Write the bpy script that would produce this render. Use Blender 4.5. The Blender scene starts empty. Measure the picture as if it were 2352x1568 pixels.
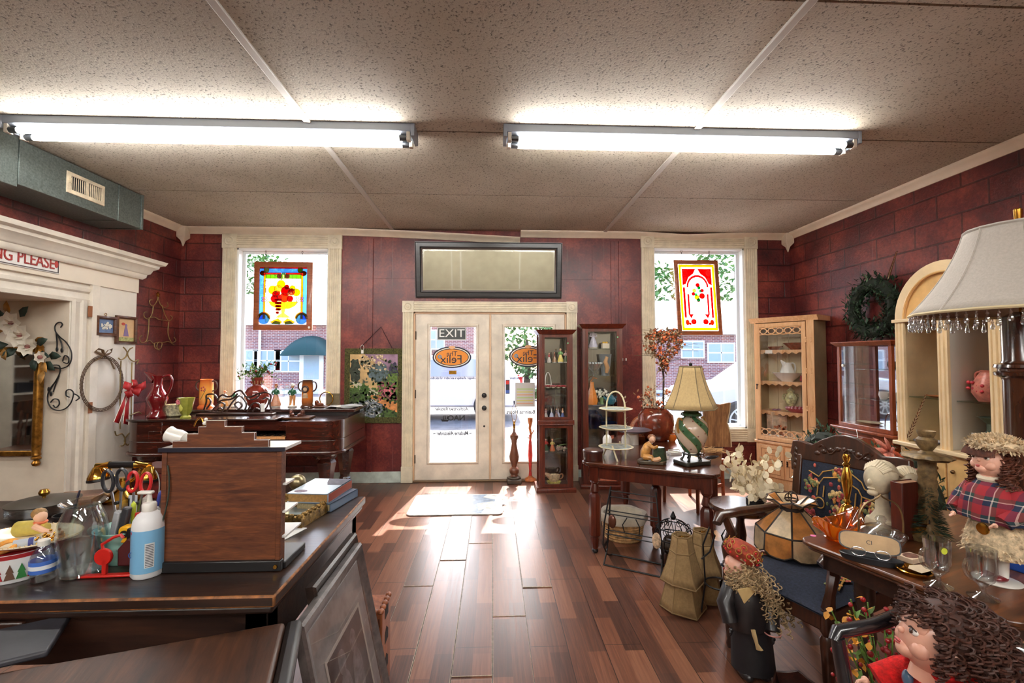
import bpy, bmesh, math, random
from mathutils import Vector as V, Matrix
R = random.Random(11)
PI = math.pi
S = bpy.context.scene
COL = S.collection
# ---------------------------------------------------------------- camera, world, sun, exposure
FPX = 1050.0
cam_d = bpy.data.cameras.new('camera'); cam = bpy.data.objects.new('camera', cam_d); COL.objects.link(cam)
cam_d.sensor_width = 36.0; cam_d.lens = 36.0 * FPX / 2352.0; cam_d.clip_start = .02; cam_d.clip_end = 300
YAW, PITCH, EYE = math.radians(2.4), math.radians(1.96), 1.49
cam.location = (0, 0, EYE); cam.rotation_euler = (PI / 2 + PITCH, 0, -YAW)
S.camera = cam
CM = Matrix.Rotation(-YAW, 3, 'Z') @ Matrix.Rotation(PI / 2 + PITCH, 3, 'X')
S.view_settings.view_transform = 'Standard'; S.view_settings.look = 'None'
S.view_settings.exposure = 0.36; S.view_settings.gamma = 1.0; S.view_settings.use_curve_mapping = False
S.cycles.use_denoising = True
S.cycles.max_bounces = 10; S.cycles.diffuse_bounces = 5; S.cycles.transparent_max_bounces = 24
S.cycles.sample_clamp_indirect = 6.0; S.cycles.caustics_reflective = False; S.cycles.caustics_refractive = False
world = bpy.data.worlds.new('sky'); S.world = world; world.use_nodes = True
wn = world.node_tree.nodes; wl = world.node_tree.links
for n in list(wn): wn.remove(n)
wo = wn.new('ShaderNodeOutputWorld'); wb = wn.new('ShaderNodeBackground'); sk = wn.new('ShaderNodeTexSky')
sk.sky_type = 'NISHITA'; sk.sun_disc = False; sk.sun_elevation = math.radians(47); sk.sun_rotation = math.radians(8)
sk.air_density = 1.0; sk.dust_density = 3.0
wl.new(sk.outputs[0], wb.inputs[0]); wb.inputs[1].default_value = 1.3; wl.new(wb.outputs[0], wo.inputs[0])
sun_d = bpy.data.lights.new('sun', 'SUN'); sun = bpy.data.objects.new('sun', sun_d); COL.objects.link(sun)
sun_d.energy = 22.0; sun_d.angle = math.radians(.6); sun_d.color = (1, .95, .86)
sun.rotation_euler = V((-.15, -1, -1.10)).to_track_quat('-Z', 'Y').to_euler()
TUBE_STRENGTH = 56.0        # the fluorescent tubes (their builder makes the light)

def at(px, py, Y=None, X=None, Z=None):
    """point of the room that the photograph shows at pixel (px, py), on the plane y=Y, x=X or z=Z"""
    d = CM @ V(((px - 1176) / FPX, (784 - py) / FPX, -1))
    t = Y / d.y if Y is not None else (X / d.x if X is not None else (Z - EYE) / d.z)
    return V((d.x * t, d.y * t, EYE + d.z * t))
# ---------------------------------------------------------------- mesh building
class B:
    def __init__(s): s.v = []; s.f = []
    def add(s, vs, fs, m=None):
        o = len(s.v)
        s.v += [tuple(m @ V(p)) for p in vs] if m is not None else [tuple(p) for p in vs]
        s.f += [tuple(i + o for i in f) for f in fs]
        return s
    def join(s, b, m=None): return s.add(b.v, b.f, m)
    def box(s, x0, y0, z0, x1, y1, z1, m=None):
        return s.add([(x0,y0,z0),(x1,y0,z0),(x1,y1,z0),(x0,y1,z0),(x0,y0,z1),(x1,y0,z1),(x1,y1,z1),(x0,y1,z1)],
                     [(0,3,2,1),(4,5,6,7),(0,1,5,4),(1,2,6,5),(2,3,7,6),(3,0,4,7)], m)
    def cb(s, c, d, m=None):
        return s.box(c[0]-d[0]/2, c[1]-d[1]/2, c[2]-d[2]/2, c[0]+d[0]/2, c[1]+d[1]/2, c[2]+d[2]/2, m)
    def lathe(s, prof, n=24, m=None, c=(0,0,0), sx=1, sy=1, lobes=0, amp=0):
        vs, fs, rows = [], [], []
        for r, z in prof:
            if r < 1e-5: rows.append([len(vs)]); vs.append((c[0], c[1], c[2]+z))
            else:
                row = []
                for i in range(n):
                    a = 2*PI*i/n; rr = r*(1+amp*math.cos(lobes*a)) if lobes else r
                    row.append(len(vs)); vs.append((c[0]+rr*sx*math.cos(a), c[1]+rr*sy*math.sin(a), c[2]+z))
                rows.append(row)
        for a, b in zip(rows, rows[1:]):
            for i in range(n):
                j = (i+1) % n
                if len(a) == 1 and len(b) == 1: continue
                if len(a) == 1: fs.append((a[0], b[j], b[i]))
                elif len(b) == 1: fs.append((a[i], a[j], b[0]))
                else: fs.append((a[i], a[j], b[j], b[i]))
        if len(rows[0]) > 1 and prof[0] != prof[-1]: fs.append(tuple(reversed(rows[0])))
        if len(rows[-1]) > 1 and prof[0] != prof[-1]: fs.append(tuple(rows[-1]))
        return s.add(vs, fs, m)
    def tube(s, pts, r, n=8, closed=False, m=None, flat=1.0):
        P = [V(p) for p in pts]; k = len(P)
        if not isinstance(r, (list, tuple)): r = [r]*k
        vs, fs = [], []; up = None
        for i in range(k):
            if closed: t = P[(i+1) % k] - P[i-1]
            else: t = P[min(i+1, k-1)] - P[max(i-1, 0)]
            if t.length < 1e-9: t = V((0,0,1))
            t.normalize()
            if up is None: up = t.orthogonal().normalized() if abs(t.z) > .9 else V((0,0,1))
            u = t.cross(up)
            if u.length < 1e-6: u = t.orthogonal()
            u.normalize(); w = u.cross(t).normalized(); up = w
            for j in range(n):
                a = 2*PI*j/n
                vs.append(tuple(P[i] + (u*math.cos(a) + w*math.sin(a)*flat)*r[i]))
        for i in range(k if closed else k-1):
            i2 = (i+1) % k
            for j in range(n):
                j2 = (j+1) % n
                fs.append((i*n+j, i*n+j2, i2*n+j2, i2*n+j))
        if not closed:
            fs.append(tuple(range(n-1, -1, -1))); fs.append(tuple((k-1)*n+j for j in range(n)))
        return s.add(vs, fs, m)
    def prism(s, poly, t0, t1, ax='y', m=None):
        k = len(poly)
        q = {'y': lambda u, w, t: (u, t, w), 'x': lambda u, w, t: (t, u, w), 'z': lambda u, w, t: (u, w, t)}[ax]
        vs = [q(u, w, t0) for u, w in poly] + [q(u, w, t1) for u, w in poly]
        fs = [tuple(range(k-1, -1, -1)), tuple(range(k, 2*k))] + [(i, (i+1) % k, k+(i+1) % k, k+i) for i in range(k)]
        return s.add(vs, fs, m)
    def ball(s, c, r, n=14, k=9, m=None):
        if not isinstance(r, (tuple, list)): r = (r, r, r)
        prof = [(math.sin(PI*i/k), -math.cos(PI*i/k)) for i in range(k+1)]
        prof[0] = (0, -1); prof[-1] = (0, 1)
        b = B().lathe(prof, n)
        M_ = Matrix.Translation(c) @ Matrix.Diagonal((r[0], r[1], r[2], 1))
        return s.add(b.v, b.f, (m @ M_) if m is not None else M_)
    def ring(s, c, rad, r, n=32, k=8, ax='z', m=None, e=1.0):
        pts = []
        for i in range(n):
            a = 2*PI*i/n; u, w = rad*math.cos(a), rad*e*math.sin(a)
            pts.append({'z': (c[0]+u, c[1]+w, c[2]), 'y': (c[0]+u, c[1], c[2]+w), 'x': (c[0], c[1]+u, c[2]+w)}[ax])
        return s.tube(pts, r, k, True, m)
    def rect(s, x0, z0, x1, z1, prof, m=None):
        """a profile (outward d, depth y) swept round a rectangle with mitred corners"""
        k = len(prof); vs, fs = [], []
        for cx, cz, sx, sz in ((x0,z0,-1,-1),(x1,z0,1,-1),(x1,z1,1,1),(x0,z1,-1,1)):
            vs += [(cx+sx*d, y, cz+sz*d) for d, y in prof]
        for i in range(4):
            for j in range(k):
                j2 = (j+1) % k; i2 = (i+1) % 4
                fs.append((i*k+j, i2*k+j, i2*k+j2, i*k+j2))
        return s.add(vs, fs, m)
    def leaf(s, p, d, l, w, up=(0,0,1), bend=.25, m=None):
        p = V(p); d = V(d).normalized(); sd = d.cross(V(up))
        if sd.length < 1e-4: sd = d.orthogonal()
        sd.normalize(); nn = sd.cross(d)
        q = [p, p+d*l*.35+sd*w*.5+nn*l*bend*.3, p+d*l*.7+sd*w*.38+nn*l*bend*.25, p+d*l, p+d*l*.7-sd*w*.38+nn*l*bend*.25, p+d*l*.35-sd*w*.5+nn*l*bend*.3,
             p+d*l*.5+nn*l*bend*.12]
        return s.add(q, [(0,1,6),(1,2,6),(2,3,6),(3,4,6),(4,5,6),(5,0,6)], m)
    def sheet(s, f, nu, nv, m=None):
        vs = [f(i/nu, j/nv) for j in range(nv+1) for i in range(nu+1)]
        fs = [(j*(nu+1)+i, j*(nu+1)+i+1, (j+1)*(nu+1)+i+1, (j+1)*(nu+1)+i) for j in range(nv) for i in range(nu)]
        return s.add(vs, fs, m)

def T(x=0, y=0, z=0, rz=0, rx=0, ry=0, s=1):
    return Matrix.Translation((x, y, z)) @ Matrix.Rotation(rz, 4, 'Z') @ Matrix.Rotation(ry, 4, 'Y') @ Matrix.Rotation(rx, 4, 'X') @ Matrix.Scale(s, 4)

def mk(name, b, m, parent=None, bevel=0, ang=38, smooth=True, kind=None, label=None, loc=None, rz=0, m2=None, solid=0):
    me = bpy.data.meshes.new(name); me.from_pydata(b.v, [], b.f); me.update()
    bm = bmesh.new(); bm.from_mesh(me); bmesh.ops.recalc_face_normals(bm, faces=bm.faces); bm.to_mesh(me); bm.free()
    if smooth:
        me.polygons.foreach_set('use_smooth', [True]*len(me.polygons))
        me.set_sharp_from_angle(angle=math.radians(ang))
    if m is not None: me.materials.append(m)
    if m2 is not None: me.materials.append(m2)
    o = bpy.data.objects.new(name, me); COL.objects.link(o)
    if parent is not None: o.parent = parent
    if loc is not None: o.location = loc
    o.rotation_euler.z = rz
    if solid:
        w = o.modifiers.new('thickness', 'SOLIDIFY'); w.thickness = solid; w.offset = 0
    if bevel:
        w = o.modifiers.new('edges', 'BEVEL'); w.width = bevel; w.segments = 2; w.limit_method = 'ANGLE'; w.angle_limit = math.radians(42)
        if m2 is not None: w.material = 1
    if kind: o['kind'] = kind
    if label: o['label'] = label
    return o

def tag(o, label, cat, group=None, kind=None):
    o['label'] = label; o['category'] = cat
    if group: o['group'] = group
    if kind: o['kind'] = kind
    return o
def thing(name, label, cat, loc=(0,0,0), rz=0, group=None, rx=0, ry=0):
    o = bpy.data.objects.new(name, None); COL.objects.link(o); o.empty_display_size = .05
    o.location = loc; o.rotation_euler = (rx, ry, rz)
    return tag(o, label, cat, group)
def one(name, label, cat, b, m, loc=(0,0,0), rz=0, group=None, **k):
    return tag(mk(name, b, m, None, loc=loc, rz=rz, **k), label, cat, group)
def struct(name, b, m, **k):
    return mk(name, b, m, kind='structure', **k)
def dup(root, loc, rz=0, label=None, group=None, scale=None, mats=None):
    r = root.copy(); COL.objects.link(r); r.location = loc; r.rotation_euler.z = rz
    if scale: r.scale = (scale,)*3
    if label: r['label'] = label
    if group: r['group'] = group
    for ch in list(root.children):
        c = ch.copy(); COL.objects.link(c); c.parent = r
        for g in ch.children:
            d = g.copy(); COL.objects.link(d); d.parent = c
    return r
def text(parent, name, body, size, m, loc, rx=PI/2, rz=0, ext=.001, mirror=False, sx=1.0, align='CENTER', shear=0, bold=0):
    cu = bpy.data.curves.new(name, 'FONT'); cu.body = body; cu.size = size; cu.extrude = ext; cu.align_x = align; cu.align_y = 'CENTER'; cu.shear = shear; cu.offset = bold
    cu.materials.append(m)
    tmp = bpy.data.objects.new('lettering_outline', cu); me = bpy.data.meshes.new_from_object(tmp); me.name = name
    bpy.data.objects.remove(tmp); bpy.data.curves.remove(cu)
    o = bpy.data.objects.new(name, me); COL.objects.link(o); o.parent = parent
    o.location = loc; o.rotation_euler = (rx, 0, rz); o.scale = (-sx if mirror else sx, 1, 1)
    return o
# ---------------------------------------------------------------- materials
def lin(c):
    f = lambda u: u/12.92 if u <= .04045 else ((u+.055)/1.055)**2.4
    return (f(c[0]/255), f(c[1]/255), f(c[2]/255), 1)
def nodes(name):
    m = bpy.data.materials.new(name); m.use_nodes = True; nt = m.node_tree
    return m, nt, nt.nodes['Principled BSDF']
def nd(nt, t, **k):
    n = nt.nodes.new(t)
    for a, v in k.items():
        if a in n.inputs: n.inputs[a].default_value = v
        else: setattr(n, a, v)
    return n
def setin(p, **k):
    for a, v in k.items(): p.inputs[a.replace('_', ' ')].default_value = v
def ramp(nt, fac, stops):
    r = nt.nodes.new('ShaderNodeValToRGB'); e = r.color_ramp.elements
    while len(e) < len(stops): e.new(.5)
    for x, (p, c) in zip(e, stops): x.position = p; x.color = lin(c) if len(c) == 3 else c
    nt.links.new(fac, r.inputs[0]); return r
def coords(nt, scale=(1,1,1), rot=(0,0,0), kind='Object'):
    tc = nt.nodes.new('ShaderNodeTexCoord'); mp = nt.nodes.new('ShaderNodeMapping')
    mp.inputs['Scale'].default_value = scale; mp.inputs['Rotation'].default_value = rot
    nt.links.new(tc.outputs[kind], mp.inputs[0]); return mp.outputs[0]
_mc = {}
def mat(c, rough=.5, metal=0, var=0, vs=12, bump=0, bs=60, coat=0, name=None, sss=0, spec=None, trans=0, ior=None):
    key = (c, rough, metal, var, vs, bump, bs, coat, trans)
    if key in _mc: return _mc[key]
    m, nt, p = nodes(name or 'paint_%d_%d_%d' % tuple(c))
    setin(p, Base_Color=lin(c), Roughness=rough, Metallic=metal)
    if coat: setin(p, Coat_Weight=coat, Coat_Roughness=.12)
    if trans: setin(p, Transmission_Weight=trans)
    if spec is not None: setin(p, Specular_IOR_Level=spec)
    if var:
        n = nd(nt, 'ShaderNodeTexNoise', Scale=vs, Detail=5.0, Roughness=.6); nt.links.new(coords(nt), n.inputs['Vector'])
        d = tuple(max(0, u*(1-var)) for u in c); l = tuple(min(255, u*(1+var*.6)) for u in c)
        r = ramp(nt, n.outputs[0], [(.3, d), (.7, l)]); nt.links.new(r.outputs[0], p.inputs['Base Color'])
    if bump:
        n = nd(nt, 'ShaderNodeTexNoise', Scale=bs, Detail=4.0); nt.links.new(coords(nt), n.inputs['Vector'])
        b = nd(nt, 'ShaderNodeBump', Strength=bump, Distance=.004); nt.links.new(n.outputs[0], b.inputs['Height']); nt.links.new(b.outputs[0], p.inputs['Normal'])
    _mc[key] = m; return m
def wood(c1, c2, axis='x', rough=.35, s=9, coat=.3, bump=.15, name='wood'):
    m, nt, p = nodes(name)
    sc = {'x': (s*.12, s, s), 'y': (s, s*.12, s), 'z': (s, s, s*.12)}[axis]
    co = coords(nt, sc)
    n = nd(nt, 'ShaderNodeTexNoise', Scale=3.2, Detail=8.0, Roughness=.62, Distortion=.6); nt.links.new(co, n.inputs['Vector'])
    w = nd(nt, 'ShaderNodeTexNoise', Scale=14.0, Detail=4.0); nt.links.new(co, w.inputs['Vector'])
    mx = nd(nt, 'ShaderNodeMath', operation='MULTIPLY_ADD'); nt.links.new(w.outputs[0], mx.inputs[0]); mx.inputs[1].default_value = .35; nt.links.new(n.outputs[0], mx.inputs[2])
    r = ramp(nt, mx.outputs[0], [(.45, c1), (.68, tuple((a+b)/2 for a, b in zip(c1, c2))), (.9, c2)])
    nt.links.new(r.outputs[0], p.inputs['Base Color'])
    setin(p, Roughness=rough, Coat_Weight=coat, Coat_Roughness=.15)
    b = nd(nt, 'ShaderNodeBump', Strength=bump, Distance=.003); nt.links.new(mx.outputs[0], b.inputs['Height']); nt.links.new(b.outputs[0], p.inputs['Normal'])
    return m
def pane(tint=(1,1,1), refl=.06, rough=.0, name='clear_glass', op=0.0):
    m, nt, p = nodes(name); nt.nodes.remove(p)
    out = nt.nodes['Material Output']
    t = nd(nt, 'ShaderNodeBsdfTransparent'); t.inputs[0].default_value = (*tint, 1)
    g = nd(nt, 'ShaderNodeBsdfGlossy'); g.inputs['Roughness'].default_value = rough
    lw = nd(nt, 'ShaderNodeLayerWeight', Blend=.25)
    ma = nd(nt, 'ShaderNodeMath', operation='MULTIPLY_ADD'); nt.links.new(lw.outputs['Facing'], ma.inputs[0]); ma.inputs[1].default_value = .35; ma.inputs[2].default_value = refl
    mx = nd(nt, 'ShaderNodeMixShader'); nt.links.new(ma.outputs[0], mx.inputs[0]); nt.links.new(t.outputs[0], mx.inputs[1]); nt.links.new(g.outputs[0], mx.inputs[2])
    res = mx
    if op:
        d = nd(nt, 'ShaderNodeBsdfTranslucent'); d.inputs[0].default_value = (*tint, 1)
        m2 = nd(nt, 'ShaderNodeMixShader'); m2.inputs[0].default_value = op
        nt.links.new(mx.outputs[0], m2.inputs[1]); nt.links.new(d.outputs[0], m2.inputs[2]); res = m2
    nt.links.new(res.outputs[0], out.inputs[0]); return m
_tc = {}
def tglass(c, op=.35):
    if c not in _tc: _tc[c] = pane(tuple(u**1.5 for u in lin(c)[:3]), .03, .05, 'tinted_glass', op)
    return _tc[c]
def emit(c, s, name='lit'):
    m, nt, p = nodes(name); setin(p, Base_Color=lin(c), Emission_Color=lin(c), Emission_Strength=s); return m
def cloth(c, s=180, var=.25): return mat(c, .9, 0, var, s, .4, s*2)
def bez(p0, p1, p2, p3, n=10):
    p0, p1, p2, p3 = map(V, (p0, p1, p2, p3)); r = []
    for i in range(n+1):
        t = i/n; r.append(p0*(1-t)**3 + p1*3*t*(1-t)**2 + p2*3*t*t*(1-t) + p3*t**3)
    return r
def spiral(c, r0, r1, a0, turns, n=18, ax='y'):
    o = []
    for i in range(n+1):
        t = i/n; a = a0+turns*2*PI*t; r = r0+(r1-r0)*t
        o.append({'y': (c[0]+r*math.cos(a), c[1], c[2]+r*math.sin(a)), 'x': (c[0], c[1]+r*math.cos(a), c[2]+r*math.sin(a)), 'z': (c[0]+r*math.cos(a), c[1]+r*math.sin(a), c[2])}[ax])
    return o
def turned(h, r, spec):
    """profile for a turned post: spec is [(height share, radius share)]"""
    return [(r*b, h*a) for a, b in spec]
WHITE = mat((226,218,204), .45, name='cream_paint', var=.06, vs=6)
TRIM = mat((228,210,186), .4, name='trim_paint', var=.05, vs=5)
PORC = mat((236,234,226), .15, coat=.6, name='white_porcelain')
BLACK = mat((22,21,22), .35, name='black_metal')
IRON = mat((28,27,28), .45, metal=.3, name='wrought_iron')
BRASS = mat((190,140,60), .25, metal=1, name='brass', var=.2, vs=30)
GOLD = mat((150,104,42), .35, metal=.85, name='antique_gold', var=.35, vs=25)
GLASS = pane(refl=.05)
GLASSY = pane((.9,.94,.95), .2, .02, 'jar_glass')
MAHOG = wood((58,18,10), (112,46,26), 'z', .28, name='mahogany')
DARKW = wood((28,15,11), (66,38,26), 'x', .4, name='dark_walnut')
ROSEW = wood((32,11,8), (84,34,20), 'x', .22, coat=.6, name='rosewood')
MIRROR = mat((225,228,226), .03, metal=1, name='mirror')
LEAFG = mat((34,58,38), .6, var=.4, vs=8, name='dark_needles')
# ---------------------------------------------------------------- room
XL, XR, YB, ZC = -3.70, 3.72, 5.55, 3.03
def blockwall(ax, panel=False):
    m, nt, p = nodes('burgundy_panel' if panel else 'burgundy_block')
    tc = nt.nodes.new('ShaderNodeTexCoord'); sp = nd(nt, 'ShaderNodeSeparateXYZ'); nt.links.new(tc.outputs['Object'], sp.inputs[0])
    cb = nd(nt, 'ShaderNodeCombineXYZ'); nt.links.new(sp.outputs['Y' if ax == 'x' else 'X'], cb.inputs[0]); nt.links.new(sp.outputs['Z'], cb.inputs[1])
    n1 = nd(nt, 'ShaderNodeTexNoise', Scale=2.2, Detail=6.0, Roughness=.65); nt.links.new(tc.outputs['Object'], n1.inputs['Vector'])
    n2 = nd(nt, 'ShaderNodeTexNoise', Scale=38.0, Detail=6.0, Roughness=.7); nt.links.new(tc.outputs['Object'], n2.inputs['Vector'])
    mx = nd(nt, 'ShaderNodeMath', operation='MULTIPLY_ADD'); nt.links.new(n2.outputs[0], mx.inputs[0]); mx.inputs[1].default_value = .45; nt.links.new(n1.outputs[0], mx.inputs[2])
    col = ramp(nt, mx.outputs[0], [(.46, (50,18,21)), (.7, (98,35,34)), (.95, (152,70,56))])
    bk = nd(nt, 'ShaderNodeTexBrick', Scale=1.0); bk.offset = .5
    setin(bk, Brick_Width=(1.22 if panel else .405), Row_Height=(2.44 if panel else .203), Mortar_Size=(.003 if panel else .009), Mortar_Smooth=.3, Bias=0.0)
    bk.inputs['Color1'].default_value = (1,1,1,1); bk.inputs['Color2'].default_value = (.8,.8,.8,1); bk.inputs['Mortar'].default_value = (0,0,0,1)
    nt.links.new(cb.outputs[0], bk.inputs['Vector'])
    # pale scuffs and long paint runs
    cs = nd(nt, 'ShaderNodeVectorMath', operation='MULTIPLY'); nt.links.new(cb.outputs[0], cs.inputs[0]); cs.inputs[1].default_value = (55, .9, 1)
    n3 = nd(nt, 'ShaderNodeTexNoise', Scale=1.0, Detail=2.0); nt.links.new(cs.outputs[0], n3.inputs['Vector'])
    n4 = nd(nt, 'ShaderNodeTexNoise', Scale=1.4, Detail=3.0); nt.links.new(tc.outputs['Object'], n4.inputs['Vector'])
    m4 = nd(nt, 'ShaderNodeMath', operation='MULTIPLY_ADD'); nt.links.new(n4.outputs[0], m4.inputs[0]); m4.inputs[1].default_value = .25; nt.links.new(n3.outputs[0], m4.inputs[2])
    st = ramp(nt, m4.outputs[0], [(.80 if panel else .83, (0,0,0)), (.86 if panel else .9, (120,120,120))])
    scl = nd(nt, 'ShaderNodeMix', data_type='RGBA'); nt.links.new(st.outputs[0], scl.inputs[0]); nt.links.new(col.outputs[0], scl.inputs[6]); scl.inputs[7].default_value = lin((196,160,146))
    mm = nd(nt, 'ShaderNodeMix', data_type='RGBA', blend_type='MULTIPLY'); mm.inputs[0].default_value = .35 if panel else .6; nt.links.new(scl.outputs[2], mm.inputs[6]); nt.links.new(bk.outputs[0], mm.inputs[7])
    nt.links.new(mm.outputs[2], p.inputs['Base Color'])
    hb = nd(nt, 'ShaderNodeMath', operation='MULTIPLY_ADD'); nt.links.new(n2.outputs[0], hb.inputs[0]); hb.inputs[1].default_value = .12 if panel else .5; nt.links.new(bk.outputs[0], hb.inputs[2])
    b = nd(nt, 'ShaderNodeBump', Strength=.5, Distance=.012 if panel else .022); nt.links.new(hb.outputs[0], b.inputs['Height']); nt.links.new(b.outputs[0], p.inputs['Normal'])
    setin(p, Roughness=.33 if not panel else .4); return m
BLX, BLY, PAN = blockwall('x'), blockwall('y'), blockwall('y', True)

def floor_mat():
    m, nt, p = nodes('laminate_planks')
    tc = nt.nodes.new('ShaderNodeTexCoord'); sp = nd(nt, 'ShaderNodeSeparateXYZ'); nt.links.new(tc.outputs['Object'], sp.inputs[0])
    cb = nd(nt, 'ShaderNodeCombineXYZ'); nt.links.new(sp.outputs['Y'], cb.inputs[0]); nt.links.new(sp.outputs['X'], cb.inputs[1])
    def brick(w, r, mo, off):
        bk = nd(nt, 'ShaderNodeTexBrick', Scale=1.0); bk.offset = off; bk.offset_frequency = 2
        setin(bk, Brick_Width=w, Row_Height=r, Mortar_Size=mo, Mortar_Smooth=.2, Bias=0.0)
        bk.inputs['Color1'].default_value = (0,0,0,1); bk.inputs['Color2'].default_value = (1,1,1,1); bk.inputs['Mortar'].default_value = (.5,.5,.5,1)
        nt.links.new(cb.outputs[0], bk.inputs['Vector']); return bk
    strip, plank = brick(.47, .0965, 0, .37), brick(1.2, .193, .0022, .41)
    sv = nd(nt, 'ShaderNodeVectorMath', operation='MULTIPLY'); nt.links.new(tc.outputs['Object'], sv.inputs[0]); sv.inputs[1].default_value = (60, 2.2, 1)
    g = nd(nt, 'ShaderNodeTexNoise', Scale=1.0, Detail=7.0, Roughness=.65, Distortion=1.2); nt.links.new(sv.outputs[0], g.inputs['Vector'])
    ad = nd(nt, 'ShaderNodeMath', operation='MULTIPLY_ADD'); nt.links.new(strip.outputs[0], ad.inputs[0]); ad.inputs[1].default_value = .36
    g2 = nd(nt, 'ShaderNodeMath', operation='MULTIPLY'); nt.links.new(g.outputs[0], g2.inputs[0]); g2.inputs[1].default_value = .62; nt.links.new(g2.outputs[0], ad.inputs[2])
    col = ramp(nt, ad.outputs[0], [(.18, (40,27,25)), (.38, (78,48,37)), (.55, (108,66,48)), (.75, (134,90,68))])
    mm = nd(nt, 'ShaderNodeMix', data_type='RGBA'); nt.links.new(plank.outputs['Fac'], mm.inputs[0]); nt.links.new(col.outputs[0], mm.inputs[6]); mm.inputs[7].default_value = lin((30,18,15))
    nt.links.new(mm.outputs[2], p.inputs['Base Color'])
    inv = nd(nt, 'ShaderNodeMath', operation='MULTIPLY_ADD'); nt.links.new(plank.outputs['Fac'], inv.inputs[0]); inv.inputs[1].default_value = -1.0; nt.links.new(g2.outputs[0], inv.inputs[2])
    b = nd(nt, 'ShaderNodeBump', Strength=.12, Distance=.004); nt.links.new(inv.outputs[0], b.inputs['Height']); nt.links.new(b.outputs[0], p.inputs['Normal'])
    rr = nd(nt, 'ShaderNodeMapRange'); nt.links.new(g.outputs[0], rr.inputs[0]); rr.inputs[3].default_value = .24; rr.inputs[4].default_value = .42; nt.links.new(rr.outputs[0], p.inputs['Roughness'])
    return m
FLOORM = floor_mat()
WEAR = mat((176,160,140), .5, name='worn_plank_edge', var=.3, vs=40)
struct('floor', B().box(-8, -5, -.12, 3.9, 5.6, 0), FLOORM)
# planks that have lifted along the walkway, their edges worn pale
for i, (x0, y0, y1) in enumerate([(-.386,3.05,4.3),(-.193,3.42,4.62),(-.193,2.02,3.40),(0,3.72,4.5),(0,2.19,3.70),(-.386,1.9,3.03),(.193,2.68,4.05),(.193,1.5,2.66),(.386,3.0,4.2),(0,1.2,2.17)]):
    struct('floor_plank', B().box(x0-.191, y0, -.002, x0-.001, y1, .0035+.0015*(i % 3)), FLOORM, bevel=.0025, m2=WEAR)

def ceil_mat():
    m, nt, p = nodes('speckled_ceiling')
    co = coords(nt)
    n = nd(nt, 'ShaderNodeTexNoise', Scale=75.0, Detail=3.0, Roughness=.7); nt.links.new(co, n.inputs['Vector'])
    n2 = nd(nt, 'ShaderNodeTexNoise', Scale=1.1, Detail=4.0); nt.links.new(co, n2.inputs['Vector'])
    a = ramp(nt, n.outputs[0], [(.36, (112,106,98)), (.44, (206,198,184))]); c = ramp(nt, n2.outputs[0], [(.3, (215,210,202)), (.7, (255,255,255))])
    mm = nd(nt, 'ShaderNodeMix', data_type='RGBA', blend_type='MULTIPLY'); mm.inputs[0].default_value = 1.0; nt.links.new(a.outputs[0], mm.inputs[6]); nt.links.new(c.outputs[0], mm.inputs[7])
    nt.links.new(mm.outputs[2], p.inputs['Base Color']); setin(p, Roughness=.75)
    b = nd(nt, 'ShaderNodeBump', Strength=.5, Distance=.004); nt.links.new(n.outputs[0], b.inputs['Height']); nt.links.new(b.outputs[0], p.inputs['Normal'])
    return m
CEILM = ceil_mat()
cb_ = B()
ys = [-4.6 + 0*i for i in range(1)]
ye = [5.75, 4.31, 3.09, 1.87, .65, -.57, -1.79, -3.01, -4.6]
xe = [-3.9, -1.21, 1.37, 3.95]
for a, b_ in zip(ye, ye[1:]):
    for x0, x1 in zip(xe, xe[1:]): cb_.box(x0+.006, b_+.007, ZC, x1-.006, a-.007, ZC+.02)
struct('ceiling', cb_, CEILM)
struct('ceiling_deck', B().box(-8, -5, ZC+.02, 4.0, 5.8, ZC+.12), mat((70,64,58), .9))
for x in xe[1:3]: struct('ceiling_batten', B().box(x-.022, -4.6, ZC-.014, x+.022, 5.55, ZC+.001), mat((196,190,182), .5), bevel=.004)

# openings of the front wall, from the photo
W1 = (at(545,567,Y=YB).x, at(756,567,Y=YB).x, at(545,985,Y=YB).z, at(545,569,Y=YB).z)
W2 = (at(1500,567,Y=YB).x, at(1708,567,Y=YB).x, at(1500,985,Y=YB).z, at(1500,569,Y=YB).z)
D1 = (at(950,720,Y=YB).x, at(1301,720,Y=YB).x, 0.0, at(950,716,Y=YB).z)
ops = sorted([W1, D1, W2]); TH = .16
def wall_strip(b, x0, x1, z0=-.02, z1=ZC+.02):
    if x1 - x0 > .002: b.box(x0, YB, z0, x1, YB+TH, z1)
bl, pn = B(), B()
wall_strip(bl, XL-.2, W1[0]); wall_strip(bl, W2[1], XR+.2)
for o in (W1, W2): wall_strip(bl, o[0], o[1], -.02, o[2])
for o in (W1, W2): wall_strip(bl, o[0], o[1], o[3], ZC+.02)
wall_strip(pn, W1[1], D1[0]); wall_strip(pn, D1[1], W2[0]); wall_strip(pn, D1[0], D1[1], D1[3], ZC+.02)
struct('wall_front', bl, BLY); struct('wall_front_panel', pn, PAN)
for px, w in ((851,.06),(1408,.05),(1424,.03)):
    x = at(px,700,Y=YB).x; struct('trim_strip', B().box(x-w/2, YB-.014, .02, x+w/2, YB+.01, 2.92), PAN, bevel=.003)
struct('wall_right', B().box(XR, -5, -.02, XR+.2, YB+.2, ZC+.02), BLX)
OPY, OPZ = 4.147, 1.98                     # the cased opening of the left wall ends here
lw = B().box(XL-.2, OPY, -.02, XL, YB, ZC+.02).box(XL-.2, 1.6, OPZ, XL, OPY, ZC+.02).box(XL-.2, -5, -.02, XL, 1.6, ZC+.02)
struct('wall_left', lw, BLX)
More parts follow.
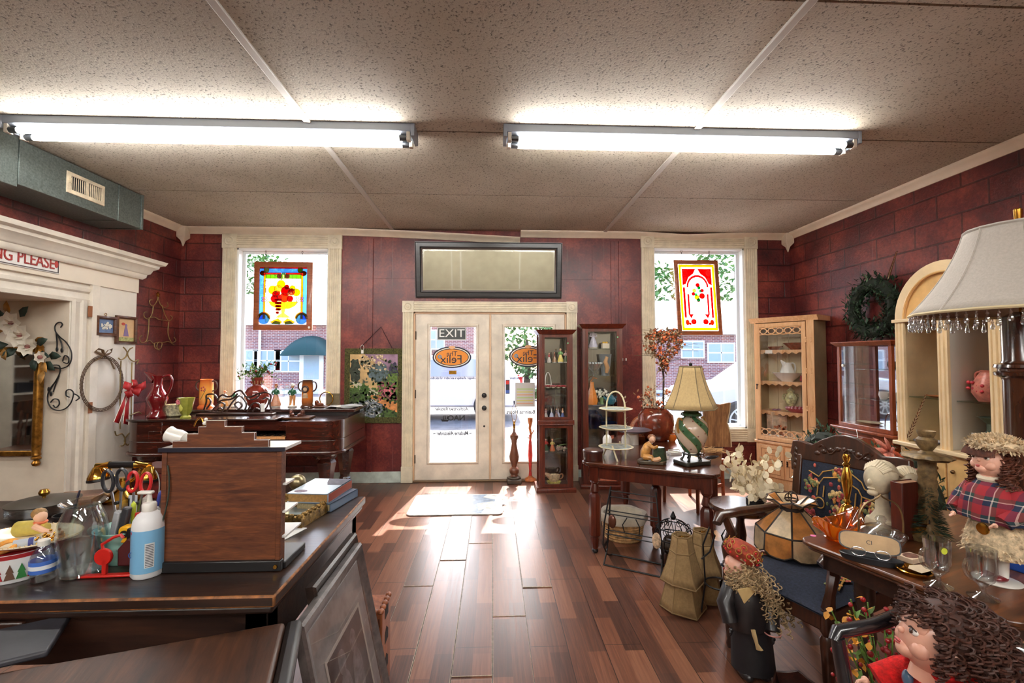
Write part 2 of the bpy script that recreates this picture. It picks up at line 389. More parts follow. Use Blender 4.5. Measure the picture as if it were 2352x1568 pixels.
struct('wall_rear', B().box(-8, -4.8, -.02, 4.0, -4.6, ZC+.02), mat((176,166,140), .7, var=.06, vs=3))
for i, q in enumerate(((-4,2.46,4,2.475),(-1.4,0,-1.385,3),(-1.1,0,-1.07,3),(.9,0,.915,3))): struct('trim_rear', B().box(q[0],-4.6,q[1],q[2],-4.585,q[3]), WHITE)  # unseen strips added to give the mirror over the door lines to reflect
# the room through the opening
PALE = mat((214,205,190), .7, name='pale_plaster', var=.05, vs=3)
struct('wall_side_room', B().box(-7.6, -4.6, 0, -7.5, 5.6, ZC).box(-7.5, 5.0, 0, XL-.2, 5.1, ZC), PALE)
# baseboards
for n, x0, x1 in (('baseboard_front', W1[0]-.6, D1[0]-.12), ('baseboard_front', D1[1]+.12, 3.7)):
    struct(n, B().box(x0, YB-.02, 0, x1, YB, .13), mat((196,206,196), .5, var=.1), bevel=.004)
struct('baseboard_right', B().box(XR-.02, -4.5, 0, XR, YB, .13), WHITE, bevel=.004)
# crown mouldings
CPR = [(0,0),(.0,-.075),(.012,-.075),(.02,-.06),(.03,-.045),(.05,-.028),(.066,-.018),(.07,-.008),(.07,0)]
def crown_x(name, x0, x1, sag=None):
    b = B(); n = 24 if sag else 1; k = len(CPR); vs, fs = [], []
    for i in range(n+1):
        x = x0+(x1-x0)*i/n; dz = sag(i/n) if sag else 0
        vs += [(x, YB-d, ZC+z+dz) for d, z in CPR]
    for i in range(n):
        for j in range(k): fs.append((i*k+j, i*k+(j+1) % k, (i+1)*k+(j+1) % k, (i+1)*k+j))
    fs += [tuple(range(k)), tuple(range(n*k+k-1, n*k-1, -1))]
    struct(name, b.add(vs, fs), TRIM)
xs = at(1194,545,Y=YB).x
crown_x('trim_1', XL+.07, xs, lambda t: -.085*max(0, (t-.45)/.55)**1.3)
crown_x('trim_2', xs+.008, XR-.07, lambda t: -.028*math.exp(-((t-.62)/.12)**2))
def crown_y(name, x, sg, y0, y1):
    k = len(CPR); vs = [(x+sg*d, y, ZC+z) for y in (y0, y1) for d, z in CPR]
    struct(name, B().add(vs, [(j, (j+1) % k, k+(j+1) % k, k+j) for j in range(k)]+[tuple(range(k)), tuple(range(2*k-1, k-1, -1))]), TRIM)
crown_y('trim_3', XL, 1, 3.5, YB-.07); crown_y('trim_4', XR, -1, -4.5, YB-.07)
for i, x, sg in ((5, XL, 1), (6, XR, -1)):
    m_ = T(x+sg*.055, YB-.055, ZC)
    b = B().box(-.05,-.05,-.13,.05,.05,-.005, m_).add([(-.05,-.05,-.13),(.05,-.05,-.13),(.05,.05,-.13),(-.05,.05,-.13),(-.02,-.02,-.17),(.02,-.02,-.17),(.02,.02,-.17),(-.02,.02,-.17),(0,0,-.25)],
         [(0,1,5,4),(1,2,6,5),(2,3,7,6),(3,0,4,7),(4,5,8),(5,6,8),(6,7,8),(7,4,8)], m_)
    struct('trim_%d' % i, b, TRIM, bevel=.004)

# fluted casings with rosette blocks
def flute(w=.15, t=.028, n=5):
    p = [(0,0),(0,-t)]
    for i in range(n):
        u0 = w*(.1+.8*i/n); u1 = w*(.1+.8*(i+1)/n); mid = (u0+u1)/2
        p += [(u0+.003,-t),(mid-.004,-t+.009),(mid+.004,-t+.009),(u1-.003,-t)]
    return p+[(w,-t),(w,0)]
def casing(parent, x0, x1, z0, z1, w, bottom, mtl):
    fl = flute(w)
    def side(xa, zz0, zz1): return B().prism([(xa+u, YB+v) for u, v in fl], zz0, zz1, 'z')
    mk('casing_left', side(x0-w, z0, z1), mtl, parent); mk('casing_right', side(x1, z0, z1), mtl, parent)
    for z, nm in ((z1, 'casing_top'), (z0-w, 'casing_bottom')):
        if nm == 'casing_bottom' and not bottom: continue
        mk(nm, B().prism([(YB+v, z+u) for u, v in fl], x0, x1, 'x'), mtl, parent)
    for cx in (x0-w/2, x1+w/2):
        for cz in ((z1+w/2, z0-w/2) if bottom else (z1+w/2,)):
            b = B().cb((cx, YB-.017, cz), (w*1.08, .034, w*1.08))
            m_ = T(cx, YB-.034, cz, rx=PI/2)
            b.lathe([(w*.36,0),(w*.36,.006),(w*.3,.01),(w*.25,.003),(w*.15,.003),(w*.12,.01),(w*.05,.012),(0,.009)], 24, m_)
            mk('rosette', b, mtl, parent)
    if not bottom:
        for xa in (x0-w, x1): mk('plinth_block', B().box(xa-.006, YB-.04, 0, xa+w+.006, YB, .19), mtl, parent, bevel=.004)
CASE = mat((222,210,184), .45, var=.08, vs=9, name='casing_paint')
for i, o in enumerate((W1, W2)):
    w = bpy.data.objects.new('window_%d' % (i+1), None); COL.objects.link(w); w['kind'] = 'structure'
    casing(w, o[0], o[1], o[2], o[3], .155, True, CASE)
    jf = .035
    b = B().box(o[0], YB, o[2], o[0]+.02, YB+TH, o[3]).box(o[1]-.02, YB, o[2], o[1], YB+TH, o[3]).box(o[0], YB, o[3]-.02, o[1], YB+TH, o[3]).box(o[0], YB, o[2], o[1], YB+TH, o[2]+.02)
    mk('jamb', b, mat((236,236,232), .4), w)
    mk('window_frame', B().rect(o[0]+.02, o[2]+.02, o[1]-.02, o[3]-.02, [(0,YB+.09),(-.028,YB+.10),(-.028,YB+.13),(0,YB+.14)]), mat((206,212,214), .4), w, bevel=.003)
    mk('glass', B().box(o[0]+.03, YB+.112, o[2]+.03, o[1]-.03, YB+.116, o[3]-.03), GLASS, w)

# double door
dr = bpy.data.objects.new('door_1', None); COL.objects.link(dr); dr['kind'] = 'structure'
casing(dr, D1[0], D1[1], 0, D1[3], .125, False, CASE)
DP = mat((222,210,192), .4, var=.1, vs=5, name='door_paint')
mk('door_frame', B().box(D1[0], YB+.002, 0, D1[0]+.02, YB+TH, D1[3]).box(D1[1]-.02, YB+.002, 0, D1[1], YB+TH, D1[3]).box(D1[0], YB+.002, D1[3]-.02, D1[1], YB+TH, D1[3]), mat((206,170,136), .5), dr)
mk('threshold', B().box(D1[0], YB-.02, 0, D1[1], YB+TH, .018), mat((120,96,72), .4, metal=.5), dr, bevel=.004)
xm = at(1126,800,Y=YB).x; gz0, gz1 = at(1000,1062,Y=YB).z, at(1000,748,Y=YB).z
LEAF = [(D1[0]+.022, xm-.004, at(986,800,Y=YB).x, at(1095,800,Y=YB).x), (xm+.004, D1[1]-.022, at(1158,800,Y=YB).x, at(1272,800,Y=YB).x)]
for k, (x0, x1, g0, g1) in enumerate(LEAF):
    lf = B().box(x0, YB+.02, .02, g0, YB+.065, D1[3]-.022).box(g1, YB+.02, .02, x1, YB+.065, D1[3]-.022).box(g0, YB+.02, .02, g1, YB+.065, gz0).box(g0, YB+.02, gz1, g1, YB+.065, D1[3]-.022)
    d = mk('door_leaf', lf, DP, dr)
    mk('glass_moulding', B().rect(g0, gz0, g1, gz1, [(-.012,YB+.022),(0,YB+.006),(.014,YB+.006),(.024,YB+.014),(.028,YB+.022)]), DP, d)
    mk('door_glass', B().box(g0, YB+.04, gz0, g1, YB+.046, gz1), GLASS, d)
    if k == 0:
        for py, r in ((908,.03),(937,.03),(979,.012)):
            p = at(1112, py, Y=YB)
            b = B().lathe([(r,0),(r,.006),(r*.85,.012),(r*.5,.014),(r*.5,.03),(r*.85,.036),(r*.9,.05),(r*.6,.058),(0,.06)] if r > .02 else [(r,0),(r,.004),(0,.005)], 20, T(p.x, YB+.02, p.z, rx=PI/2))
            mk('door_knob' if py == 937 else 'deadbolt', b, BLACK, d)
        for py in (770, 905, 1055):
            z = at(952, py, Y=YB).z; mk('hinge', B().box(x0-.012, YB+.004, z-.05, x0+.01, YB+.022, z+.05), mat((70,56,44), .4, metal=.8), d, bevel=.003)
mk('astragal', B().box(xm-.012, YB+.006, .02, xm+.012, YB+.03, D1[3]-.022), mat((214,180,146), .45), dr, bevel=.004)

# ---------------------------------------------------------------- signs on the door glass
NAVY, ORNG, CRM = mat((24,26,48), .4), mat((232,142,44), .45), mat((250,240,224), .4)
GY = YB+.038
p0, p1 = at(1004,751,Y=GY), at(1071,781,Y=GY)
ex = thing('exit_sign', 'dark grey EXIT sign with white letters on left door glass', 'sign', ((p0.x+p1.x)/2, GY, (p0.z+p1.z)/2))
w, h = (p1.x-p0.x)/2, (p0.z-p1.z)/2
mk('border', B().box(-w, -.003, -h, w, 0, h), mat((200,200,196), .4), ex); mk('plate', B().box(-w+.012, -.005, -h+.012, w-.012, -.001, h-.012), mat((58,62,62), .45), ex)
text(ex, 'lettering', 'EXIT', h*1.75, mat((240,240,236), .4), (0,-.006,0), sx=1.12)
def oval(rx, rz, n=48): return [(rx*math.cos(2*PI*i/n), rz*math.sin(2*PI*i/n)) for i in range(n)]
def logo(px, py, label):
    c = at(px, py, Y=GY); t = thing('shop_sign', label, 'sign', (c.x, GY, c.z), group='oval shop signs on the door glass')
    sc = 44.5/FPX*YB
    mk('outer_oval', B().prism(oval(sc, sc*.56), -.001, .001), NAVY, t); mk('white_oval', B().prism(oval(sc*.92, sc*.49), -.0022, -.001), CRM, t)
    mk('inner_ring', B().prism(oval(sc*.87, sc*.45), -.0032, -.0022), NAVY, t)
    mk('orange_oval', B().prism(oval(sc*.83, sc*.41), -.0042, -.0032), ORNG, t)
    mk('top_badge', B().prism([(x, z+sc*.5) for x, z in oval(sc*.17, sc*.08, 24)], -.005, .0015), mat((236,178,130), .5), t)
    text(t, 'lettering', 'The', sc*.36, NAVY, (0,-.0048,sc*.17), mirror=True, ext=.0004)
    text(t, 'lettering', 'Felix', sc*.58, NAVY, (-sc*.03,-.0048,-sc*.12), mirror=True, ext=.0004, sx=1.05)
    fl = B()
    for i in range(7): fl.prism([(-sc*.62+sc*.07*math.cos(i*.9)+x, sc*.02+sc*.07*math.sin(i*.9)+z) for x, z in oval(sc*.035, sc*.035, 8)], -.0048, -.0042)
    mk('flower_mark', fl, mat((90,150,190), .5), t); return t
logo(1038, 820, 'orange oval shop sign on the left door glass'); logo(1213, 818, 'orange oval shop sign on the right door glass, half behind the cabinet')
GRYT = mat((34,34,38), .5)
def glasstext(px, py, body, size, label, name='door_lettering', sx=1.0, shear=0, line=None):
    c = at(px, py, Y=GY); t = thing(name, label, 'lettering', (c.x, GY, c.z))
    for i, ln in enumerate(body.split('\n')): text(t, 'lettering', ln, size, GRYT, (0,-.001,-i*size*1.25), mirror=True, ext=.0004, sx=sx, shear=shear, bold=size*.03)
    if line: mk('underline', B().box(-line/2,-.001,-size*.75,line/2,0,-size*.68), GRYT, t)
    return t
glasstext(1040, 868, "'A shoppe of antiques and other eclectic things'", .040, 'mirrored slogan lettering below the oval sign on left door glass', sx=.78)
glasstext(1038, 939, 'Authorized Retailer', .05, 'mirrored grey authorized retailer lettering with underline on left door', sx=1.0, shear=.3, line=.38)
nao = glasstext(1048, 960, 'NAO', .085, 'mirrored large capital lettering beside a black ship mark on left door', sx=1.1)
c = at(1022, 960, Y=GY) - nao.location; bo = B().prism([(c.x-.05,c.z-.012),(c.x-.035,c.z-.04),(c.x+.035,c.z-.04),(c.x+.05,c.z-.02),(c.x+.03,c.z-.02)], -.001, 0)
for k in range(3): bo.prism([(c.x-.02+.02*k,c.z-.015),(c.x-.008+.02*k,c.z-.015),(c.x-.008+.02*k,c.z+.035),(c.x-.014+.02*k,c.z+.03)], -.001, 0)
mk('ship_mark', bo, BLACK, nao)
glasstext(1040, 995, '~ Madame Alexander ~', .062, 'mirrored script lettering lowest on the left door glass', sx=.78, shear=.3)
glasstext(1196, 946, 'Business Hours', .062, 'mirrored business hours lettering on the right door glass', sx=.9)
glasstext(1207, 868, "antiques and other eclectic things'", .04, 'mirrored slogan lettering below the oval sign on right door glass', sx=.7)
c = at(1040,855,Y=GY); one('brass_plaque', 'small brass notice stuck under the left oval sign', 'notice', B().box(-.045,-.002,-.022,.045,0,.022), BRASS, (c.x,GY,c.z))
c = at(1166,888,Y=GY); st = thing('sticker', 'narrow black and red sticker strip on right door glass', 'sticker', (c.x,GY,c.z))
mk('backing', B().box(-.024,-.002,-.085,.024,0,.085), mat((40,42,50), .5), st); mk('red_label', B().box(-.02,-.003,.03,.02,-.002,.075), mat((196,50,44), .5), st); mk('blue_label', B().box(-.02,-.003,-.075,.02,-.002,-.04), mat((60,90,170), .5), st)
c = at(1204,905,Y=GY); nt_ = thing('hours_notice', 'printed paper notice with pale coloured rows on right door glass', 'notice', (c.x,GY,c.z))
mk('paper', B().box(-.11,-.001,-.15,.13,0,.14), mat((214,212,208), .7), nt_)
for k in range(6): mk('printed_row', B().box(-.09,-.002,-.12+.035*k,.11,-.001,-.105+.035*k), mat([(226,176,150),(220,214,130),(190,214,150)][k % 3], .7), nt_)

# ---------------------------------------------------------------- fluorescent lights
HOUS = mat((150,158,170), .45, name='grey_enamel'); TUBE = emit((255,252,246), TUBE_STRENGTH, 'fluorescent_tube')
def batten_light(cx, cy, L, label):
    t = thing('fluorescent_light', label, 'ceiling light', (cx, cy, ZC), group='twin tube ceiling lights')
    mk('housing', B().prism([(-.075,0),(.075,0),(.075,-.05),(.045,-.07),(-.045,-.07),(-.075,-.05)], -L/2, L/2, 'x'), HOUS, t, bevel=.003)
    for s in (-1, 1): mk('end_plate', B().box(s*L/2-.012, -.078, -.085, s*L/2+.012, .078, 0), HOUS, t, bevel=.003)
    for y in (-.05, .05):
        tb = mk('tube', B().tube([(-L/2+.09,y,-.088),(L/2-.09,y,-.088)], .019, 12), TUBE, t)
        for s in (-1, 1):
            mk('tube_cap', B().tube([(s*(L/2-.09),y,-.088),(s*(L/2-.04),y,-.088)], .02, 12), mat((90,92,96), .3, metal=.8), tb)
            mk('socket', B().box(s*(L/2-.03)-.012, y-.02, -.11, s*(L/2-.03)+.012, y+.02, -.05), WHITE, tb, bevel=.003)
a, b_ = at(57,290,Z=ZC), at(958,292,Z=ZC)
batten_light(-1.83, 3.06, 2.6, 'long twin tube ceiling light above the piano side, nearer the duct')
batten_light(1.29, 3.04, 2.42, 'long twin tube ceiling light above the table side, right of the doorway')
for x, y, l in ((-1.8,-.9,'twin tube ceiling light just behind the viewer, left'),(1.3,-.9,'twin tube ceiling light just behind the viewer, right'),(-1.8,-3.2,'twin tube ceiling light by the rear wall, left'),(1.3,-3.2,'twin tube ceiling light by the rear wall, right'),(-5.6,2.0,'twin tube ceiling light in the side room')): batten_light(x, y, 2.44, l)  # extra unseen lights, added to brighten the room and the side room

# ---------------------------------------------------------------- street
struct('sidewalk', B().box(-14, YB+TH, -.12, 16, 8.2, .0), mat((84,83,80), .8, var=.15, vs=3))
struct('kerb', B().box(-40, 8.2, -.2, 40, 8.4, .0), mat((186,184,176), .8))
struct('street', B().box(-60, 8.4, -.25, 60, 60, -.1), mat((92,92,95), .85, var=.2, vs=4))
struct('sidewalk_far', B().box(-60, 20.2, -.12, 60, 22, -.02), mat((206,202,194), .8))
def brickm(c1, c2, mo):
    m, nt, p = nodes('outdoor_brick'); tc = nt.nodes.new('ShaderNodeTexCoord'); sp = nd(nt, 'ShaderNodeSeparateXYZ'); nt.links.new(tc.outputs['Object'], sp.inputs[0])
    cb = nd(nt, 'ShaderNodeCombineXYZ'); nt.links.new(sp.outputs['X'], cb.inputs[0]); nt.links.new(sp.outputs['Z'], cb.inputs[1])
    bk = nd(nt, 'ShaderNodeTexBrick', Scale=1.0); setin(bk, Brick_Width=.22, Row_Height=.075, Mortar_Size=.008); bk.inputs['Color1'].default_value = lin(c1); bk.inputs['Color2'].default_value = lin(c2); bk.inputs['Mortar'].default_value = lin(mo)
    nt.links.new(cb.outputs[0], bk.inputs['Vector']); nt.links.new(bk.outputs[0], p.inputs['Base Color']); setin(p, Roughness=.85); return m
BR = brickm((150,92,86), (116,74,78), (190,176,170)); OWH = mat((238,238,236), .6, name='outdoor_white'); OGL = mat((150,166,180), .1, name='dark_pane', spec=.8)
def facade(name, label, x0, x1, Y, ztop, wins, roof, door=None):
    t = thing(name, label, 'building', ((x0+x1)/2, Y, -.05)); cx = (x0+x1)/2
    mk('wall', B().box(x0-cx, 0, 0, x1-cx, 6, ztop), BR, t)
    mk('roof_band', B().box(x0-cx-.2, -.3, ztop, x1-cx+.2, 6.2, ztop+.25).add([(x0-cx-.2,-.3,ztop+.25),(x1-cx+.2,-.3,ztop+.25),(x1-cx+.2,3,ztop+.25+roof),(x0-cx-.2,3,ztop+.25+roof)], [(0,1,2,3)]), OWH, t)
    for px, py0, py1, hw in wins:
        a, c = at(px, py0, Y=Y), at(px, py1, Y=Y)
        f = mk('window_unit', B().rect(a.x-cx-hw, c.z+.05, a.x-cx+hw, a.z+.05, [(0,-.02),(0,-.06),(.06,-.06),(.06,-.02)]), OWH, t)
        mk('pane', B().box(a.x-cx-hw, -.04, c.z+.05, a.x-cx+hw, -.02, a.z+.05), OGL, f); zm = (a.z+c.z)/2+.05
        mk('meeting_rail', B().box(a.x-cx-hw, -.055, zm-.03, a.x-cx+hw, -.03, zm+.03).box(a.x-cx-.02, -.055, c.z+.05, a.x-cx+.02, -.03, a.z+.05), OWH, f)
    return t, cx
bw, cx = facade('brick_building', 'long brick building with teal awning across street in left window', -14, -3.8, 22, 3.05, [(565,805,850,.55),(615,806,850,.6),(664,806,852,.6)], 1.6)
a = at(717, 812, Y=22); x = a.x-cx
d_ = mk('door', B().box(x-.55, -.08, 0, x+.55, -.02, 1.7), OWH, bw); mk('door_pane', B().box(x-.35, -.1, .5, x+.35, -.08, 1.6), OGL, d_)
aw = B().sheet(lambda u, v: (x+1.05*math.cos(PI*u)*(1), -.05-1.0*math.sin(PI*v/2), 1.6+.95*math.sin(PI*u)*math.cos(PI*v/2*.98)), 20, 8)
mk('awning', aw, mat((8,54,54), .7), bw, label='teal half-dome awning over the door')
mk('downpipe', B().tube([(at(597,760,Y=21.9).x-cx,-.1,0),(at(597,760,Y=21.9).x-cx,-.1,3.0)], .06, 8), OWH, bw)
facade('roofed_shop', 'brick shop with pale ribbed metal roof across street in right window', 5.5, 22, 21, 2.6, [(1590,785,820,.5),(1655,790,830,.6)], 1.7)
facade('corner_building', 'brick building with white wall seen through the left door glass', -3.2, -1.0, 24, 4.2, [(1002,760,800,.4)], .4)
fl_ = mat((90,128,74), .8, var=.4, vs=3, name='tree_leaves')
def tree(px, py, Y, r, label, h=1.0):
    c = at(px, py, Y=Y); t = thing('tree', label, 'tree', (c.x, Y, -.1), group='trees beyond the street')
    mk('trunk', B().tube([(0,0,0),(.1,0,c.z*.6),(0,.1,c.z)], [.2,.14,.08], 8), mat((84,70,58), .9), t)
    b = B(); q = random.Random(int(px))
    for _ in range(1500):
        d = V((q.gauss(0,1), q.gauss(0,1), q.gauss(0,1))).normalized()*r*q.uniform(.5,1)**.6; d.z *= h
        b.leaf(V((0,0,c.z))+d, (q.uniform(-1,1),q.uniform(-1,1),q.uniform(-.8,.6)), r*.16, r*.1)
    mk('crown', b, fl_, t)
tree(600, 660, 33, 2.6, 'pale leafy tree above brick roof in left window', 1.1)
tree(1210, 775, 26, 2.3, 'leafy tree seen through right door glass')
tree(1530, 690, 40, 3.4, 'leafy tree above metal roof left in right window')
tree(1690, 610, 31, 2.9, 'taller leafy tree above metal roof at right of right window', 1.3)
for k in range(5):
    c = at(1168+30*k, 878, Y=17); b = B(); q = random.Random(k)
    for _ in range(250): b.leaf((q.uniform(-.17,.17), q.uniform(-.2,.2), q.uniform(0,.35)), (q.uniform(-1,1),q.uniform(-1,1),q.uniform(0,1)), .14, .08)
    one('hedge_plant', 'low green hedge plant beside street through right door glass', 'plant', b, fl_, (c.x, 17, -.1), group='hedge plants by the street')
CARW = mat((206,208,212), .25, coat=1, name='white_car_paint'); TYRE = mat((36,36,38), .8); RIM = mat((196,200,204), .3, metal=.7)
def car(x, y, rz, label):
    t = thing('car', label, 'car', (x, y, -.1), rz)
    prof = [(-2.2,.35),(-2.25,.7),(-2.1,.95),(-1.15,1.08),(-.35,1.62),(.9,1.68),(1.9,1.5),(2.2,1.0),(2.25,.5),(2.15,.32)]
    mk('body', B().prism(prof, -.85, .85), CARW, t, bevel=.06)
    mk('side_window', B().prism([(-.85,1.1),(-.25,1.52),(.85,1.57),(1.6,1.45),(1.75,1.1)], -.87, .87), OGL, t, bevel=.01)
    mk('windshield', B().prism([(-1.12,1.1),(-.4,1.6),(-.36,1.62),(-1.08,1.12)], -.7, .7), OGL, t)
    for sx in (-1.4, 1.4):
        for sy in (-.84, .84):
            m_ = T(sx, sy, .37, rx=PI/2)
            wh = mk('wheel', B().lathe([(.2,-.1),(.36,-.1),(.38,-.06),(.38,.06),(.36,.1),(.2,.1)], 32, m_), TYRE, t)
            rb = B().lathe([(.25,-.06),(.26,.11),(.23,.11),(.22,.02)], 28, m_)
            for k in range(9): rb.box(-.012,.03,-.115,.012,.235,.115, m_ @ Matrix.Rotation(k*2*PI/9, 4, 'Z'))
            mk('rim', rb, RIM, wh)
    for sy in (-.7, .7):
        mk('headlight', B().cb((-2.16, sy, .82), (.22,.26,.14)), mat((236,214,196), .1), t, bevel=.03); mk('tail_light', B().cb((2.18, sy, .95), (.16,.24,.3)), mat((200,30,34), .2), t, bevel=.03)
    return t
car(6.15, 8.9+.6, 0, 'white car parked close outside the right window')
c2 = car(-1.5, 12.4, 0, 'white car on the street through the left door glass')
# ---------------------------------------------------------------- left wall: duct, cased opening, things hung there
DUCT = mat((112,122,118), .45, metal=.55, var=.18, vs=70, name='galvanised_steel')
DX, DY, DZ = -3.32, 4.43, 2.70
du = thing('air_duct', 'galvanised rectangular air duct along left wall under the ceiling', 'duct', (XL, 0, 0))
w = DX-XL
mk('duct_run', B().box(.002, .9, DZ, w, DY, ZC-.012), DUCT, du, bevel=.004)
mk('crease_flange', B().box(.002, DY-.28, DZ-.004, w+.006, DY-.26, ZC-.01), DUCT, du, bevel=.002)
mk('end_collar', B().box(.002, DY-.02, DZ-.006, w+.008, DY+.006, ZC-.008), DUCT, du, bevel=.002)
ysm = at(47,330,X=DX).y
mk('seam_flange', B().box(.002, ysm-.012, DZ-.004, w+.007, ysm+.012, ZC-.01), DUCT, du, bevel=.002)
mk('larger_section', B().box(.002, .9, DZ-.03, w+.02, ysm-.03, ZC-.008), DUCT, du, bevel=.004)
a, c = at(152,420,X=DX), at(239,447,X=DX)
vt = thing('vent_register', 'cream metal vent register on the side of the air duct', 'vent', (DX, (a.y+c.y)/2, (at(152,420,X=DX).z+at(239,447,X=DX).z)/2))
hw, hh = abs(c.y-a.y)/2, .085
CRV = mat((222,206,178), .45, var=.12, vs=20, name='cream_enamel')
mk('face_plate', B().add([], []).rect(-hw+.03, -hh+.03, hw-.03, hh-.03, [(0,0),(0,-.012),(.028,-.008),(.03,0)], Matrix.Rotation(PI/2, 4, 'Z')), CRV, vt)
mk('dark_opening', B().box(-.004, -hw+.03, -hh+.03, .001, hw-.03, hh-.03), mat((24,22,22), .9), vt)
fb = B()
for i in range(15):
    y = -hw+.045+(2*hw-.09)*i/14; fb.box(0, y-(.001 if i < 8 else .003), -hh+.032, .006, y+(.001 if i < 8 else .003), hh-.032)
mk('fins', fb.box(0, -.007, -hh+.03, .014, .007, hh-.03), CRV, vt); mk('lever', B().box(.004, -hw+.012, -.008, .025, -hw+.022, .03), CRV, vt)

# cased opening: casing boards on the wall plane, deep white jamb facing the camera, cornice above
JAMB = mat((224,210,190), .5, name='jamb_paint', var=.05, vs=4)
o = bpy.data.objects.new('door_2', None); COL.objects.link(o); o['kind'] = 'structure'
mk('jamb_panel', B().box(-4.55, OPY-.006, 0, XL+.002, OPY+.05, OPZ+.2), JAMB, o)
mk('soffit', B().box(-4.55, 1.6, OPZ-.002, XL+.002, OPY, OPZ+.03), mat((236,228,214), .5), o)
y0, y1 = at(158,700,X=XL).y, at(207,700,X=XL+.02).y
pr = [(0,0),(0,.018),(.03,.024),(.05,.012),(.085,.012),(.10,.03),(.13,.034),(.15,.02),(y1-OPY,.02),(y1-OPY,0)]
mk('side_casing', B().prism([(XL+d, OPY+u) for u, d in pr], 0, OPZ+.02, 'z'), WHITE, o)
mk('head_casing', B().prism([(XL+d, OPZ+u) for u, d in pr], 1.4, OPY+.16, 'x') if 0 else B().add(*(lambda k: ([(XL+d, y, OPZ+u) for y in (1.4, OPY+.2) for u, d in pr], [(j, (j+1) % k, k+(j+1) % k, k+j) for j in range(k)]+[tuple(range(k)), tuple(range(2*k-1, k-1, -1))]))(len(pr))), WHITE, o)
yp = at(311,800,X=XL+.03).y; ztop = at(250,640,X=XL+.03).z
mk('side_board', B().box(XL, OPY-.004, 0, XL+.008, y1, ztop+.2).box(XL, y1, 0, XL+.03, yp, ztop+.2), mat((226,220,208), .4, var=.04, vs=3), o, bevel=.003)
mk('stop_strip', B().box(XL, y1-.01, 0, XL+.05, y1+.07, OPZ+.17), WHITE, o, bevel=.003)
for py in (715, 936):
    q = at(207,py,X=XL+.05); mk('hinge_mortise', B().box(XL+.048, q.y-.02, q.z-.05, XL+.054, q.y+.02, q.z+.05), mat((140,84,44), .6), o)
zc = at(311,640,X=XL+.03).z
mk('frieze_board', B().box(XL, 1.0, OPZ+.17, XL+.045, yp+.005, zc+.02), mat((226,214,196), .42, var=.03, vs=3), o, bevel=.003)
cpr = [(0,0),(.03,0),(.05,.02),(.055,.05),(.075,.062),(.09,.10),(.125,.125),(.13,.15),(.165,.165),(.18,.20),(0,.20)]
k = len(cpr)
yk = yp+.02
vs = [(XL+.04+d, y+(d if y > 2 else 0), zc+.0+z) for y in (.8, yk-.03) for d, z in cpr]
mk('cornice', B().add(vs, [(j, (j+1) % k, k+(j+1) % k, k+j) for j in range(k)]+[tuple(range(k)), tuple(range(2*k-1, k-1, -1))]), WHITE, o)
# sign
p = at(135,640,X=XL+.05); sz = at(128,607,X=XL+.05).z; hs = .078
sg = thing('metal_sign', 'white embossed metal sign with red letters ending ING PLEASE', 'sign', (XL+.049, p.y-.45, sz), PI/2)
mk('plate', B().box(-.42, -.004, -hs, .45, .0, hs), mat((232,230,226), .35, var=.03), sg, bevel=.003)
mk('raised_border', B().rect(-.405, -hs+.014, .435, hs-.014, [(0,-.004),(0,-.008),(.006,-.008),(.006,-.004)]), mat((70,60,62), .4), sg)
mk('lettering', B(), None, sg) if 0 else text(sg, 'lettering', 'ING PLEASE', .135, mat((150,44,40), .4), (.405,-.006,-.004), align='RIGHT', sx=.72, ext=.004)
mk('flower_mark', B().prism(oval(.014,.03,12), -.009, -.004, 'y', T(.42,0,0)), mat((170,50,46), .5), sg)

def picture(nm, label, px0, py0, px1, py1, X, fr, art, cat='picture'):
    a, c = at(px0, (py0+py1)/2, X=X), at(px1, (py0+py1)/2, X=X); z0, z1 = at((px0+px1)/2, py1, X=X).z, at((px0+px1)/2, py0, X=X).z
    t = thing(nm, label, cat, (X, (a.y+c.y)/2, (z0+z1)/2), PI/2); w, h = abs(c.y-a.y)/2, (z1-z0)/2
    fw = .028
    mk('frame', B().rect(-w+fw, -h+fw, w-fw, h-fw, [(0,-.004),(0,-.018),(.012,-.03),(.028,-.022),(.028,0)]), fr, t)
    return t, w-fw, h-fw
PFR = wood((52,28,14), (112,66,34), 'x', .4)
t, w, h = picture('framed_relief', 'small brown framed white relief on blue, on white board', 217, 726, 264, 771, XL+.03, PFR, None)
mk('blue_ground', B().box(-w,-.006,-h,w,-.001,h), mat((96,120,158), .6, var=.2), t)
b = B()
for i in range(40):
    a = R.uniform(0,2*PI); r = R.uniform(0,1)**.5; b.ball((w*.7*r*math.cos(a), -.008, h*.6*r*math.sin(a)-.004), R.uniform(.005,.011), 8, 5)
mk('white_relief', b, mat((226,222,210), .5), t)
mk('hanger', B().ring((0,-.004,h+.045), .012, .0025, 16, 6, 'y'), BRASS, t)
t, w, h = picture('framed_print', 'taller brown framed print of girl with parasol, beside the relief', 263, 726, 311, 790, XL+.03, PFR, None)
mk('print', B().box(-w,-.006,-h,w,-.001,h), mat((214,178,132), .6, var=.1, vs=5), t)
mk('printed_grass', B().box(-w,-.007,-h,w,-.006,-h+h*.35), mat((176,178,116), .7, var=.3, vs=30), t)
b = B().prism([(-.03,-.06),(.035,-.06),(.02,.0),(.012,.03),(-.012,.03),(-.02,0)], -.009,-.007).prism([(x,z+.045) for x, z in oval(.014,.016,14)], -.009,-.007)
mk('printed_figure', b, mat((130,110,150), .7), t); mk('printed_parasol', B().prism([(x-.035,z+.06) for x, z in oval(.022,.014,14)], -.009,-.007), mat((190,80,60), .7), t)

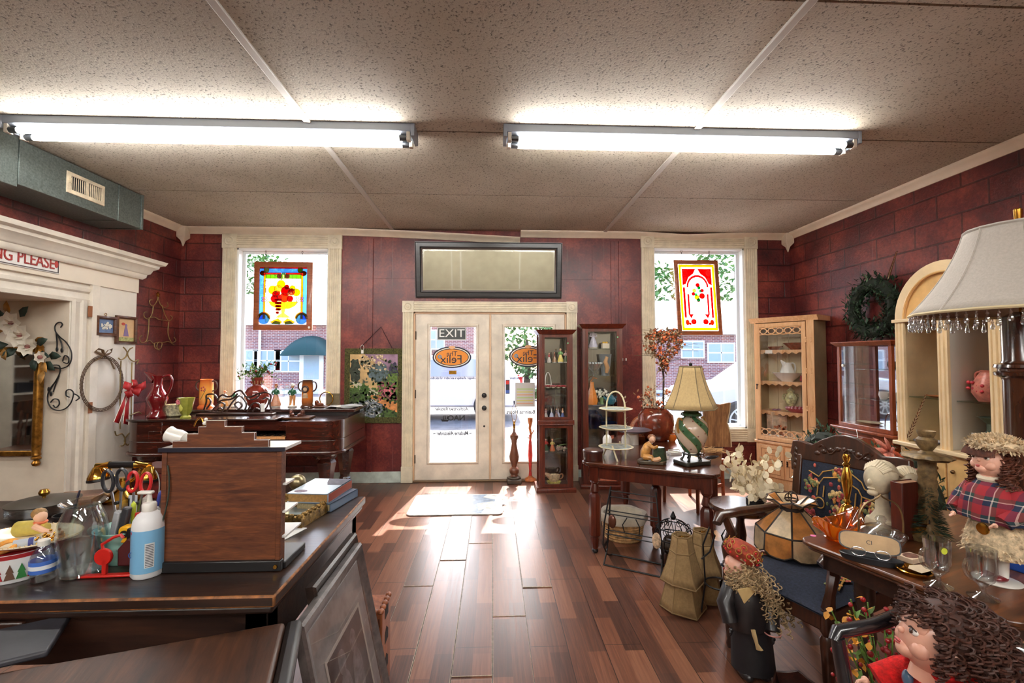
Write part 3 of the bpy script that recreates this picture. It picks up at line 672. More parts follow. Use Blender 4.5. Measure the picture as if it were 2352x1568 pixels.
# mirror on the jamb, scrolls, flowers
MY = OPY-.004
x0, x1 = -4.62, at(91,900,Y=MY).x; zt, zb = at(50,800,Y=MY).z, at(50,1042,Y=MY).z
mr = thing('wall_mirror', 'gold framed mirror with turned columns hung beside the doorway', 'mirror', ((x0+x1)/2, MY-.02, (zt+zb)/2)); w, h = (x1-x0)/2, (zt-zb)/2
mk('mirror_glass', B().box(-w,-.012,-h,w,.004,h), MIRROR, mr)
mk('top_rail', B().box(-w,-.03,h-.035,w,.01,h+.012), GOLD, mr, bevel=.008); mk('bottom_rail', B().box(-w,-.03,-h-.012,w,.01,-h+.035), GOLD, mr, bevel=.008)
for s in (-1, 1):
    hh = h+.10
    prof = [(0,-hh),(.022,-hh+.008),(.03,-hh+.03),(.018,-hh+.05),(.012,-hh+.058),(.034,-hh+.066),(.034,-hh+.076),(.026,-hh+.085),(.033,-hh+.1),(.028,-hh+.12),(.033,-h+.08),(.033,h-.04),(.026,h),(.03,h+.01),(.018,h+.03),(.014,h+.05),(.03,h+.06),(.034,h+.075),(.02,h+.095),(0,h+.1)]
    mk('column', B().lathe(prof, 20, T(s*(w+.028),-.02,0)), GOLD, mr)
def wires(nm, label, pxs, plane, mtl, cat='wall decoration', r=.005, leaves=(), grp=None):
    """scrolled wire work hung on a wall: lists of photo points, smoothed"""
    L = [[at(px, py, **plane) for px, py in s] for s in pxs]
    o_ = L[0][0].copy(); t = thing(nm, label, cat, o_, group=grp); b = B()
    def sm(P):
        out = []
        for i in range(len(P)-1):
            p0, p1, p2, p3 = P[max(i-1,0)], P[i], P[i+1], P[min(i+2,len(P)-1)]
            for k in range(5):
                u = k/5; out.append(.5*((2*p1)+(p2-p0)*u+(2*p0-5*p1+4*p2-p3)*u*u+(3*p1-p0-3*p2+p3)*u**3))
        return out+[P[-1]]
    for s in L: b.tube([p-o_ for p in sm(s)], r, 6)
    mk('scroll', b, mtl, t)
    if leaves:
        l = B()
        for px, py in leaves: l.ball(at(px, py, **plane)-o_, (.012,.006,.022), 8, 6)
        mk('leaf', l, mtl, t)
    return t
PJ = dict(Y=OPY-.02)
wires('iron_scroll', 'upper black wrought iron scroll on the white jamb', [[(139,752),(143,745),(139,740),(131,742),(126,750),(128,762),(138,774),(152,786),(163,805),(164,825),(156,840),(140,846),(126,844),(114,838)],[(129,764),(131,785),(131,800)],[(131,766),(140,785),(143,800)],[(146,832),(156,834),(158,822),(150,816),(146,822),(144,830)]], PJ, IRON, leaves=[(131,802),(142,804)], grp=None)
wires('iron_scroll', 'lower black wrought iron scroll on the white jamb', [[(128,844),(120,848),(118,840),(126,838),(136,840),(138,852),(132,868),(118,890),(110,905),(110,922),(118,937),(134,942),(150,938),(162,926),(168,910),(168,900),(160,894),(152,898),(152,908),(160,912)],[(136,862),(128,882),(122,900)],[(134,868),(118,888),(112,896)],[(116,924),(124,916),(134,918),(136,928),(128,936),(122,930)],[(170,904),(178,908),(182,914),(174,920)]], PJ, IRON, leaves=[(112,894),(117,904)])
CREAMP = mat((240,232,214), .6, var=.06, vs=20, name='silk_petal')
g = at(52,775,Y=MY-.07); ga = thing('magnolia_garland', 'white silk magnolia garland draped over the gold mirror', 'garland', g)
for k, (px, py, sz) in enumerate([(30,742,.11),(50,770,.115),(68,796,.09),(97,820,.06)]):
    c = at(px, py, Y=MY-.09)-g; pb = B()
    for i in range(7):
        a = 2*PI*i/7; d = V((math.cos(a), -.35, math.sin(a))); pb.leaf(c, d, sz, sz*.8, (0,-1,0), .5)
    for i in range(4):
        a = 2*PI*i/4+.4; pb.leaf(c, V((math.cos(a)*.6, -1, math.sin(a)*.6)), sz*.6, sz*.5, (0,0,1), -.4)
    f = mk('blossom', pb, CREAMP, ga); mk('flower_heart', B().ball(c+V((0,-.02,0)), .018, 10, 6), mat((150,96,90), .7, var=.3), f)
def garl(nm, m_, p_, dd, l, w_): mk(nm, B().leaf(p_, dd, l, w_, (0,-1,0)), m_, ga, solid=.002)
GRL, GDL = mat((38,56,46), .5), mat((176,128,60), .5, var=.3)
for px, py, dx, dz in ((12,735,-.5,.8),(46,728,.7,.7),(20,790,-.8,-.2),(84,790,.8,.3),(88,812,.9,-.2),(112,815,1,-.1),(105,830,.8,-.6),(40,800,-.6,-.5),(78,820,.3,-1)):
    garl('green_leaf', GRL, at(px,py,Y=MY-.075)-g, (dx,-.2,dz), .13, .07)
for px, py, dx, dz in ((8,760,-1,-.1),(20,722,.1,1),(100,850,.1,-1),(98,830,.6,-.8),(8,800,.5,-.9),(6,745,-.4,.6)):
    garl('gold_leaf', GDL, at(px,py,Y=MY-.08)-g, (dx,-.3,dz), .12, .06)

# wire wreath, red bow, gilt metal stands
PW = dict(X=XL+.06)
c = at(236,880,**PW); wr = thing('wire_wreath', 'oval twisted wire wreath with brown ribbon bow on white board', 'wreath', c)
ry, rz_ = abs(at(284,880,**PW).y-at(186,880,**PW).y)/2, (at(236,815,**PW).z-at(236,943,**PW).z)/2
b = B()
for j in range(3): b.ring((0,0,0), ry*(1-.05*j), .0035, 48, 5, 'x', e=rz_/ry)
pts = []
for i in range(420):
    a = 2*PI*i/420; rr = 1+.055*math.cos(a*46); pts.append((.014*math.sin(a*46), ry*rr*.95*math.cos(a), rz_*rr*.95*math.sin(a)))
mk('wire', b.tube(pts, .0018, 4, True), mat((96,74,58), .5, metal=.4), wr)
rb = B()
for sg_ in (-1, 1):
    rb.tube([(0,0,rz_),(.015,sg_*.03,rz_+.05),(.01,sg_*.075,rz_+.06),(0,sg_*.09,rz_+.035),(.01,sg_*.05,rz_+.015),(0,0,rz_)], .012, 6, flat=.2); rb.tube([(0,0,rz_),(.01,sg_*.06,rz_-.03),(.015,sg_*.11,rz_-.05)], .011, 6, flat=.2)
mk('ribbon', rb.tube([(.01,0,rz_),(.02,.06,rz_-.06),(.02,.1,rz_-.13)], .011, 6, flat=.2), mat((108,84,58), .5), wr)
c = at(295,895,X=XL+.10); rbw = thing('red_bow', 'bright red ribbon bow with white edges hung on gilt stand', 'bow', c)
RED = mat((176,26,28), .6, var=.15, name='red_ribbon')
b = B(); wb2 = B()
for a, l in ((2.7,.14),(.3,.16),(1.5,.10),(-.5,.1),(3.6,.1)):
    d = V((.15, math.cos(a), math.sin(a))); sd = V((.1,-math.sin(a), math.cos(a)))*.035
    e = d*l; b.add([V((0,0,0))-sd*.4, V((0,0,0))+sd*.4, e+sd+V((.03,0,0)), e-sd+V((.03,0,0)), e*.5+sd*1.1+V((.06,0,0)), e*.5-sd*1.1+V((.06,0,0))], [(0,1,4,5),(5,4,2,3)])
for (y2, z2) in ((-.16,-.30),(-.05,-.33)):
    q = V((.02, y2, z2)); sd = V((0,.034,-.012)); b.add([V((0,-.02,0)), V((0,.02,0)), q+sd, q-sd], [(0,1,2,3)])
    for s in (-1, 1): wb2.tube([V((.002,s*.02,0)), q+sd*s+V((.002,0,0))], .003, 5)
mk('loops_and_tails', b.ball((.02,0,0), (.02,.025,.025), 10, 6), RED, rbw, solid=.003); mk('white_edging', wb2, CREAMP, rbw)
GILT = mat((150,128,84), .4, metal=.6, var=.2, name='gilt_wire')
wires('plate_stand', 'tall gilt wire scroll plate rack hung over the white board edge', [[(283,797),(288,802),(292,810),(288,820),(278,826),(272,822)],[(305,798),(298,802),(293,812),(298,824),(308,830),(318,826),(314,836)],[(303,832),(302,880),(301,990)],[(278,828),(276,880),(276,985)],[(276,954),(300,952),(318,946),(324,950)],[(302,890),(322,884),(328,878)],[(264,990),(268,1000),(280,996),(288,1010),(284,1022),(276,1024)],[(302,990),(292,1000),(286,1012),(292,1022),(298,1018)]], PW, GILT, r=.006)
wires('wire_tree', 'gilt wire christmas tree with gold star on burgundy wall', [[(363,680),(360,692),(352,702),(345,698),(344,690),(350,688)],[(363,682),(368,698),(378,706),(386,702),(384,694)],[(352,703),(350,718),(342,732),(332,728),(331,718),(338,716)],[(372,700),(378,720),(388,736),(396,730),(392,724)],[(342,732),(341,760),(336,782),(325,786),(320,776),(326,770)],[(388,738),(386,765),(394,786),(404,782),(400,774)],[(340,730),(355,728),(362,732),(368,734),(385,736)],[(336,784),(345,782),(352,788),(362,786),(376,786),(386,784),(394,788),(400,792)],[(354,788),(356,798),(364,802),(370,798),(372,788),(364,786),(360,796),(366,804)]], dict(X=XL+.02), GILT, r=.0045)
q = at(363,676,X=XL+.03)
def star(r, n=5, k=.42): return [((r if i % 2 == 0 else r*k)*math.sin(PI*i/n), (r if i % 2 == 0 else r*k)*math.cos(PI*i/n)) for i in range(2*n)]
o_ = [x for x in S.objects if x.name.startswith('wire_tree')][0]
mk('star', B().prism(star(.03), -.006, .006, 'x'), BRASS, o_, loc=q-o_.location)

# chairs seen past the desk and in the mirror
CH = wood((48,22,12), (110,56,28), 'z', .35, name='oak_chair')
def spindle_chair(loc, rz, label):
    t = thing('spindle_chair', label, 'chair', loc, rz, 'pressed back chairs')
    mk('seat', B().prism([(-.21,-.2),(.21,-.2),(.19,.2),(-.19,.2)], .43, .465, 'z'), CH, t, bevel=.01)
    for sx in (-1, 1):
        mk('leg', B().tube([(sx*.17,-.16,.43),(sx*.185,-.18,.25),(sx*.2,-.2,0)], [.016,.02,.013], 10), CH, t); mk('leg', B().tube([(sx*.15,.16,.43),(sx*.17,.19,.2),(sx*.18,.22,0)], [.016,.018,.013], 10), CH, t)
        pf = [(.013,0),(.02,.03),(.014,.06),(.022,.1),(.024,.14),(.014,.17),(.024,.2),(.024,.25),(.014,.28),(.02,.34),(.016,.4)]
        mk('post', B().lathe(pf, 14, T(sx*.17,.19,.465, rx=-.12)), CH, t)
    for i in range(5):
        x = -.11+.055*i; mk('spindle', B().lathe([(.007,0),(.01,.1),(.006,.16),(.011,.2),(.006,.24),(.009,.36)], 10, T(x,.19,.465, rx=-.12)), CH, t)
    top = [(-.22,0),(-.23,.05),(-.2,.13),(-.1,.14),(0,.16),(.1,.14),(.2,.13),(.23,.05),(.22,0),(.1,-.02),(0,-.03),(-.1,-.02)]
    mk('crest_rail', B().prism(top, .23, .255), CH, t, bevel=.008, loc=(0,0,.84))
    mk('stretcher', B().tube([(-.19,-.19,.2),(.19,-.19,.2)], .011, 10), CH, t)
    return t
q = at(28,1050,Y=2.75); spindle_chair((q.x-.10, 2.55, 0), PI+.3, 'pressed back oak chair standing beyond the desk by gold mirror')
spindle_chair((-5.35, 2.75, 0), PI-.2, 'spindle back chair in the side room, seen in mirror')
bs = thing('bookshelf', 'white bookshelf in the side room, seen in gold mirror', 'bookshelf', (-7.3, .5, 0), PI/2)
mk('side_panel', B().box(-.6,-.15,0,-.57,.15,2.2), WHITE, bs); mk('side_panel', B().box(.57,-.15,0,.6,.15,2.2), WHITE, bs); mk('back_panel', B().box(-.57,.13,0,.57,.15,2.2), WHITE, bs)
for i in range(6):
    z = .08+.42*i; mk('shelf', B().box(-.57,-.15,z,.57,.13,z+.025), WHITE, bs)
    for k in range(3):
        h = R.uniform(.12,.3); q = V((-7.3, .5, z+.026))+V((0, -.36+.34*k, 0))
        if i < 5: one('storage_box', 'dark box on white side room shelf, seen in mirror', 'box', B().box(-.09,-.12,0,.09,.12,h), mat([(54,34,26),(30,30,36),(92,74,60)][(i+k) % 3], .6, var=.2), q, group='boxes on the side room shelf', bevel=.006)

# ---------------------------------------------------------------- square piano
PX0, PX1, PY0, PY1 = -3.46, -1.45, 4.42, 5.28
pi_ = thing('square_piano', 'rosewood square grand piano with carved legs under left window', 'piano', ((PX0+PX1)/2, (PY0+PY1)/2, 0))
hx, hy = (PX1-PX0)/2, (PY1-PY0)/2
def rrect(x0, y0, x1, y1, r, n=8, corners=(1,1,1,1)):
    o = []
    for (cx, cy, a0), on in zip(((x1-r,y0+r,-PI/2),(x1-r,y1-r,0),(x0+r,y1-r,PI/2),(x0+r,y0+r,PI)), corners):
        if on: o += [(cx+r*math.cos(a0+PI/2*i/n), cy+r*math.sin(a0+PI/2*i/n)) for i in range(n+1)]
        else: o.append((x1 if cx > (x0+x1)/2 else x0, y0 if cy < (y0+y1)/2 else y1))
    return o
kz = .715
body = rrect(-hx, -hy, hx, hy, .17, 8, (1,0,0,1))
mk('case_lower', B().prism(body, .585, kz-.012, 'z'), ROSEW, pi_, bevel=.006)
mk('base_moulding', B().prism(rrect(-hx-.02, -hy-.02, hx+.02, hy, .18, 8, (1,0,0,1)), .565, .60, 'z'), ROSEW, pi_, bevel=.012)
kx0, kx1 = at(372,1000,Y=PY0).x-(PX0+PX1)/2, at(656,1000,Y=PY0).x-(PX0+PX1)/2
up = B().prism([(kx1,-hy)]+[p for p in rrect(-hx,-hy,hx,hy,.17,8,(1,0,0,1)) if p[0] > kx1+.01][:0]+[(hx-.17,-hy)]+[(hx-.17+.17*math.sin(PI/2*i/8), -hy+.17-.17*math.cos(PI/2*i/8)) for i in range(1,9)]+[(hx,hy),(-hx,hy),(-hx,-hy+.17)]+[(-hx+.17-.17*math.cos(PI/2*i/8), -hy+.17-.17*math.sin(PI/2*i/8)) for i in range(1,9)]+[(kx0,-hy),(kx0,-hy+.26),(kx1,-hy+.26)], kz-.012, .885, 'z')
mk('case_upper', up, ROSEW, pi_, bevel=.004)
mk('key_panel', B().box(kx0, -hy+.008, .80, kx1, -hy+.035, .884), ROSEW, pi_)
mk('key_bed', B().box(kx0, -hy+.005, kz-.014, kx1, -hy+.26, kz), mat((30,16,12), .4), pi_)
IV = mat((222,160,104), .4, var=.12, vs=30, name='aged_ivory')
kb = B(); bkb = B(); n = 44
for i in range(n):
    x = kx0+.01+(kx1-kx0-.02)*i/n; w = (kx1-kx0-.02)/n
    kb.box(x+.0008, -hy+.01, kz, x+w-.0008, -hy+.17, kz+.022)
    if i % 7 not in (2, 6): bkb.box(x+w*.68, -hy+.07, kz+.022, x+w*1.32, -hy+.17, kz+.036)
mk('white_keys', kb, IV, pi_, kind='stuff'); mk('black_keys', bkb, BLACK, pi_, kind='stuff')
mk('key_block', B().box(kx0-.12,-hy-.004,kz,kx0-.005,-hy+.2,.80), ROSEW, pi_, bevel=.004)
mk('apron_scroll', B().prism([(-hx+.25,.59),(hx-.3,.59),(hx-.5,.57),(hx-.65,.555),(hx-.75,.57),(0,.56),(-.3,.55),(-.6,.57)], -hy-.012, -hy+.02), ROSEW, pi_)
LIDW = wood((26,10,8), (64,28,18), 'x', .18, coat=.8)
lz = .89
mk('front_lid', B().prism(rrect(-hx-.02,-hy-.02,.42,-hy+.42,.16,8,(0,0,0,1)), lz, lz+.022, 'z'), LIDW, pi_, bevel=.007)
mk('rear_lid', B().prism(rrect(-hx-.02,-hy+.40,hx+.02,hy+.02,.02,4,(0,0,0,0)), lz+.03, lz+.065, 'z'), LIDW, pi_, bevel=.008)
mk('lid_prop', B().box(-hx+.1,-hy+.41,lz-.004,hx-.05,hy-.02,lz+.03), mat((20,12,10), .5), pi_)
for sx, sy in ((-1,-1),(1,-1),(-1,1),(1,1)):
    x, y = sx*(hx-.17), sy*(hy-.15)
    pf = [(.035,0),(.055,.02),(.06,.05),(.04,.075),(.032,.1),(.05,.13),(.065,.17),(.05,.2),(.058,.24),(.085,.42),(.095,.47),(.075,.5),(.10,.53),(.10,.57)]
    lg = mk('leg', B().lathe(pf, 8, T(x, y, 0)), ROSEW, pi_)
    mk('leg_scroll', B().prism([(.09,.50),(.16,.56),(.13,.58),(.03,.57)], -.03, .03, 'y', T(x, y, 0, rz=(0 if sx < 0 else PI))), ROSEW, lg)
ly = mk('pedal_lyre', B().box(.06,-.16,.36,.24,-.12,.57).box(.10,-.17,.10,.20,-.11,.36).box(.02,-.2,.06,.28,-.06,.10), ROSEW, pi_, bevel=.01)
for s in (-.05, .05): mk('pedal', B().tube([(.15+s,-.1,.07),(.15+s,-.32,.05)], [.008,.016], 8), BRASS, ly)
mk('pedal_rod', B().tube([(.15,-.14,.3),(.15,.2,.55)], .008, 6), BRASS, ly)

# music desk (fretwork), stands on the piano
MD = mat((46,22,16), .35, coat=.4, name='fret_wood')
wires('music_stand', 'pierced scroll music desk standing on the piano', [
 [(468,938),(474,920),(474,906),(482,902),(494,904),(500,914),(504,908),(512,904),(522,908),(532,906),(540,898),(552,894),(560,902),(566,908),(578,908),(590,902),(600,900),(612,898),(622,906),(620,926),(624,942)],
 [(474,912),(480,912),(484,918),(482,926),(474,936)],[(504,908),(500,920),(512,916),(530,914),(540,908),(546,900)],[(560,900),(572,914),(588,912),(598,902)],
 [(486,942),(496,930),(506,922),(516,926),(512,940)],[(520,942),(530,926),(540,914),(550,906),(560,914),(566,926),(562,940)],[(538,926),(548,920),(556,928),(548,936),(538,926)],[(568,942),(576,928),(586,922),(596,926),(600,940)],
 [(606,940),(614,930),(618,916),(612,910),(604,914)],[(470,940),(500,944),(550,946),(600,946),(626,944)],[(496,942),(504,934),(512,938),(508,944)],[(580,942),(588,934),(596,938)]], dict(Y=PY0+.30), MD, 'music stand', r=.0085)
o_ = [x for x in S.objects if x.name == 'music_stand'][0]
pa, pb_ = at(545,946,Y=PY0+.30), at(545,893,Y=PY0+.30)
dz = (lz+.022+.016) - pa.z
o_.location.z += dz
mk('base_rail', B().box(-.05,-.05,-.0,.70,.03,.018), MD, o_, bevel=.005, loc=V((0,0,lz+.022))-V((0,0,o_.location.z)))
mk('price_tag', B().box(-.001,-.01,-.06,.035,-.008,.02), mat((236,234,230), .7), o_, loc=(at(604,930,Y=PY0+.2)-o_.location+V((0,-.03,0))))
ZL, ZR = lz+.0235, lz+.066   # front lid and rear lid
def on_piano(px, Y, z): return V((at(px, 900, Y=Y).x, Y, z))

def pitcher_tall():
    t = thing('pitcher', 'tall ruby red glossy pitcher at left end of piano', 'pitcher', on_piano(362, 4.52, ZL))
    Rg = mat((104,14,20), .12, coat=.8, name='ruby_glaze')
    mk('body', B().lathe([(0,0),(.075,0),(.08,.015),(.055,.06),(.05,.09),(.075,.14),(.088,.18),(.07,.23),(.042,.28),(.036,.33),(.04,.37),(.05,.40),(.045,.40),(.03,.33)], 28), Rg, t)
    mk('spout', B().tube([(-.02,0,.36),(-.07,0,.40),(-.125,0,.435)], [.042,.028,.008], 12), Rg, t)
    mk('handle', B().tube(bez((.04,0,.38),(.16,0,.46),(.15,0,.3),(.075,0,.2)), .011, 10), Rg, t)
pitcher_tall()
b = B().lathe([(.05,0),(.065,.01),(.085,.11),(.09,.115),(.08,.11),(.055,.02),(0,.02)], 28, None, (0,0,0), 1.35, .8)
one('planter', 'cream crackle glazed oval planter behind the red pitcher', 'planter', b, mat((214,196,164), .35, var=.45, vs=45), on_piano(399,4.62,ZL))
t = thing('vase', 'fluted green vase with pink flower at piano front left', 'vase', on_piano(428,4.5,ZL)); GV = mat((150,152,60), .25, coat=.5, var=.15, name='olive_glaze')
mk('body', B().lathe([(0,0),(.045,0),(.045,.01),(.03,.025),(.05,.06),(.062,.13),(.075,.19),(.068,.185),(.05,.06),(0,.05)], 8), GV, t, ang=20)
b = B()
for i in range(6): b.ball((-.035+.014*math.cos(i), -.056, .155+.014*math.sin(i*1.05)), (.012,.006,.012), 8, 5)
mk('relief_flower', b, mat((206,112,120), .4), t); mk('relief_leaf', B().ball((-.012,-.055,.1), (.018,.006,.035), 10, 6), mat((190,190,90), .3), t)
def tankard(nm, label, px, Y, z, c1, c2, h, r, hands):
    t = thing(nm, label, 'vase', on_piano(px, Y, z))
    m, nt, p = nodes('shaded_glaze'); tc = nt.nodes.new('ShaderNodeTexCoord'); sp = nd(nt, 'ShaderNodeSeparateXYZ'); nt.links.new(tc.outputs['Generated'], sp.inputs[0])
    r_ = ramp(nt, sp.outputs[2], [(.05, c2), (.35, c1), (.65, c1), (.98, c2)]); nt.links.new(r_.outputs[0], p.inputs['Base Color']); setin(p, Roughness=.18, Coat_Weight=.5)
    mk('body', B().lathe([(0,0),(r*1.25,0),(r*1.2,.012),(r*.95,.03),(r,.06),(r*.97,h*.8),(r*.9,h-.01),(r*.95,h),(r*.85,h-.004),(r*.8,.04),(0,.03)], 26), m, t)
    for s in hands: mk('handle', B().tube(bez((s*r*.9,0,h*.93),(s*r*1.9,0,h*.98),(s*r*1.9,0,h*.6),(s*r*.95,0,h*.58)), .008, 8), mat((70,44,34), .3), t)
    return t, r
t, r = tankard('vase', 'tall orange vase with painted flower spray left on piano', 474, 5.0, ZR, (232,160,70), (204,96,40), .30, .066, (1,-1))
b = B()
for i in range(5): b.ball((.004+.02*math.cos(i*1.3), -r*.98, .2+.02*math.sin(i*1.3)), (.009,.004,.009), 8, 5)
mk('painted_flower', b, mat((170,60,60), .5), t); mk('painted_stem', B().tube([(.03,-r*.96,.19),(.0,-r*1.0,.13),(-.02,-r*.98,.09)], .003, 5), mat((110,120,60), .5), t)
t, r = tankard('vase', 'brown two handled portrait vase right of figurines on piano', 706, 5.0, ZR, (206,112,40), (64,40,30), .29, .058, (1,-1))
b = B().prism([(x*.03, .185+z*.034) for x, z in oval(1,1,18)], -r*1.04, -r*.9).prism([(-.03,.1),(.03,.1),(.02,.15),(-.02,.15)], -r*1.03, -r*.9)
mk('portrait', b, mat((196,160,124), .5, var=.3, vs=30), t); mk('portrait_hair', B().ring((0,-r*1.02,.195), .03, .01, 16, 6, 'y'), mat((60,36,28), .5), t)
# ribbed red vase with flowers
t = thing('flower_vase', 'ribbed red vase holding green foliage and berries on piano', 'flower vase', on_piano(591, 4.98, ZR))
RG = mat((128,44,32), .2, coat=.6, var=.25, vs=18, name='oxblood_glaze')
mk('vase', B().lathe([(0,0),(.06,0),(.1,.05),(.118,.11),(.115,.16),(.085,.21),(.045,.235),(.04,.25),(.05,.28),(.058,.32),(.05,.32),(.04,.26)], 48, lobes=12, amp=.03), RG, t)
b = B()
for i in range(12): a = 2*PI*i/12; b.tube([(.052*math.cos(a),.052*math.sin(a),.25),(.058*math.cos(a),.058*math.sin(a),.285)], .005, 5)
mk('neck_wrap', b, mat((170,130,90), .8), t)
FOL = mat((92,128,52), .6, var=.4, vs=20, name='foliage'); lb, st, br = B(), B(), B(); q = random.Random(3)
for i in range(34):
    a = q.uniform(0,2*PI); l = q.uniform(.1,.24); e = q.uniform(.1,.9); tip = V((math.cos(a)*l*1.15, math.sin(a)*l*.5, .33+.16*e-.08*(l > .2)))
    st.tube([(0,0,.3), tip*.5+V((0,0,.2)), tip], .002, 4)
    for k in range(6): u = .4+.6*k/5; p = V((tip.x*u, tip.y*u, .3+(tip.z-.3)*u+.02*math.sin(u*3))); lb.leaf(p, (q.uniform(-1,1),q.uniform(-1,.4),q.uniform(-.3,1)), q.uniform(.03,.055), .022)
    if i % 3 == 0: br.ball(tip, .012, 8, 6)
mk('stems', st, FOL, t, kind='stuff'); mk('leaves', lb, FOL, t, kind='stuff'); mk('berries', br, mat((150,40,50), .3), t, kind='stuff')

# ---------------------------------------------------------------- figurines, used on the piano and in the cabinets
SKIN = mat((226,180,150), .4, name='porcelain_skin')
def figurine(loc, h, dress, top, hair, label, hat=None, rz=0, base=(206,200,190), group=None, arms=True, male=False):
    t = thing('figurine', label, 'figurine', loc, rz, group); s = h/.2
    mk('base', B().lathe([(0,0),(.034*s,0),(.036*s,.006*s),(.03*s,.016*s),(0,.018*s)], 20, None, (0,0,0), 1.05, .9), mat(base, .4), t)
    if male:
        lg = B()
        for sx in (-1, 1): lg.tube([(sx*.016*s,-.004*s,.016*s),(sx*.014*s,0,.05*s),(sx*.011*s,0,.1*s)], [.009*s,.010*s,.014*s], 10)
        mk('breeches', lg, mat(dress, .35), t)
    else:
        mk('skirt', B().lathe([(.042*s,.014*s),(.040*s,.03*s),(.03*s,.06*s),(.02*s,.09*s),(.014*s,.108*s)], 22, None, (0,0,0), 1, .85, 7, .06), mat(dress, .3, coat=.4, var=.12, vs=60), t)
    tb = B().lathe([(.013*s,.096*s),(.019*s,.12*s),(.022*s,.137*s),(.016*s,.148*s),(.007*s,.153*s),(.007*s,.162*s)], 16, None, (0,0,0), 1, .75)
    if arms:
        for sx in (-1, 1): tb.tube([(sx*.019*s,0,.14*s),(sx*.032*s,-.006*s,.117*s),(sx*.012*s,-.024*s,.108*s)], [.008*s,.007*s,.005*s], 8)
    mk('bodice', tb, mat(top, .3, coat=.4), t)
    hd = mk('head', B().ball((0,-.001*s,.173*s), (.0125*s,.0135*s,.0155*s), 14, 9).ball((0,-.0145*s,.172*s), .0025*s, 6, 5), SKIN, t)
    hb = B().ball((0,.004*s,.179*s), (.0145*s,.0135*s,.013*s), 14, 8)
    if not male: hb.ball((0,.012*s,.186*s), .008*s, 10, 6)
    mk('hair', hb, mat(hair, .5), t)
    if hat: mk('hat', B().lathe([(.024*s,.182*s),(.022*s,.185*s),(.013*s,.187*s),(.012*s,.197*s),(0,.2*s)], 18), mat(hat, .4), t)
    return t
figurine(on_piano(517,5.02,ZR), .18, (214,160,96), (214,224,228), (150,92,60), 'seated looking lady figurine in white and orange behind music desk left', hat=(206,120,80))
figurine(on_piano(539,5.04,ZR), .185, (206,196,180), (40,110,76), (160,90,60), 'green coated figurine behind music desk, just left of flower vase', male=True)
figurine(on_piano(634,5.0,ZR), .255, (206,150,120), (40,96,66), (120,62,34), 'lady figurine in pink dress and green bodice by flower vase', hat=(150,80,50))
figurine(on_piano(672,5.0,ZR), .255, (196,140,90), (30,92,62), (70,52,44), 'gentleman figurine in green coat beside brown portrait vase', hat=(226,224,214), male=True)

def shoe(parent, nm, m_, c=(112,58,34)):
    SH = mat(c, .35, metal=.35, var=.3, vs=50, name='bronzed_leather')
    s = mk(nm, B().ball((0,0,.017), (.048,.021,.016), 16, 8, m_).ball((-.026,0,.036), (.022,.02,.026), 14, 8, m_).box(-.05,-.021,0,.05,.021,.008, m_), SH, parent)
    lb = B()
    for i in range(4): lb.tube([V((.0+.009*i,-.014,.034-.004*i)), V((.004+.009*i,.014,.032-.004*i))], .0022, 5, m=m_)
    mk('lace', lb, mat((80,40,26), .6), s)
t = thing('baby_shoe', 'single bronzed baby shoe on wooden base at piano right', 'shoe', on_piano(738, 4.99, ZR))
mk('base', B().box(-.085,-.05,0,.085,.05,.014), PFR, t, bevel=.004); shoe(t, 'shoe', T(-.02,0,.014, rz=.1))
for k, (dx, rz, lab) in enumerate(((-.04, .9, 'left of the pair of bronzed baby shoes on piano lid'), (.045, 1.9, 'right of the pair of bronzed baby shoes on piano lid'))):
    q = on_piano(681, 4.62, .8855+.022); t = thing('baby_shoe', lab, 'shoe', q+V((dx,0,0)), -rz); shoe(t, 'shoe', T(0,0,0), (96,54,40))
one('base_board', 'small wooden stand under the pair of baby shoes', 'stand', B().box(-.16,-.08,0,.16,.08,.02), PFR, on_piano(681,4.62,.886), bevel=.004)
t = thing('ring_frame', 'square brown picture frame with brass ring beside portrait vase', 'frame', on_piano(762, 5.05, ZR))
mk('frame', B().box(-.06,0,0,.08,.02,.14), mat((104,88,62), .5, var=.2), t, bevel=.004); mk('ring', B().ring((-.05,-.02,.085), .07, .006, 32, 8, 'y', e=1.05), BRASS, t)
b = B()
for k in range(3): b.sheet(lambda u, v, k=k: (-.16+.32*u+.02*k, -.10+.2*v, .002+.004*k+.012*math.sin(u*4+k)**2), 10, 3, T(rz=.3*k-.2))
one('sheet_music', 'loose white papers lying on piano right end', 'papers', b, mat((206,206,204), .8), on_piano(788,4.98,ZR), solid=.001)
one('price_card', 'small pale card standing beside baby shoe on piano', 'card', B().box(-.02,-.002,0,.02,.002,.03), mat((226,224,214), .8), on_piano(778,4.9,ZR), rz=.5)
# ---------------------------------------------------------------- big desk in the foreground and what lies on it
ZD = .80
DESK = wood((20,12,10), (58,34,22), 'x', .38, s=6, coat=.25, bump=.4, name='dark_desk_wood'); WORN = mat((128,80,40), .6, var=.5, vs=30, name='worn_wood_edge')
dk = thing('desk', 'big worn dark wooden desk covered with shop clutter', 'desk', (-1.70, 1.85, 0))
X0, X1, Y0, Y1 = -1.1, 1.07, -.475, .475
mk('desk_top', B().box(X0, Y0, ZD-.035, X1, Y1, ZD), DESK, dk, bevel=.006, m2=WORN)
mk('top_moulding', B().box(X0+.01, Y0+.012, ZD-.06, X1-.012, Y1-.01, ZD-.035), DESK, dk, bevel=.008)
mk('apron', B().box(X0+.03, Y0+.035, ZD-.20, X1-.035, Y0+.06, ZD-.06).box(X0+.03, Y1-.06, ZD-.2, X1-.035, Y1-.035, ZD-.06).box(X1-.06, Y0+.035, ZD-.2, X1-.035, Y1-.035, ZD-.06), DESK, dk, bevel=.003)
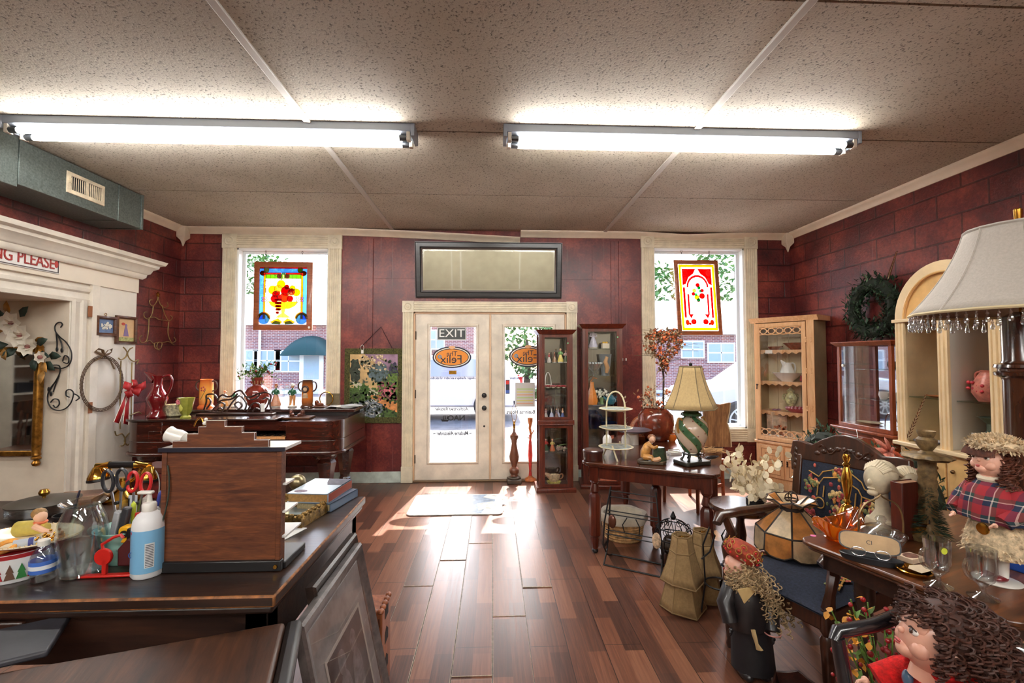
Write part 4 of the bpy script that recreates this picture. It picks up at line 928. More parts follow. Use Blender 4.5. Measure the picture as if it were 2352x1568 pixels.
mk('drawer', B().box(-.75, Y0+.02, ZD-.185, .35, Y0+.05, ZD-.07), DARKW, dk, bevel=.006)
for x in (X0+.08, X1-.07):
    for y in (Y0+.07, Y1-.07): mk('leg', B().box(x-.035, y-.035, 0, x+.035, y+.035, ZD-.06), DESK, dk, bevel=.006)
def D(px, py): return at(px, py, Z=ZD+.001)
# second worn table corner nearest the camera
c = at(695,1418,Z=.72); ang = math.atan2(.2, .635)
t2 = thing('plank_table', 'low worn plank topped table in front of the desk', 'table', (c.x, c.y, 0), ang)
mk('top', B().box(-1.1,-.5,.685,-.045,0,.72), wood((40,22,14),(96,58,36),'y',.5,s=7,coat=.1,bump=.4,name='plank_top'), t2, bevel=.012)
mk('end_strip', B().box(-.043,-.5,.68,0,0,.722), mat((22,17,16), .4), t2, bevel=.014)
for x, y in ((-.06,-.05),(-1.04,-.05),(-.06,-.44),(-1.04,-.44)): mk('leg', B().box(x-.03,y-.03,0,x+.03,y+.03,.685), DARKW, t2, bevel=.005)
mk('apron', B().box(-1.05,-.07,.6,-.05,-.04,.685), DARKW, t2)
q = at(20,1490,Z=.725); one('leather_folder', 'dark grey folder lying on plank table at photo edge', 'folder', B().box(-.13,-.1,0,.1,.1,.018), mat((48,48,54), .5, var=.2), q, rz=.5, bevel=.006)

# display case seen from behind
q = (D(372,1310)+D(640,1312))/2
w = (D(640,1312)-D(372,1310)).x/2
PLY = wood((64,30,16), (124,70,36), 'x', .55, s=20, coat=0, name='plywood_back')
t = thing('display_shelf', 'brown display shelf with stepped top on desk, seen from behind', 'shelf unit', q)
hz = .385
mk('back_panel', B().box(-w+.012, 0, .03, w-.012, .008, hz), PLY, t)
mk('side_panel', B().box(-w, -.004, .012, -w+.016, .03, hz), PLY, t, bevel=.002); mk('side_panel', B().box(w-.016, -.004, .012, w, .03, hz), PLY, t, bevel=.002)
WEDGE = mat((206,206,204), .3, name='pale_shelf')
mk('top_board', B().box(-w-.006, -.006, hz, w+.012, .12, hz+.010), WEDGE, t, bevel=.001)
mk('top_edge', B().box(-w-.008, -.01, hz-.002, w+.012, -.004, hz+.011), mat((30,32,44), .4), t)
st = [(-w+.03,0),(-w+.03,.022),(-w+.075,.022),(-w+.075,.045),(-w+.11,.045),(-w+.11,.068),(-.055,.068),(-.055,.088),(.005,.088),(.005,.068),(.06,.068),(.06,.048),(.10,.048),(.10,.024),(.145,.024),(.145,0)]
mk('stepped_crest', B().prism([(x, z+hz+.010) for x, z in st], .0, .014), PLY, t, bevel=.001, m2=WEDGE)
mk('base', B().box(-w-.012, -.012, 0, w+.006, .01, .034).box(-w-.012, .01, 0, w+.012, .17, .022), BLACK, t, bevel=.003)
for i, z in enumerate((.10,.18,.27)): mk('shelf', B().box(-w+.016, .008, z, w+.012, .07+.03*(2-i), z+.006), WEDGE, t)
for x in (-w+.008, w-.01): mk('screw', B().lathe([(.007,0),(.006,.004),(0,.005)], 12, T(x,-.013,.016,rx=PI/2)), BRASS, t)
mk('cord', B().tube(bez((-w+.02,-.004,.34),(-w+.05,-.01,.22),(-w-.01,-.01,.14),(-w+.004,-.012,.08)), .0025, 6), mat((40,50,40), .6), t)
mk('cord_ring', B().ring((-w-.002,-.014,.072), .013, .004, 20, 8, 'y'), BRASS, t)
sy = q.y+.03
b = at(420,1008,Y=sy+.03); t = thing('creamer', 'white porcelain creamer lying on its side on display shelf', 'creamer', (q.x-w+.06, sy, q.z+hz+.0125))
mk('body', B().lathe([(0,0),(.02,.002),(.024,.02),(.022,.04),(.026,.055),(.02,.05),(.018,.02),(0,.01)], 18, T(-.01,0,.022,ry=-PI/2+.3)), PORC, t)
mk('bowl', B().lathe([(.021,0),(.02,.012),(.012,.02),(0,.023)], 18, T(.018,0,.018)), PORC, t)
mk('handle', B().tube([(.03,0,.02),(.055,.0,.024),(.07,-.006,.016)], [.008,.006,.004], 8), PORC, t)
t = thing('brooch', 'small gold wire brooch standing on a step of the shelf', 'brooch', V((q.x-.075, q.y+.007, q.z+hz+.0785)))
mk('wire', B().tube(bez((-.022,0,.0),(-.012,0,.036),(.006,0,.036),(.008,0,.0)), .0025, 6), BRASS, t); mk('beads', B().ball((.012,0,.010), .007, 8, 6).ball((.015,0,.022), .006, 8, 6), PORC, t)

# pump bottle
p = D(339,1318); t = thing('pump_bottle', 'tall white pump bottle with pale blue label', 'bottle', p)
LBL = mat((120,176,214), .4, name='blue_label')
mk('bottle', B().lathe([(0,0),(.040,0),(.044,.006),(.044,.155),(.041,.175),(.032,.19),(.018,.2),(.016,.205),(0,.205)], 32), mat((232,234,236), .3), t)
mk('label', B().lathe([(.0446,.018),(.0448,.02),(.0448,.146),(.0446,.148)], 40), LBL, t)
mk('barcode_panel', B().sheet(lambda u, v: (.0452*math.cos(-1.15+.55*u), .0452*math.sin(-1.15+.55*u), .035+.075*v), 8, 1), mat((214,216,216), .5), t)
bb = B()
for i in range(14): bb.sheet(lambda u, v, i=i: (.0455*math.cos(-1.1+.45*u), .0455*math.sin(-1.1+.45*u), .038+.005*i+.0022*v), 8, 1)
mk('printed_lines', bb, mat((70,74,84), .6), t, kind='stuff')
mk('drop_mark', B().ring((-.024,-.0375,.075), .008, .0012, 16, 5, 'y'), mat((40,90,160), .4), t)
mk('red_mark', B().sheet(lambda u, v: (.0453*math.cos(-2.25+.14*u), .0453*math.sin(-2.25+.14*u), .137+.008*v), 3, 1), mat((206,60,90), .4), t)
cp = mk('pump_collar', B().lathe([(.019,.2),(.020,.202),(.020,.222),(.017,.226),(.008,.228),(.006,.25),(.007,.254),(0,.254)], 24), PORC, t)
mk('pump_head', B().box(-.035,-.009,.252,.011,.009,.262), PORC, cp, bevel=.004)
# red tape holder
p = D(240,1324); t = thing('tape_holder', 'bright red plastic hand tool standing on its flat bar', 'tool', p, .05); RP = mat((190,30,22), .4, var=.1, name='red_plastic')
mk('foot_bar', B().box(-.075,-.010,0,.085,.010,.008), RP, t, bevel=.003); mk('post', B().box(-.006,-.006,.008,.007,.006,.055), RP, t, bevel=.002)
mk('disc', B().lathe([(0,-.006),(.024,-.006),(.026,-.003),(.026,.003),(.024,.006),(0,.006)], 24, T(-.004,0,.062,rx=PI/2)), RP, t)
mk('arm', B().tube([(-.006,0,.085),(-.010,0,.10),(.025,0,.122),(.045,0,.128),(.052,.0,.118)], .005, 6), RP, t)
mk('shoe_block', B().prism([(.02,.02),(.02,.075),(.05,.11),(.09,.09),(.095,.02)], .02, .07), mat((70,18,20), .5), t, bevel=.006)

# glass jar
p = D(187,1316); t = thing('glass_jar', 'large clear glass jar with flared rim, empty', 'jar', p)
mk('jar', B().lathe([(0,.004),(.05,.004),(.053,.012),(.062,.07),(.066,.125),(.060,.17),(.046,.205),(.043,.213),(.058,.222),(.061,.226),(.057,.229),(.040,.215),(.043,.205),(.057,.17),(.063,.125),(.059,.07),(.049,.012),(0,.01)], 36), GLASSY, t)
mk('thick_base', B().lathe([(0,0),(.05,0),(.053,.004),(.05,.012),(0,.012)], 32), GLASSY, t)
# water bottle
p = D(98,1331); t = thing('water_bottle', 'small clear plastic water bottle with blue label', 'bottle', p)
mk('bottle', B().lathe([(0,.004),(.02,.0),(.03,.003),(.032,.012),(.029,.02),(.032,.03),(.032,.065),(.03,.075),(.018,.098),(.0125,.105),(.0125,.112)], 28), GLASSY, t)
mk('label', B().lathe([(.0325,.028),(.0327,.03),(.0327,.062),(.0325,.064)], 32), mat((66,106,186), .35), t)
mk('label_band', B().lathe([(.0331,.040),(.0331,.052)], 32), mat((226,230,236), .4), t)
mk('cap', B().lathe([(.0145,.106),(.015,.108),(.015,.122),(.013,.124),(0,.124)], 24), PORC, t)
# christmas tin with a plate of trinkets
p = D(2,1330); t = thing('christmas_tin', 'oval christmas tin printed with trees at the left edge', 'tin', p+V((-.005,.03,0)))
mk('tin', B().lathe([(0,0),(.098,0),(.1,.004),(.1,.085),(.096,.085),(.096,.01),(0,.01)], 40, None, (0,0,0), 1, .8), mat((222,224,224), .35), t)
mk('red_band', B().lathe([(.101,.072),(.101,.084)], 40, None, (0,0,0), 1, .8), mat((150,30,34), .4), t)
for k in range(9):
    a = -2.3+.28*k; x, y = .1015*math.cos(a), .0813*math.sin(a)
    m_ = T(x, y, .012, rz=a+PI/2)
    mk('printed_tree', B().prism([(-.012,0),(.012,0),(.006,.02),(.009,.02),(0,.045),(-.009,.02),(-.006,.02)], -.001, .001, 'y', m_), mat([(50,120,60),(170,30,40),(96,66,50)][k % 3], .5), t)
zt = p.z+.086
pl = thing('trinket_plate', 'cream oval plate heaped with trinkets on christmas tin', 'plate', (p.x+.01, p.y+.06, zt))
mk('plate', B().lathe([(0,.0),(.09,.0),(.12,.014),(.15,.022),(.149,.026),(.118,.018),(.09,.005),(0,.004)], 44, None, (0,0,0), 1.05, .75), mat((232,218,188), .25, coat=.4), pl)
bb = B()
for i in range(72): a = 2*PI*i/72; bb.ball((.155*math.cos(a), .11*math.sin(a), .025), .003, 6, 4)
mk('beaded_rim', bb, mat((206,182,136), .4), pl, kind='stuff')
def on_pl(dx, dy, z=.008): return V((p.x+.01+dx, p.y+.06+dy, zt+z))
t = thing('angel_figurine', 'little painted cherub figurine lying on the trinket plate', 'figurine', on_pl(-.01,.05))
mk('body', B().tube([(-.06,0,.02),(-.01,0,.025),(.03,0,.022)], [.026,.024,.016], 12), mat((196,176,84), .4, var=.2), t); mk('head', B().ball((.012,-.004,.062), (.019,.017,.02), 14, 9), SKIN, t)
mk('hair', B().ball((.004,.0,.07), (.022,.02,.019), 12, 8), mat((150,112,64), .6, var=.3, vs=80), t); mk('arm', B().tube([(.01,-.02,.035),(.045,-.025,.022),(.065,-.02,.018)], [.010,.008,.006], 8), SKIN, t)
mk('collar', B().ring((.01,0,.043), .014, .005, 14, 6), mat((206,110,70), .5), t)
t = thing('thread_spool', 'grey and blue cotton reel on the trinket plate', 'reel', on_pl(.04,-.035,.015), .6); mk('reel', B().tube([(-.03,0,0),(.03,0,0)], .014, 14), mat((170,176,184), .5), t); mk('blue_band', B().tube([(.004,0,0),(.016,0,0)], .0148, 14), mat((46,54,120), .5), t)
t = thing('bangle', 'orange and white bangle on the trinket plate', 'bangle', on_pl(.0,-.06,.014)); mk('band', B().ring((0,0,.0), .026, .007, 28, 8, 'z', T(rx=.35)), mat((214,150,70), .4, var=.3, vs=40), t)
t = thing('necklace', 'heap of gold beaded necklace on the trinket plate', 'necklace', on_pl(.085,.0,.008)); bb = B()
for i in range(46): bb.ball((R.gauss(0,.018), R.gauss(0,.016), abs(R.gauss(0,.01))+.004), .0045, 7, 5)
mk('beads', bb, BRASS, t, kind='stuff')
# round lidded glass dish with brass knob
p = D(100,1178); t = thing('lidded_dish', 'round cut glass dish with dark lid and brass knob', 'dish', p)
mk('dish', B().lathe([(0,0),(.105,0),(.118,.01),(.122,.05),(.118,.05),(.112,.012),(0,.008)], 40, lobes=20, amp=.015), GLASSY, t)
ld = mk('lid', B().lathe([(.124,.05),(.126,.054),(.09,.063),(0,.068)], 40), mat((60,54,46), .35, metal=.3), t); mk('knob', B().lathe([(.006,.066),(.006,.074),(.017,.082),(.02,.092),(.014,.104),(0,.107)], 20), BRASS, ld)
p = D(150,1172); one('cigar_box', 'flat pale topped wooden box behind the glass jar', 'box', B().box(-.09,-.09,0,.09,.09,.05), wood((70,34,18),(150,100,60),'x',.45), p+V((-.0,.06,0)), rz=.3, bevel=.003)
p = D(152,1232); t = thing('pen_cup', 'black pen cup standing behind the glass jar', 'cup', p)
mk('cup', B().lathe([(0,0),(.036,0),(.042,.085),(.039,.085),(.034,.006),(0,.006)], 28), BLACK, t)
t = thing('pen', 'dark pen leaning in the black pen cup', 'pen', p+V((.0,0,.01))); mk('barrel', B().tube([(0,.0,0),(.03,.0,.11),(.045,0,.165)], [.0045,.0055,.003], 8), mat((40,40,60), .3), t)
p = D(98,1238)
for i, (c_, dx, dy, lab) in enumerate((((40,60,160),.02,-.01,'blue pen lying beside the trinket plate'),((44,46,60),.06,.012,'dark pen lying above the blue pen'),((196,40,36),.075,-.03,'red capped black marker lying by water bottle'))):
    t = thing('pen', lab, 'pen', p+V((dx,dy,.007)), .12*i); mk('barrel', B().tube([(-.06,0,0),(.05,0,0)], .0065, 8), mat((44,46,60), .35), t); mk('cap', B().tube([(-.065,0,0),(-.02,0,0)], .0075, 8), mat(c_, .35), t)

# mint green planter full of tools
p = D(278,1290); t = thing('planter_pot', 'mint green ceramic pot holding scissors and tools', 'pot', p+V((.0,.02,0)))
MINT = mat((140,186,172), .25, coat=.5, var=.12, name='mint_glaze')
mk('pot', B().lathe([(0,0),(.05,0),(.055,.01),(.07,.06),(.082,.10),(.09,.112),(.086,.114),(.074,.1),(.06,.05),(0,.03)], 36), MINT, t)
mk('shell_handle', B().ball((-.095,-.01,.10), (.026,.016,.02), 12, 8).tube([(-.08,0,.07),(-.1,-.01,.085),(-.098,-.012,.1)], .01, 8), MINT, t)
o_ = p+V((0,.02,.05))
def tool(nm, label, cat, dx, dy, rx, ry, rz=0): return thing(nm, label, cat, o_+V((dx,dy,0)), rz, None, rx, ry)
def scissors(label, c_, dx, dy, ry, s=1.0, rz=0, dz=.09):
    t = tool('scissors', label, 'scissors', dx, dy, 0, ry, rz); t.location.z += dz; P_ = mat(c_, .35)
    for sx in (-1, 1):
        mk('handle', B().tube([(sx*.028*s+.021*s*math.cos(a)*(1), 0, .15*s+.042*s*math.sin(a)) for a in [2*PI*i/22 for i in range(22)]], .0065*s, 8, True), P_, t)
        mk('blade', B().prism([(sx*.012*s,.105*s),(sx*.022*s,.11*s),(-sx*.006*s,-.10),(-sx*.012*s,-.10)], .002*sx, .002*sx+.003), mat((180,182,186), .3, metal=1), t)
    mk('pivot', B().lathe([(.007*s,-.004),(.007*s,.006),(0,.007)], 12, T(0,0,.06*s,rx=PI/2)), IRON, t)
scissors('red handled scissors standing in the mint pot', (196,34,36), .025, .0, .10, .8); scissors('large black handled scissors standing in the mint pot', (34,35,40), -.03, .0, -.10, .85)
t = tool('stapler', 'grey and black stapler standing open in the mint pot', 'stapler', -.02, -.03, .1, .25)
mk('upper_arm', B().box(-.016,-.01,0,.004,.01,.13), mat((176,178,182), .35), t, bevel=.004); mk('lower_arm', B().box(.008,-.01,.0,.03,.01,.15), mat((50,50,54), .4), t, bevel=.004); mk('base_plate', B().box(-.03,-.013,-.03,.03,.013,.0, T(ry=.5)), mat((70,66,60), .4), t)
t = tool('tape_measure', 'yellow and black tape measure in front of mint pot rim', 'tape measure', .045, -.055, 0, 0); YEL = mat((230,170,30), .4)
mk('body', B().prism(rrect(-.02,.03,.022,.085,.016), -.014, .014), YEL, t, bevel=.004); mk('grip', B().prism(rrect(.008,.03,.025,.08,.008), -.016, .016), BLACK, t, bevel=.003); mk('badge', B().lathe([(.012,0),(.012,.003),(0,.004)], 16, T(0,-.014,.06,rx=PI/2)), BLACK, t)
t = tool('marker', 'red capped white marker in the mint pot', 'marker', .052, -.03, -.05, .03); mk('barrel', B().tube([(0,0,0),(0,0,.08)], .009, 12), PORC, t); mk('cap', B().tube([(0,0,.08),(0,0,.115)], [.0105,.009], 12), RP, t)
for k, (nm, lab, c_, dx, dy, ry, l, r_) in enumerate((('highlighter','yellow green highlighter in the mint pot',(190,206,60),.028,-.01,.0,.15,.008),('screwdriver','clear handled screwdriver in the mint pot',(176,170,160),.05,.0,.1,.17,.013),('screwdriver','dark metal screwdriver leaning right in the mint pot',(90,84,80),.062,-.01,.35,.14,.010),('pen','blue capped pen in the mint pot',(50,60,140),.06,.02,.2,.18,.006),('hammer_handle','tan wooden tool handle in the mint pot',(190,140,110),.065,-.04,.05,.09,.012),('ruler','pale grey ruler standing in the mint pot',(190,194,200),.0,.02,.02,.16,.014))):
    t = tool(nm, lab, 'tool' if nm != 'pen' else 'pen', dx, dy, 0, ry)
    if nm == 'ruler': mk('strip', B().box(-r_,-.002,0,r_,.002,l), mat(c_, .4), t); mk('markings', B().box(-r_,-.0025,.02,-r_+.005,-.002,l-.01), IRON, t)
    else: mk('shaft', B().tube([(0,0,0),(0,0,l*.55)], r_*.5, 8), mat((170,170,172), .3, metal=.9), t); mk('grip', B().lathe([(r_*.6,l*.5),(r_,l*.56),(r_*.9,l*.75),(r_,l*.92),(0,l)], 14), mat(c_, .3), t)
# brass telephone
p = D(285,1146); t = thing('telephone', 'antique style brass telephone with black handset grip at desk back', 'telephone', p); PB = mat((214,164,70), .15, metal=1, name='polished_brass')
mk('base', B().lathe([(0,0),(.085,0),(.085,.015),(.06,.03),(.03,.05),(.025,.09),(0,.09)], 28), PB, t)
mk('cradle', B().tube(bez((-.075,0,.145),(-.05,0,.06),(.05,0,.06),(.075,0,.145)), .009, 10).tube([(0,0,.085),(0,0,.105)], .02, 12), PB, t)
hs = mk('handset', B().tube([(-.06,-.01,.168),(.06,-.01,.168)], .017, 14), BLACK, t)
for s in (-1, 1):
    mk('earpiece', B().tube([(s*.06,-.01,.168),(s*.095,-.01,.166),(s*.12,-.01,.158)], [.019,.012,.02], 14).lathe([(.016,0),(.028,-.02),(.043,-.045),(.044,-.058),(.03,-.058)], 24, T(s*.122,-.01,.16,ry=s*.15)), PB, hs)
    mk('mouth_rim', B().lathe([(.046,-.056),(.047,-.066),(.04,-.07),(0,-.07)], 24, T(s*.122,-.01,.16,ry=s*.15)), BLACK, hs)
mk('cord', B().tube(bez((.12,.0,.15),(.17,.0,.14),(.17,.0,.06),(.16,.0,.002)), .003, 6), mat((180,180,176), .4), t)
p = D(350,1146); t = thing('red_box', 'dark red patterned box between telephone and display shelf', 'box', p+V((.0,.07,0)))
mk('body', B().box(-.09,-.06,0,.10,.08,.12), mat((96,26,20), .5, var=.4, vs=60), t, bevel=.004); mk('lid', B().box(-.094,-.064,.12,.104,.084,.15), mat((66,18,14), .5), t, bevel=.004)

# right end of the desk: ornate gilt frame, brass ball, books
p = D(668,1186); t = thing('ornate_frame', 'ornate gilt and bronze picture frame lying on desk', 'frame', p+V((.0,.02,0)), -.18)
OG = mat((126,98,50), .4, metal=.7, var=.5, vs=40, bump=.8, bs=70, name='bronze_gilding')
mk('frame', B().rect(-.11,-.08,.07,.08,[(0,0),(0,-.02),(.015,-.035),(.028,-.03),(.045,-.048),(.06,-.03),(.062,0)], T(0,0,0,rx=-PI/2)), OG, t)
cb2 = B()
for i in range(60):
    u = i/60*4; sd = int(u); f = u-sd; x, y = [(-.155+.27*f,-.13),(.115,-.13+.25*f),(.115-.27*f,.125),(-.155,.125-.25*f)][sd]
    cb2.ball((x, y, .034+.008*(i % 2)), (.013,.013,.010), 8, 6)
mk('carved_edge', cb2, OG, t, kind='stuff'); mk('glass', B().box(-.11,-.08,.004,.07,.08,.008), mat((150,160,160), .1), t)
p = D(648,1172); t = thing('brass_finial', 'brushed brass ball finial behind the ornate gilt frame', 'finial', p+V((.0,.16,0)))
mk('stem', B().lathe([(.03,0),(.03,.01),(.012,.02),(.012,.05)], 18), GOLD, t); mk('ball', B().ball((0,0,.082), .038, 24, 14), mat((150,138,106), .35, metal=.9), t)
p = D(726,1160)
def book(loc, rz, w, l, h, c_, label, page=(214,170,110), grp=None, cover=None):
    t = thing('book', label, 'book', loc, rz, grp)
    mk('pages', B().box(-w/2+.004,-l/2+.004,.004,w/2-.006,l/2-.004,h-.004), mat(page, .8, var=.12, vs=120), t)
    mk('cover', B().box(-w/2,-l/2,0,w/2,l/2,.004).box(-w/2,-l/2,h-.004,w/2,l/2,h).box(w/2-.004,-l/2,0,w/2,l/2,h), mat(c_, .3, coat=.3), t)
    return t
book(p+V((.045,.03,.001)), -.22, .17, .24, .036, (96,116,140), 'blue grey book, lower of the two on desk corner', (206,186,140), 'books on the desk corner')
t = book(p+V((.01,.035,.038)), -.12, .19, .25, .042, (176,194,210), 'book with pale sky cover picture, upper of the two on desk', (214,166,100), 'books on the desk corner')
mk('cover_picture', B().prism([(.02,.02),(.09,.02),(.09,.12),(-.02,.12),(.0,.06)], .042, .0428, 'z'), mat((70,66,78), .5, var=.4, vs=40), t); mk('cover_flowers', B().prism([(x*.03-.05,y*.02-.09) for x, y in oval(1,1,14)], .042, .0428, 'z'), mat((120,104,120), .5, var=.4, vs=90), t)
mk('jacket_spine', B().box(.0915,-.12,.004,.0965,.12,.038), mat((150,70,50), .4), t)
one('paper_slip', 'white paper slip sticking out beside the ornate frame', 'paper', B().box(-.05,-.07,0,.05,.07,.002), mat((232,232,230), .7), D(652,1225), rz=-.3)

# frames leaning on the desk side
FRD = wood((24,18,16), (66,50,42), 'y', .35, s=14, name='old_frame')
def lean(ya, yb, h, xb, xt, m_, label, pic=None):
    t = thing('leaning_frame', label, 'picture frame', (xb, (ya+yb)/2, .001), PI/2, 'picture frames leaning on the desk', math.atan2(xb-xt, h)*-1 if 0 else 0)
    t.rotation_euler = (0, 0, PI/2)
    w = (yb-ya)/2; tl = math.atan2(xb-xt, h)
    M_ = Matrix.Rotation(-tl, 4, 'X'); L = math.hypot(h, xb-xt)
    mk('frame', B().rect(-w+.05, .05, w-.05, L-.05, [(0,.012),(0,-.002),(.02,-.012),(.042,-.02),(.05,-.012),(.05,.012)], M_), m_, t)
    mk('backing', B().box(-w+.045,.0,.045,w-.045,.008,L-.045, M_), mat(pic or (70,62,58), .5, var=.2), t)
    return t, w, L, M_
SILV = mat((108,102,100), .35, metal=.35, var=.3, vs=20, name='pewter_frame')
t, w, L, M_ = lean(1.39, 2.0, .70, -.425, -.575, SILV, 'pewter frame with old black and white portrait leaning nearest camera', (150,150,150))
mk('mat_line', B().rect(-.17, .2, .17, L-.2, [(0,-.001),(0,-.003),(.012,-.003),(.012,-.001)], M_), mat((196,192,184), .6), t)
mk('old_photograph', B().box(-.17,-.002,.2,.17,0,L-.2, M_), mat((84,84,86), .4, var=.4, vs=9), t)
for s, nm in ((-.06,'portrait_figure'),(.06,'portrait_figure')): mk(nm, B().prism([(s+x*.05, .33+z*.09) for x, z in oval(1,1,16)], -.004,-.002, 'y', M_).prism([(s+x*.03, .45+z*.04) for x, z in oval(1,1,16)], -.004,-.002, 'y', M_), mat((128,128,130), .4, var=.3, vs=30), t)
mk('frame_glass', B().box(-w+.05,-.008,.05,w-.05,-.006,L-.05, M_), GLASS, t)
lean(1.56, 2.03, .73, -.468, -.605, FRD, 'dark wooden frame leaning between pewter frame and desk'); lean(1.66, 2.045, .66, -.50, -.622, FRD, 'dark wooden frame leaning innermost, flat against the desk side', (44,38,36))
# carved wooden block box
p = V((-.52, 2.02, 0)); q = at(858,1382,Y=2.12); t = thing('carved_box', 'orange brown carved upright wooden box with scalloped top', 'box', (q.x, 2.135, 0)); OW = wood((112,56,28), (176,104,62), 'z', .5, name='carved_oak')
h = q.z; w = .055
mk('body', B().box(-w,-.08,0,w,.08,h-.015), OW, t, bevel=.003)
sc = B()
for i in range(5): sc.ball((-w+.012+i*(2*w-.024)/4,-.072,h-.014), (.014,.014,.012), 10, 6).ball((w-.008,-.07+i*.036,h-.014), (.014,.018,.012), 10, 6)
mk('scalloped_rim', sc, OW, t)
for z in (.12,.24,.35): mk('cut_out', B().prism([(-.03,z-.03),(.03,z-.03),(.03,z+.01),(0,z+.035),(-.03,z+.01)], w, w+.0015, 'x'), mat((24,16,14), .7), t)
cr = B()
for i in range(7): cr.tube([(-.05+.015*i,-.081,h-.04),(-.048+.015*i,-.081,h-.075-.02*(i % 3))], .002, 5)
mk('carving', cr, mat((66,34,20), .7), t)
# ---------------------------------------------------------------- front wall: mirror over the door, garden hanging
t = thing('wall_mirror', 'wide black framed mirror hung over the double door', 'mirror', (0,0,0)); a, c = at(955,557,Y=YB-.03), at(1290,685,Y=YB-.03)
t.location = ((a.x+c.x)/2, YB-.004, (a.z+c.z)/2); w, h = (c.x-a.x)/2, (a.z-c.z)/2; BKF = wood((18,18,20),(44,42,44),'x',.35,coat=.3,name='black_frame')
M_ = Matrix.Rotation(math.radians(-7), 4, 'X') @ Matrix.Translation((0,-.05,0))
t.rotation_euler.x = math.radians(7.5); t.location.y -= .045
mk('frame', B().rect(-w+.09,-h+.09,w-.09,h-.09,[(0,0),(0,-.012),(.02,-.016),(.03,-.03),(.075,-.03),(.085,-.018),(.09,-.018),(.09,0)]), BKF, t)
mk('gilt_lip', B().rect(-w+.085,-h+.085,w-.085,h-.085,[(0,-.003),(0,-.013),(.009,-.016),(.009,-.003)]), mat((70,44,24), .4), t)
mk('mirror_glass', B().box(-w+.085,-.008,-h+.085,w-.085,-.002,h-.085), MIRROR, t)
mk('bevel_edge', B().rect(-w+.11,-h+.11,w-.11,h-.11,[(0,-.008),(0,-.0085),(.025,-.0082),(.025,-.008)]), mat((236,238,236), .08, metal=1), t)

a, c = at(792,800,Y=YB-.02), at(925,971,Y=YB-.02)
t = thing('garden_picture', 'green bordered garden scene wall hanging between piano and door', 'wall hanging', ((a.x+c.x)/2, YB-.018, (a.z+c.z)/2)); w, h = (c.x-a.x)/2, (a.z-c.z)/2
mk('border', B().box(-w,-.004,-h,w,.008,h), mat((70,68,34), .95, var=.6, vs=60), t)
iw, ih = w-.065, h-.07
def art(nm, poly, c_, d, var=.35, vs=30): mk(nm, B().prism([(x*iw, z*ih) for x, z in poly], -.005-d*.0008, -.004-d*.0008), mat(c_, .9, var=var, vs=vs), t)
art('sky', [(-1,-1),(1,-1),(1,1),(-1,1)], (206,172,120), 0, .2, 5)
art('sky_cloud', [(-.4,1),(1,1),(1,.3),(.6,.5),(.1,.7)], (150,120,140), 1, .3, 8)
def blob(cx, cz, rx, rz, n=26, s=.12):
    return [(cx+rx*(1+s*math.sin(7*a+cx*9))*math.cos(a), cz+rz*(1+s*math.sin(5*a+cz*7))*math.sin(a)) for a in [2*PI*i/n for i in range(n)]]
art('far_tree', blob(.2,.42,.42,.3), (88,104,108), 2); art('left_tree', blob(-.78,.45,.22,.42), (56,62,52), 3); art('dark_tree', blob(.82,.35,.2,.4), (60,56,76), 3)
art('meadow', [(-1,-1),(1,-1),(1,0),(.3,-.1),(-.3,-.15),(-1,-.05)], (74,96,50), 4); art('path', [(-.1,-.3),(.2,-.3),(1,-.55),(1,-.85),(.5,-.7),(-.2,-.5)], (190,126,74), 5, .4, 14)
art('hedge', [(.15,-.1),(.3,.15),(.55,.2),(.6,.38),(1,.4),(1,-.2),(.2,-.3)], (96,120,56), 5); art('bush', blob(-.4,-.15,.18,.2), (56,84,38), 6); art('flower_bank', blob(-.2,-.72,.62,.28), (96,104,112), 7, .6, 40); art('pink_flowers', blob(.6,-.2,.3,.16), (176,96,104), 7, .5, 60); art('left_bank', blob(-.75,-.5,.26,.3), (58,70,40), 6)
q = random.Random(77)
for nm, c_, n_, bx in (('tree_dabs',(70,80,66),90,(-1,1,.05,.8)),('hedge_dabs',(74,100,48),120,(-1,1,-.5,.1)),('flower_dabs',(150,84,96),70,(.2,1,-.45,.1)),('pale_dabs',(176,180,176),60,(-.9,.3,-.98,-.45)),('shade_dabs',(40,50,34),90,(-1,1,-.98,-.2)),('sky_dabs',(216,186,150),60,(-.6,.5,.5,1))):
    b = B()
    for i in range(n_): b.prism([(x*iw, z*ih) for x, z in blob(min(.95,max(-.95,q.uniform(bx[0],bx[1]))), min(.95,q.uniform(bx[2],bx[3])), q.uniform(.02,.07), q.uniform(.015,.05), 9)], -.0118, -.0108)
    mk(nm, b, mat(c_, .9, var=.4, vs=50), t, kind='stuff')
for k in range(3): art('light_ray', [(-.98+.1*k,.12),(-.9+.1*k,.14),(-.1+.3*k,-.32),(-.3+.3*k,-.32)], (190,184,160), 4.4+.1*k, .1)
n_ = V((-.02, -.006, h+.26)); mk('cord', B().tube([(-w*.5,-.006,h), n_+V((.1,0,.0)), (w*.62,-.006,h)], .005, 6), mat((50,22,26), .8), t)
mk('price_tag', B().box(-w*.4-.012,-.012,h-.06,-w*.4+.016,-.01,h-.02), PORC, t); mk('tag_loop', B().ring((-w*.4,-.011,h+.01), .018, .002, 14, 5, 'y', e=1.8), PORC, t)

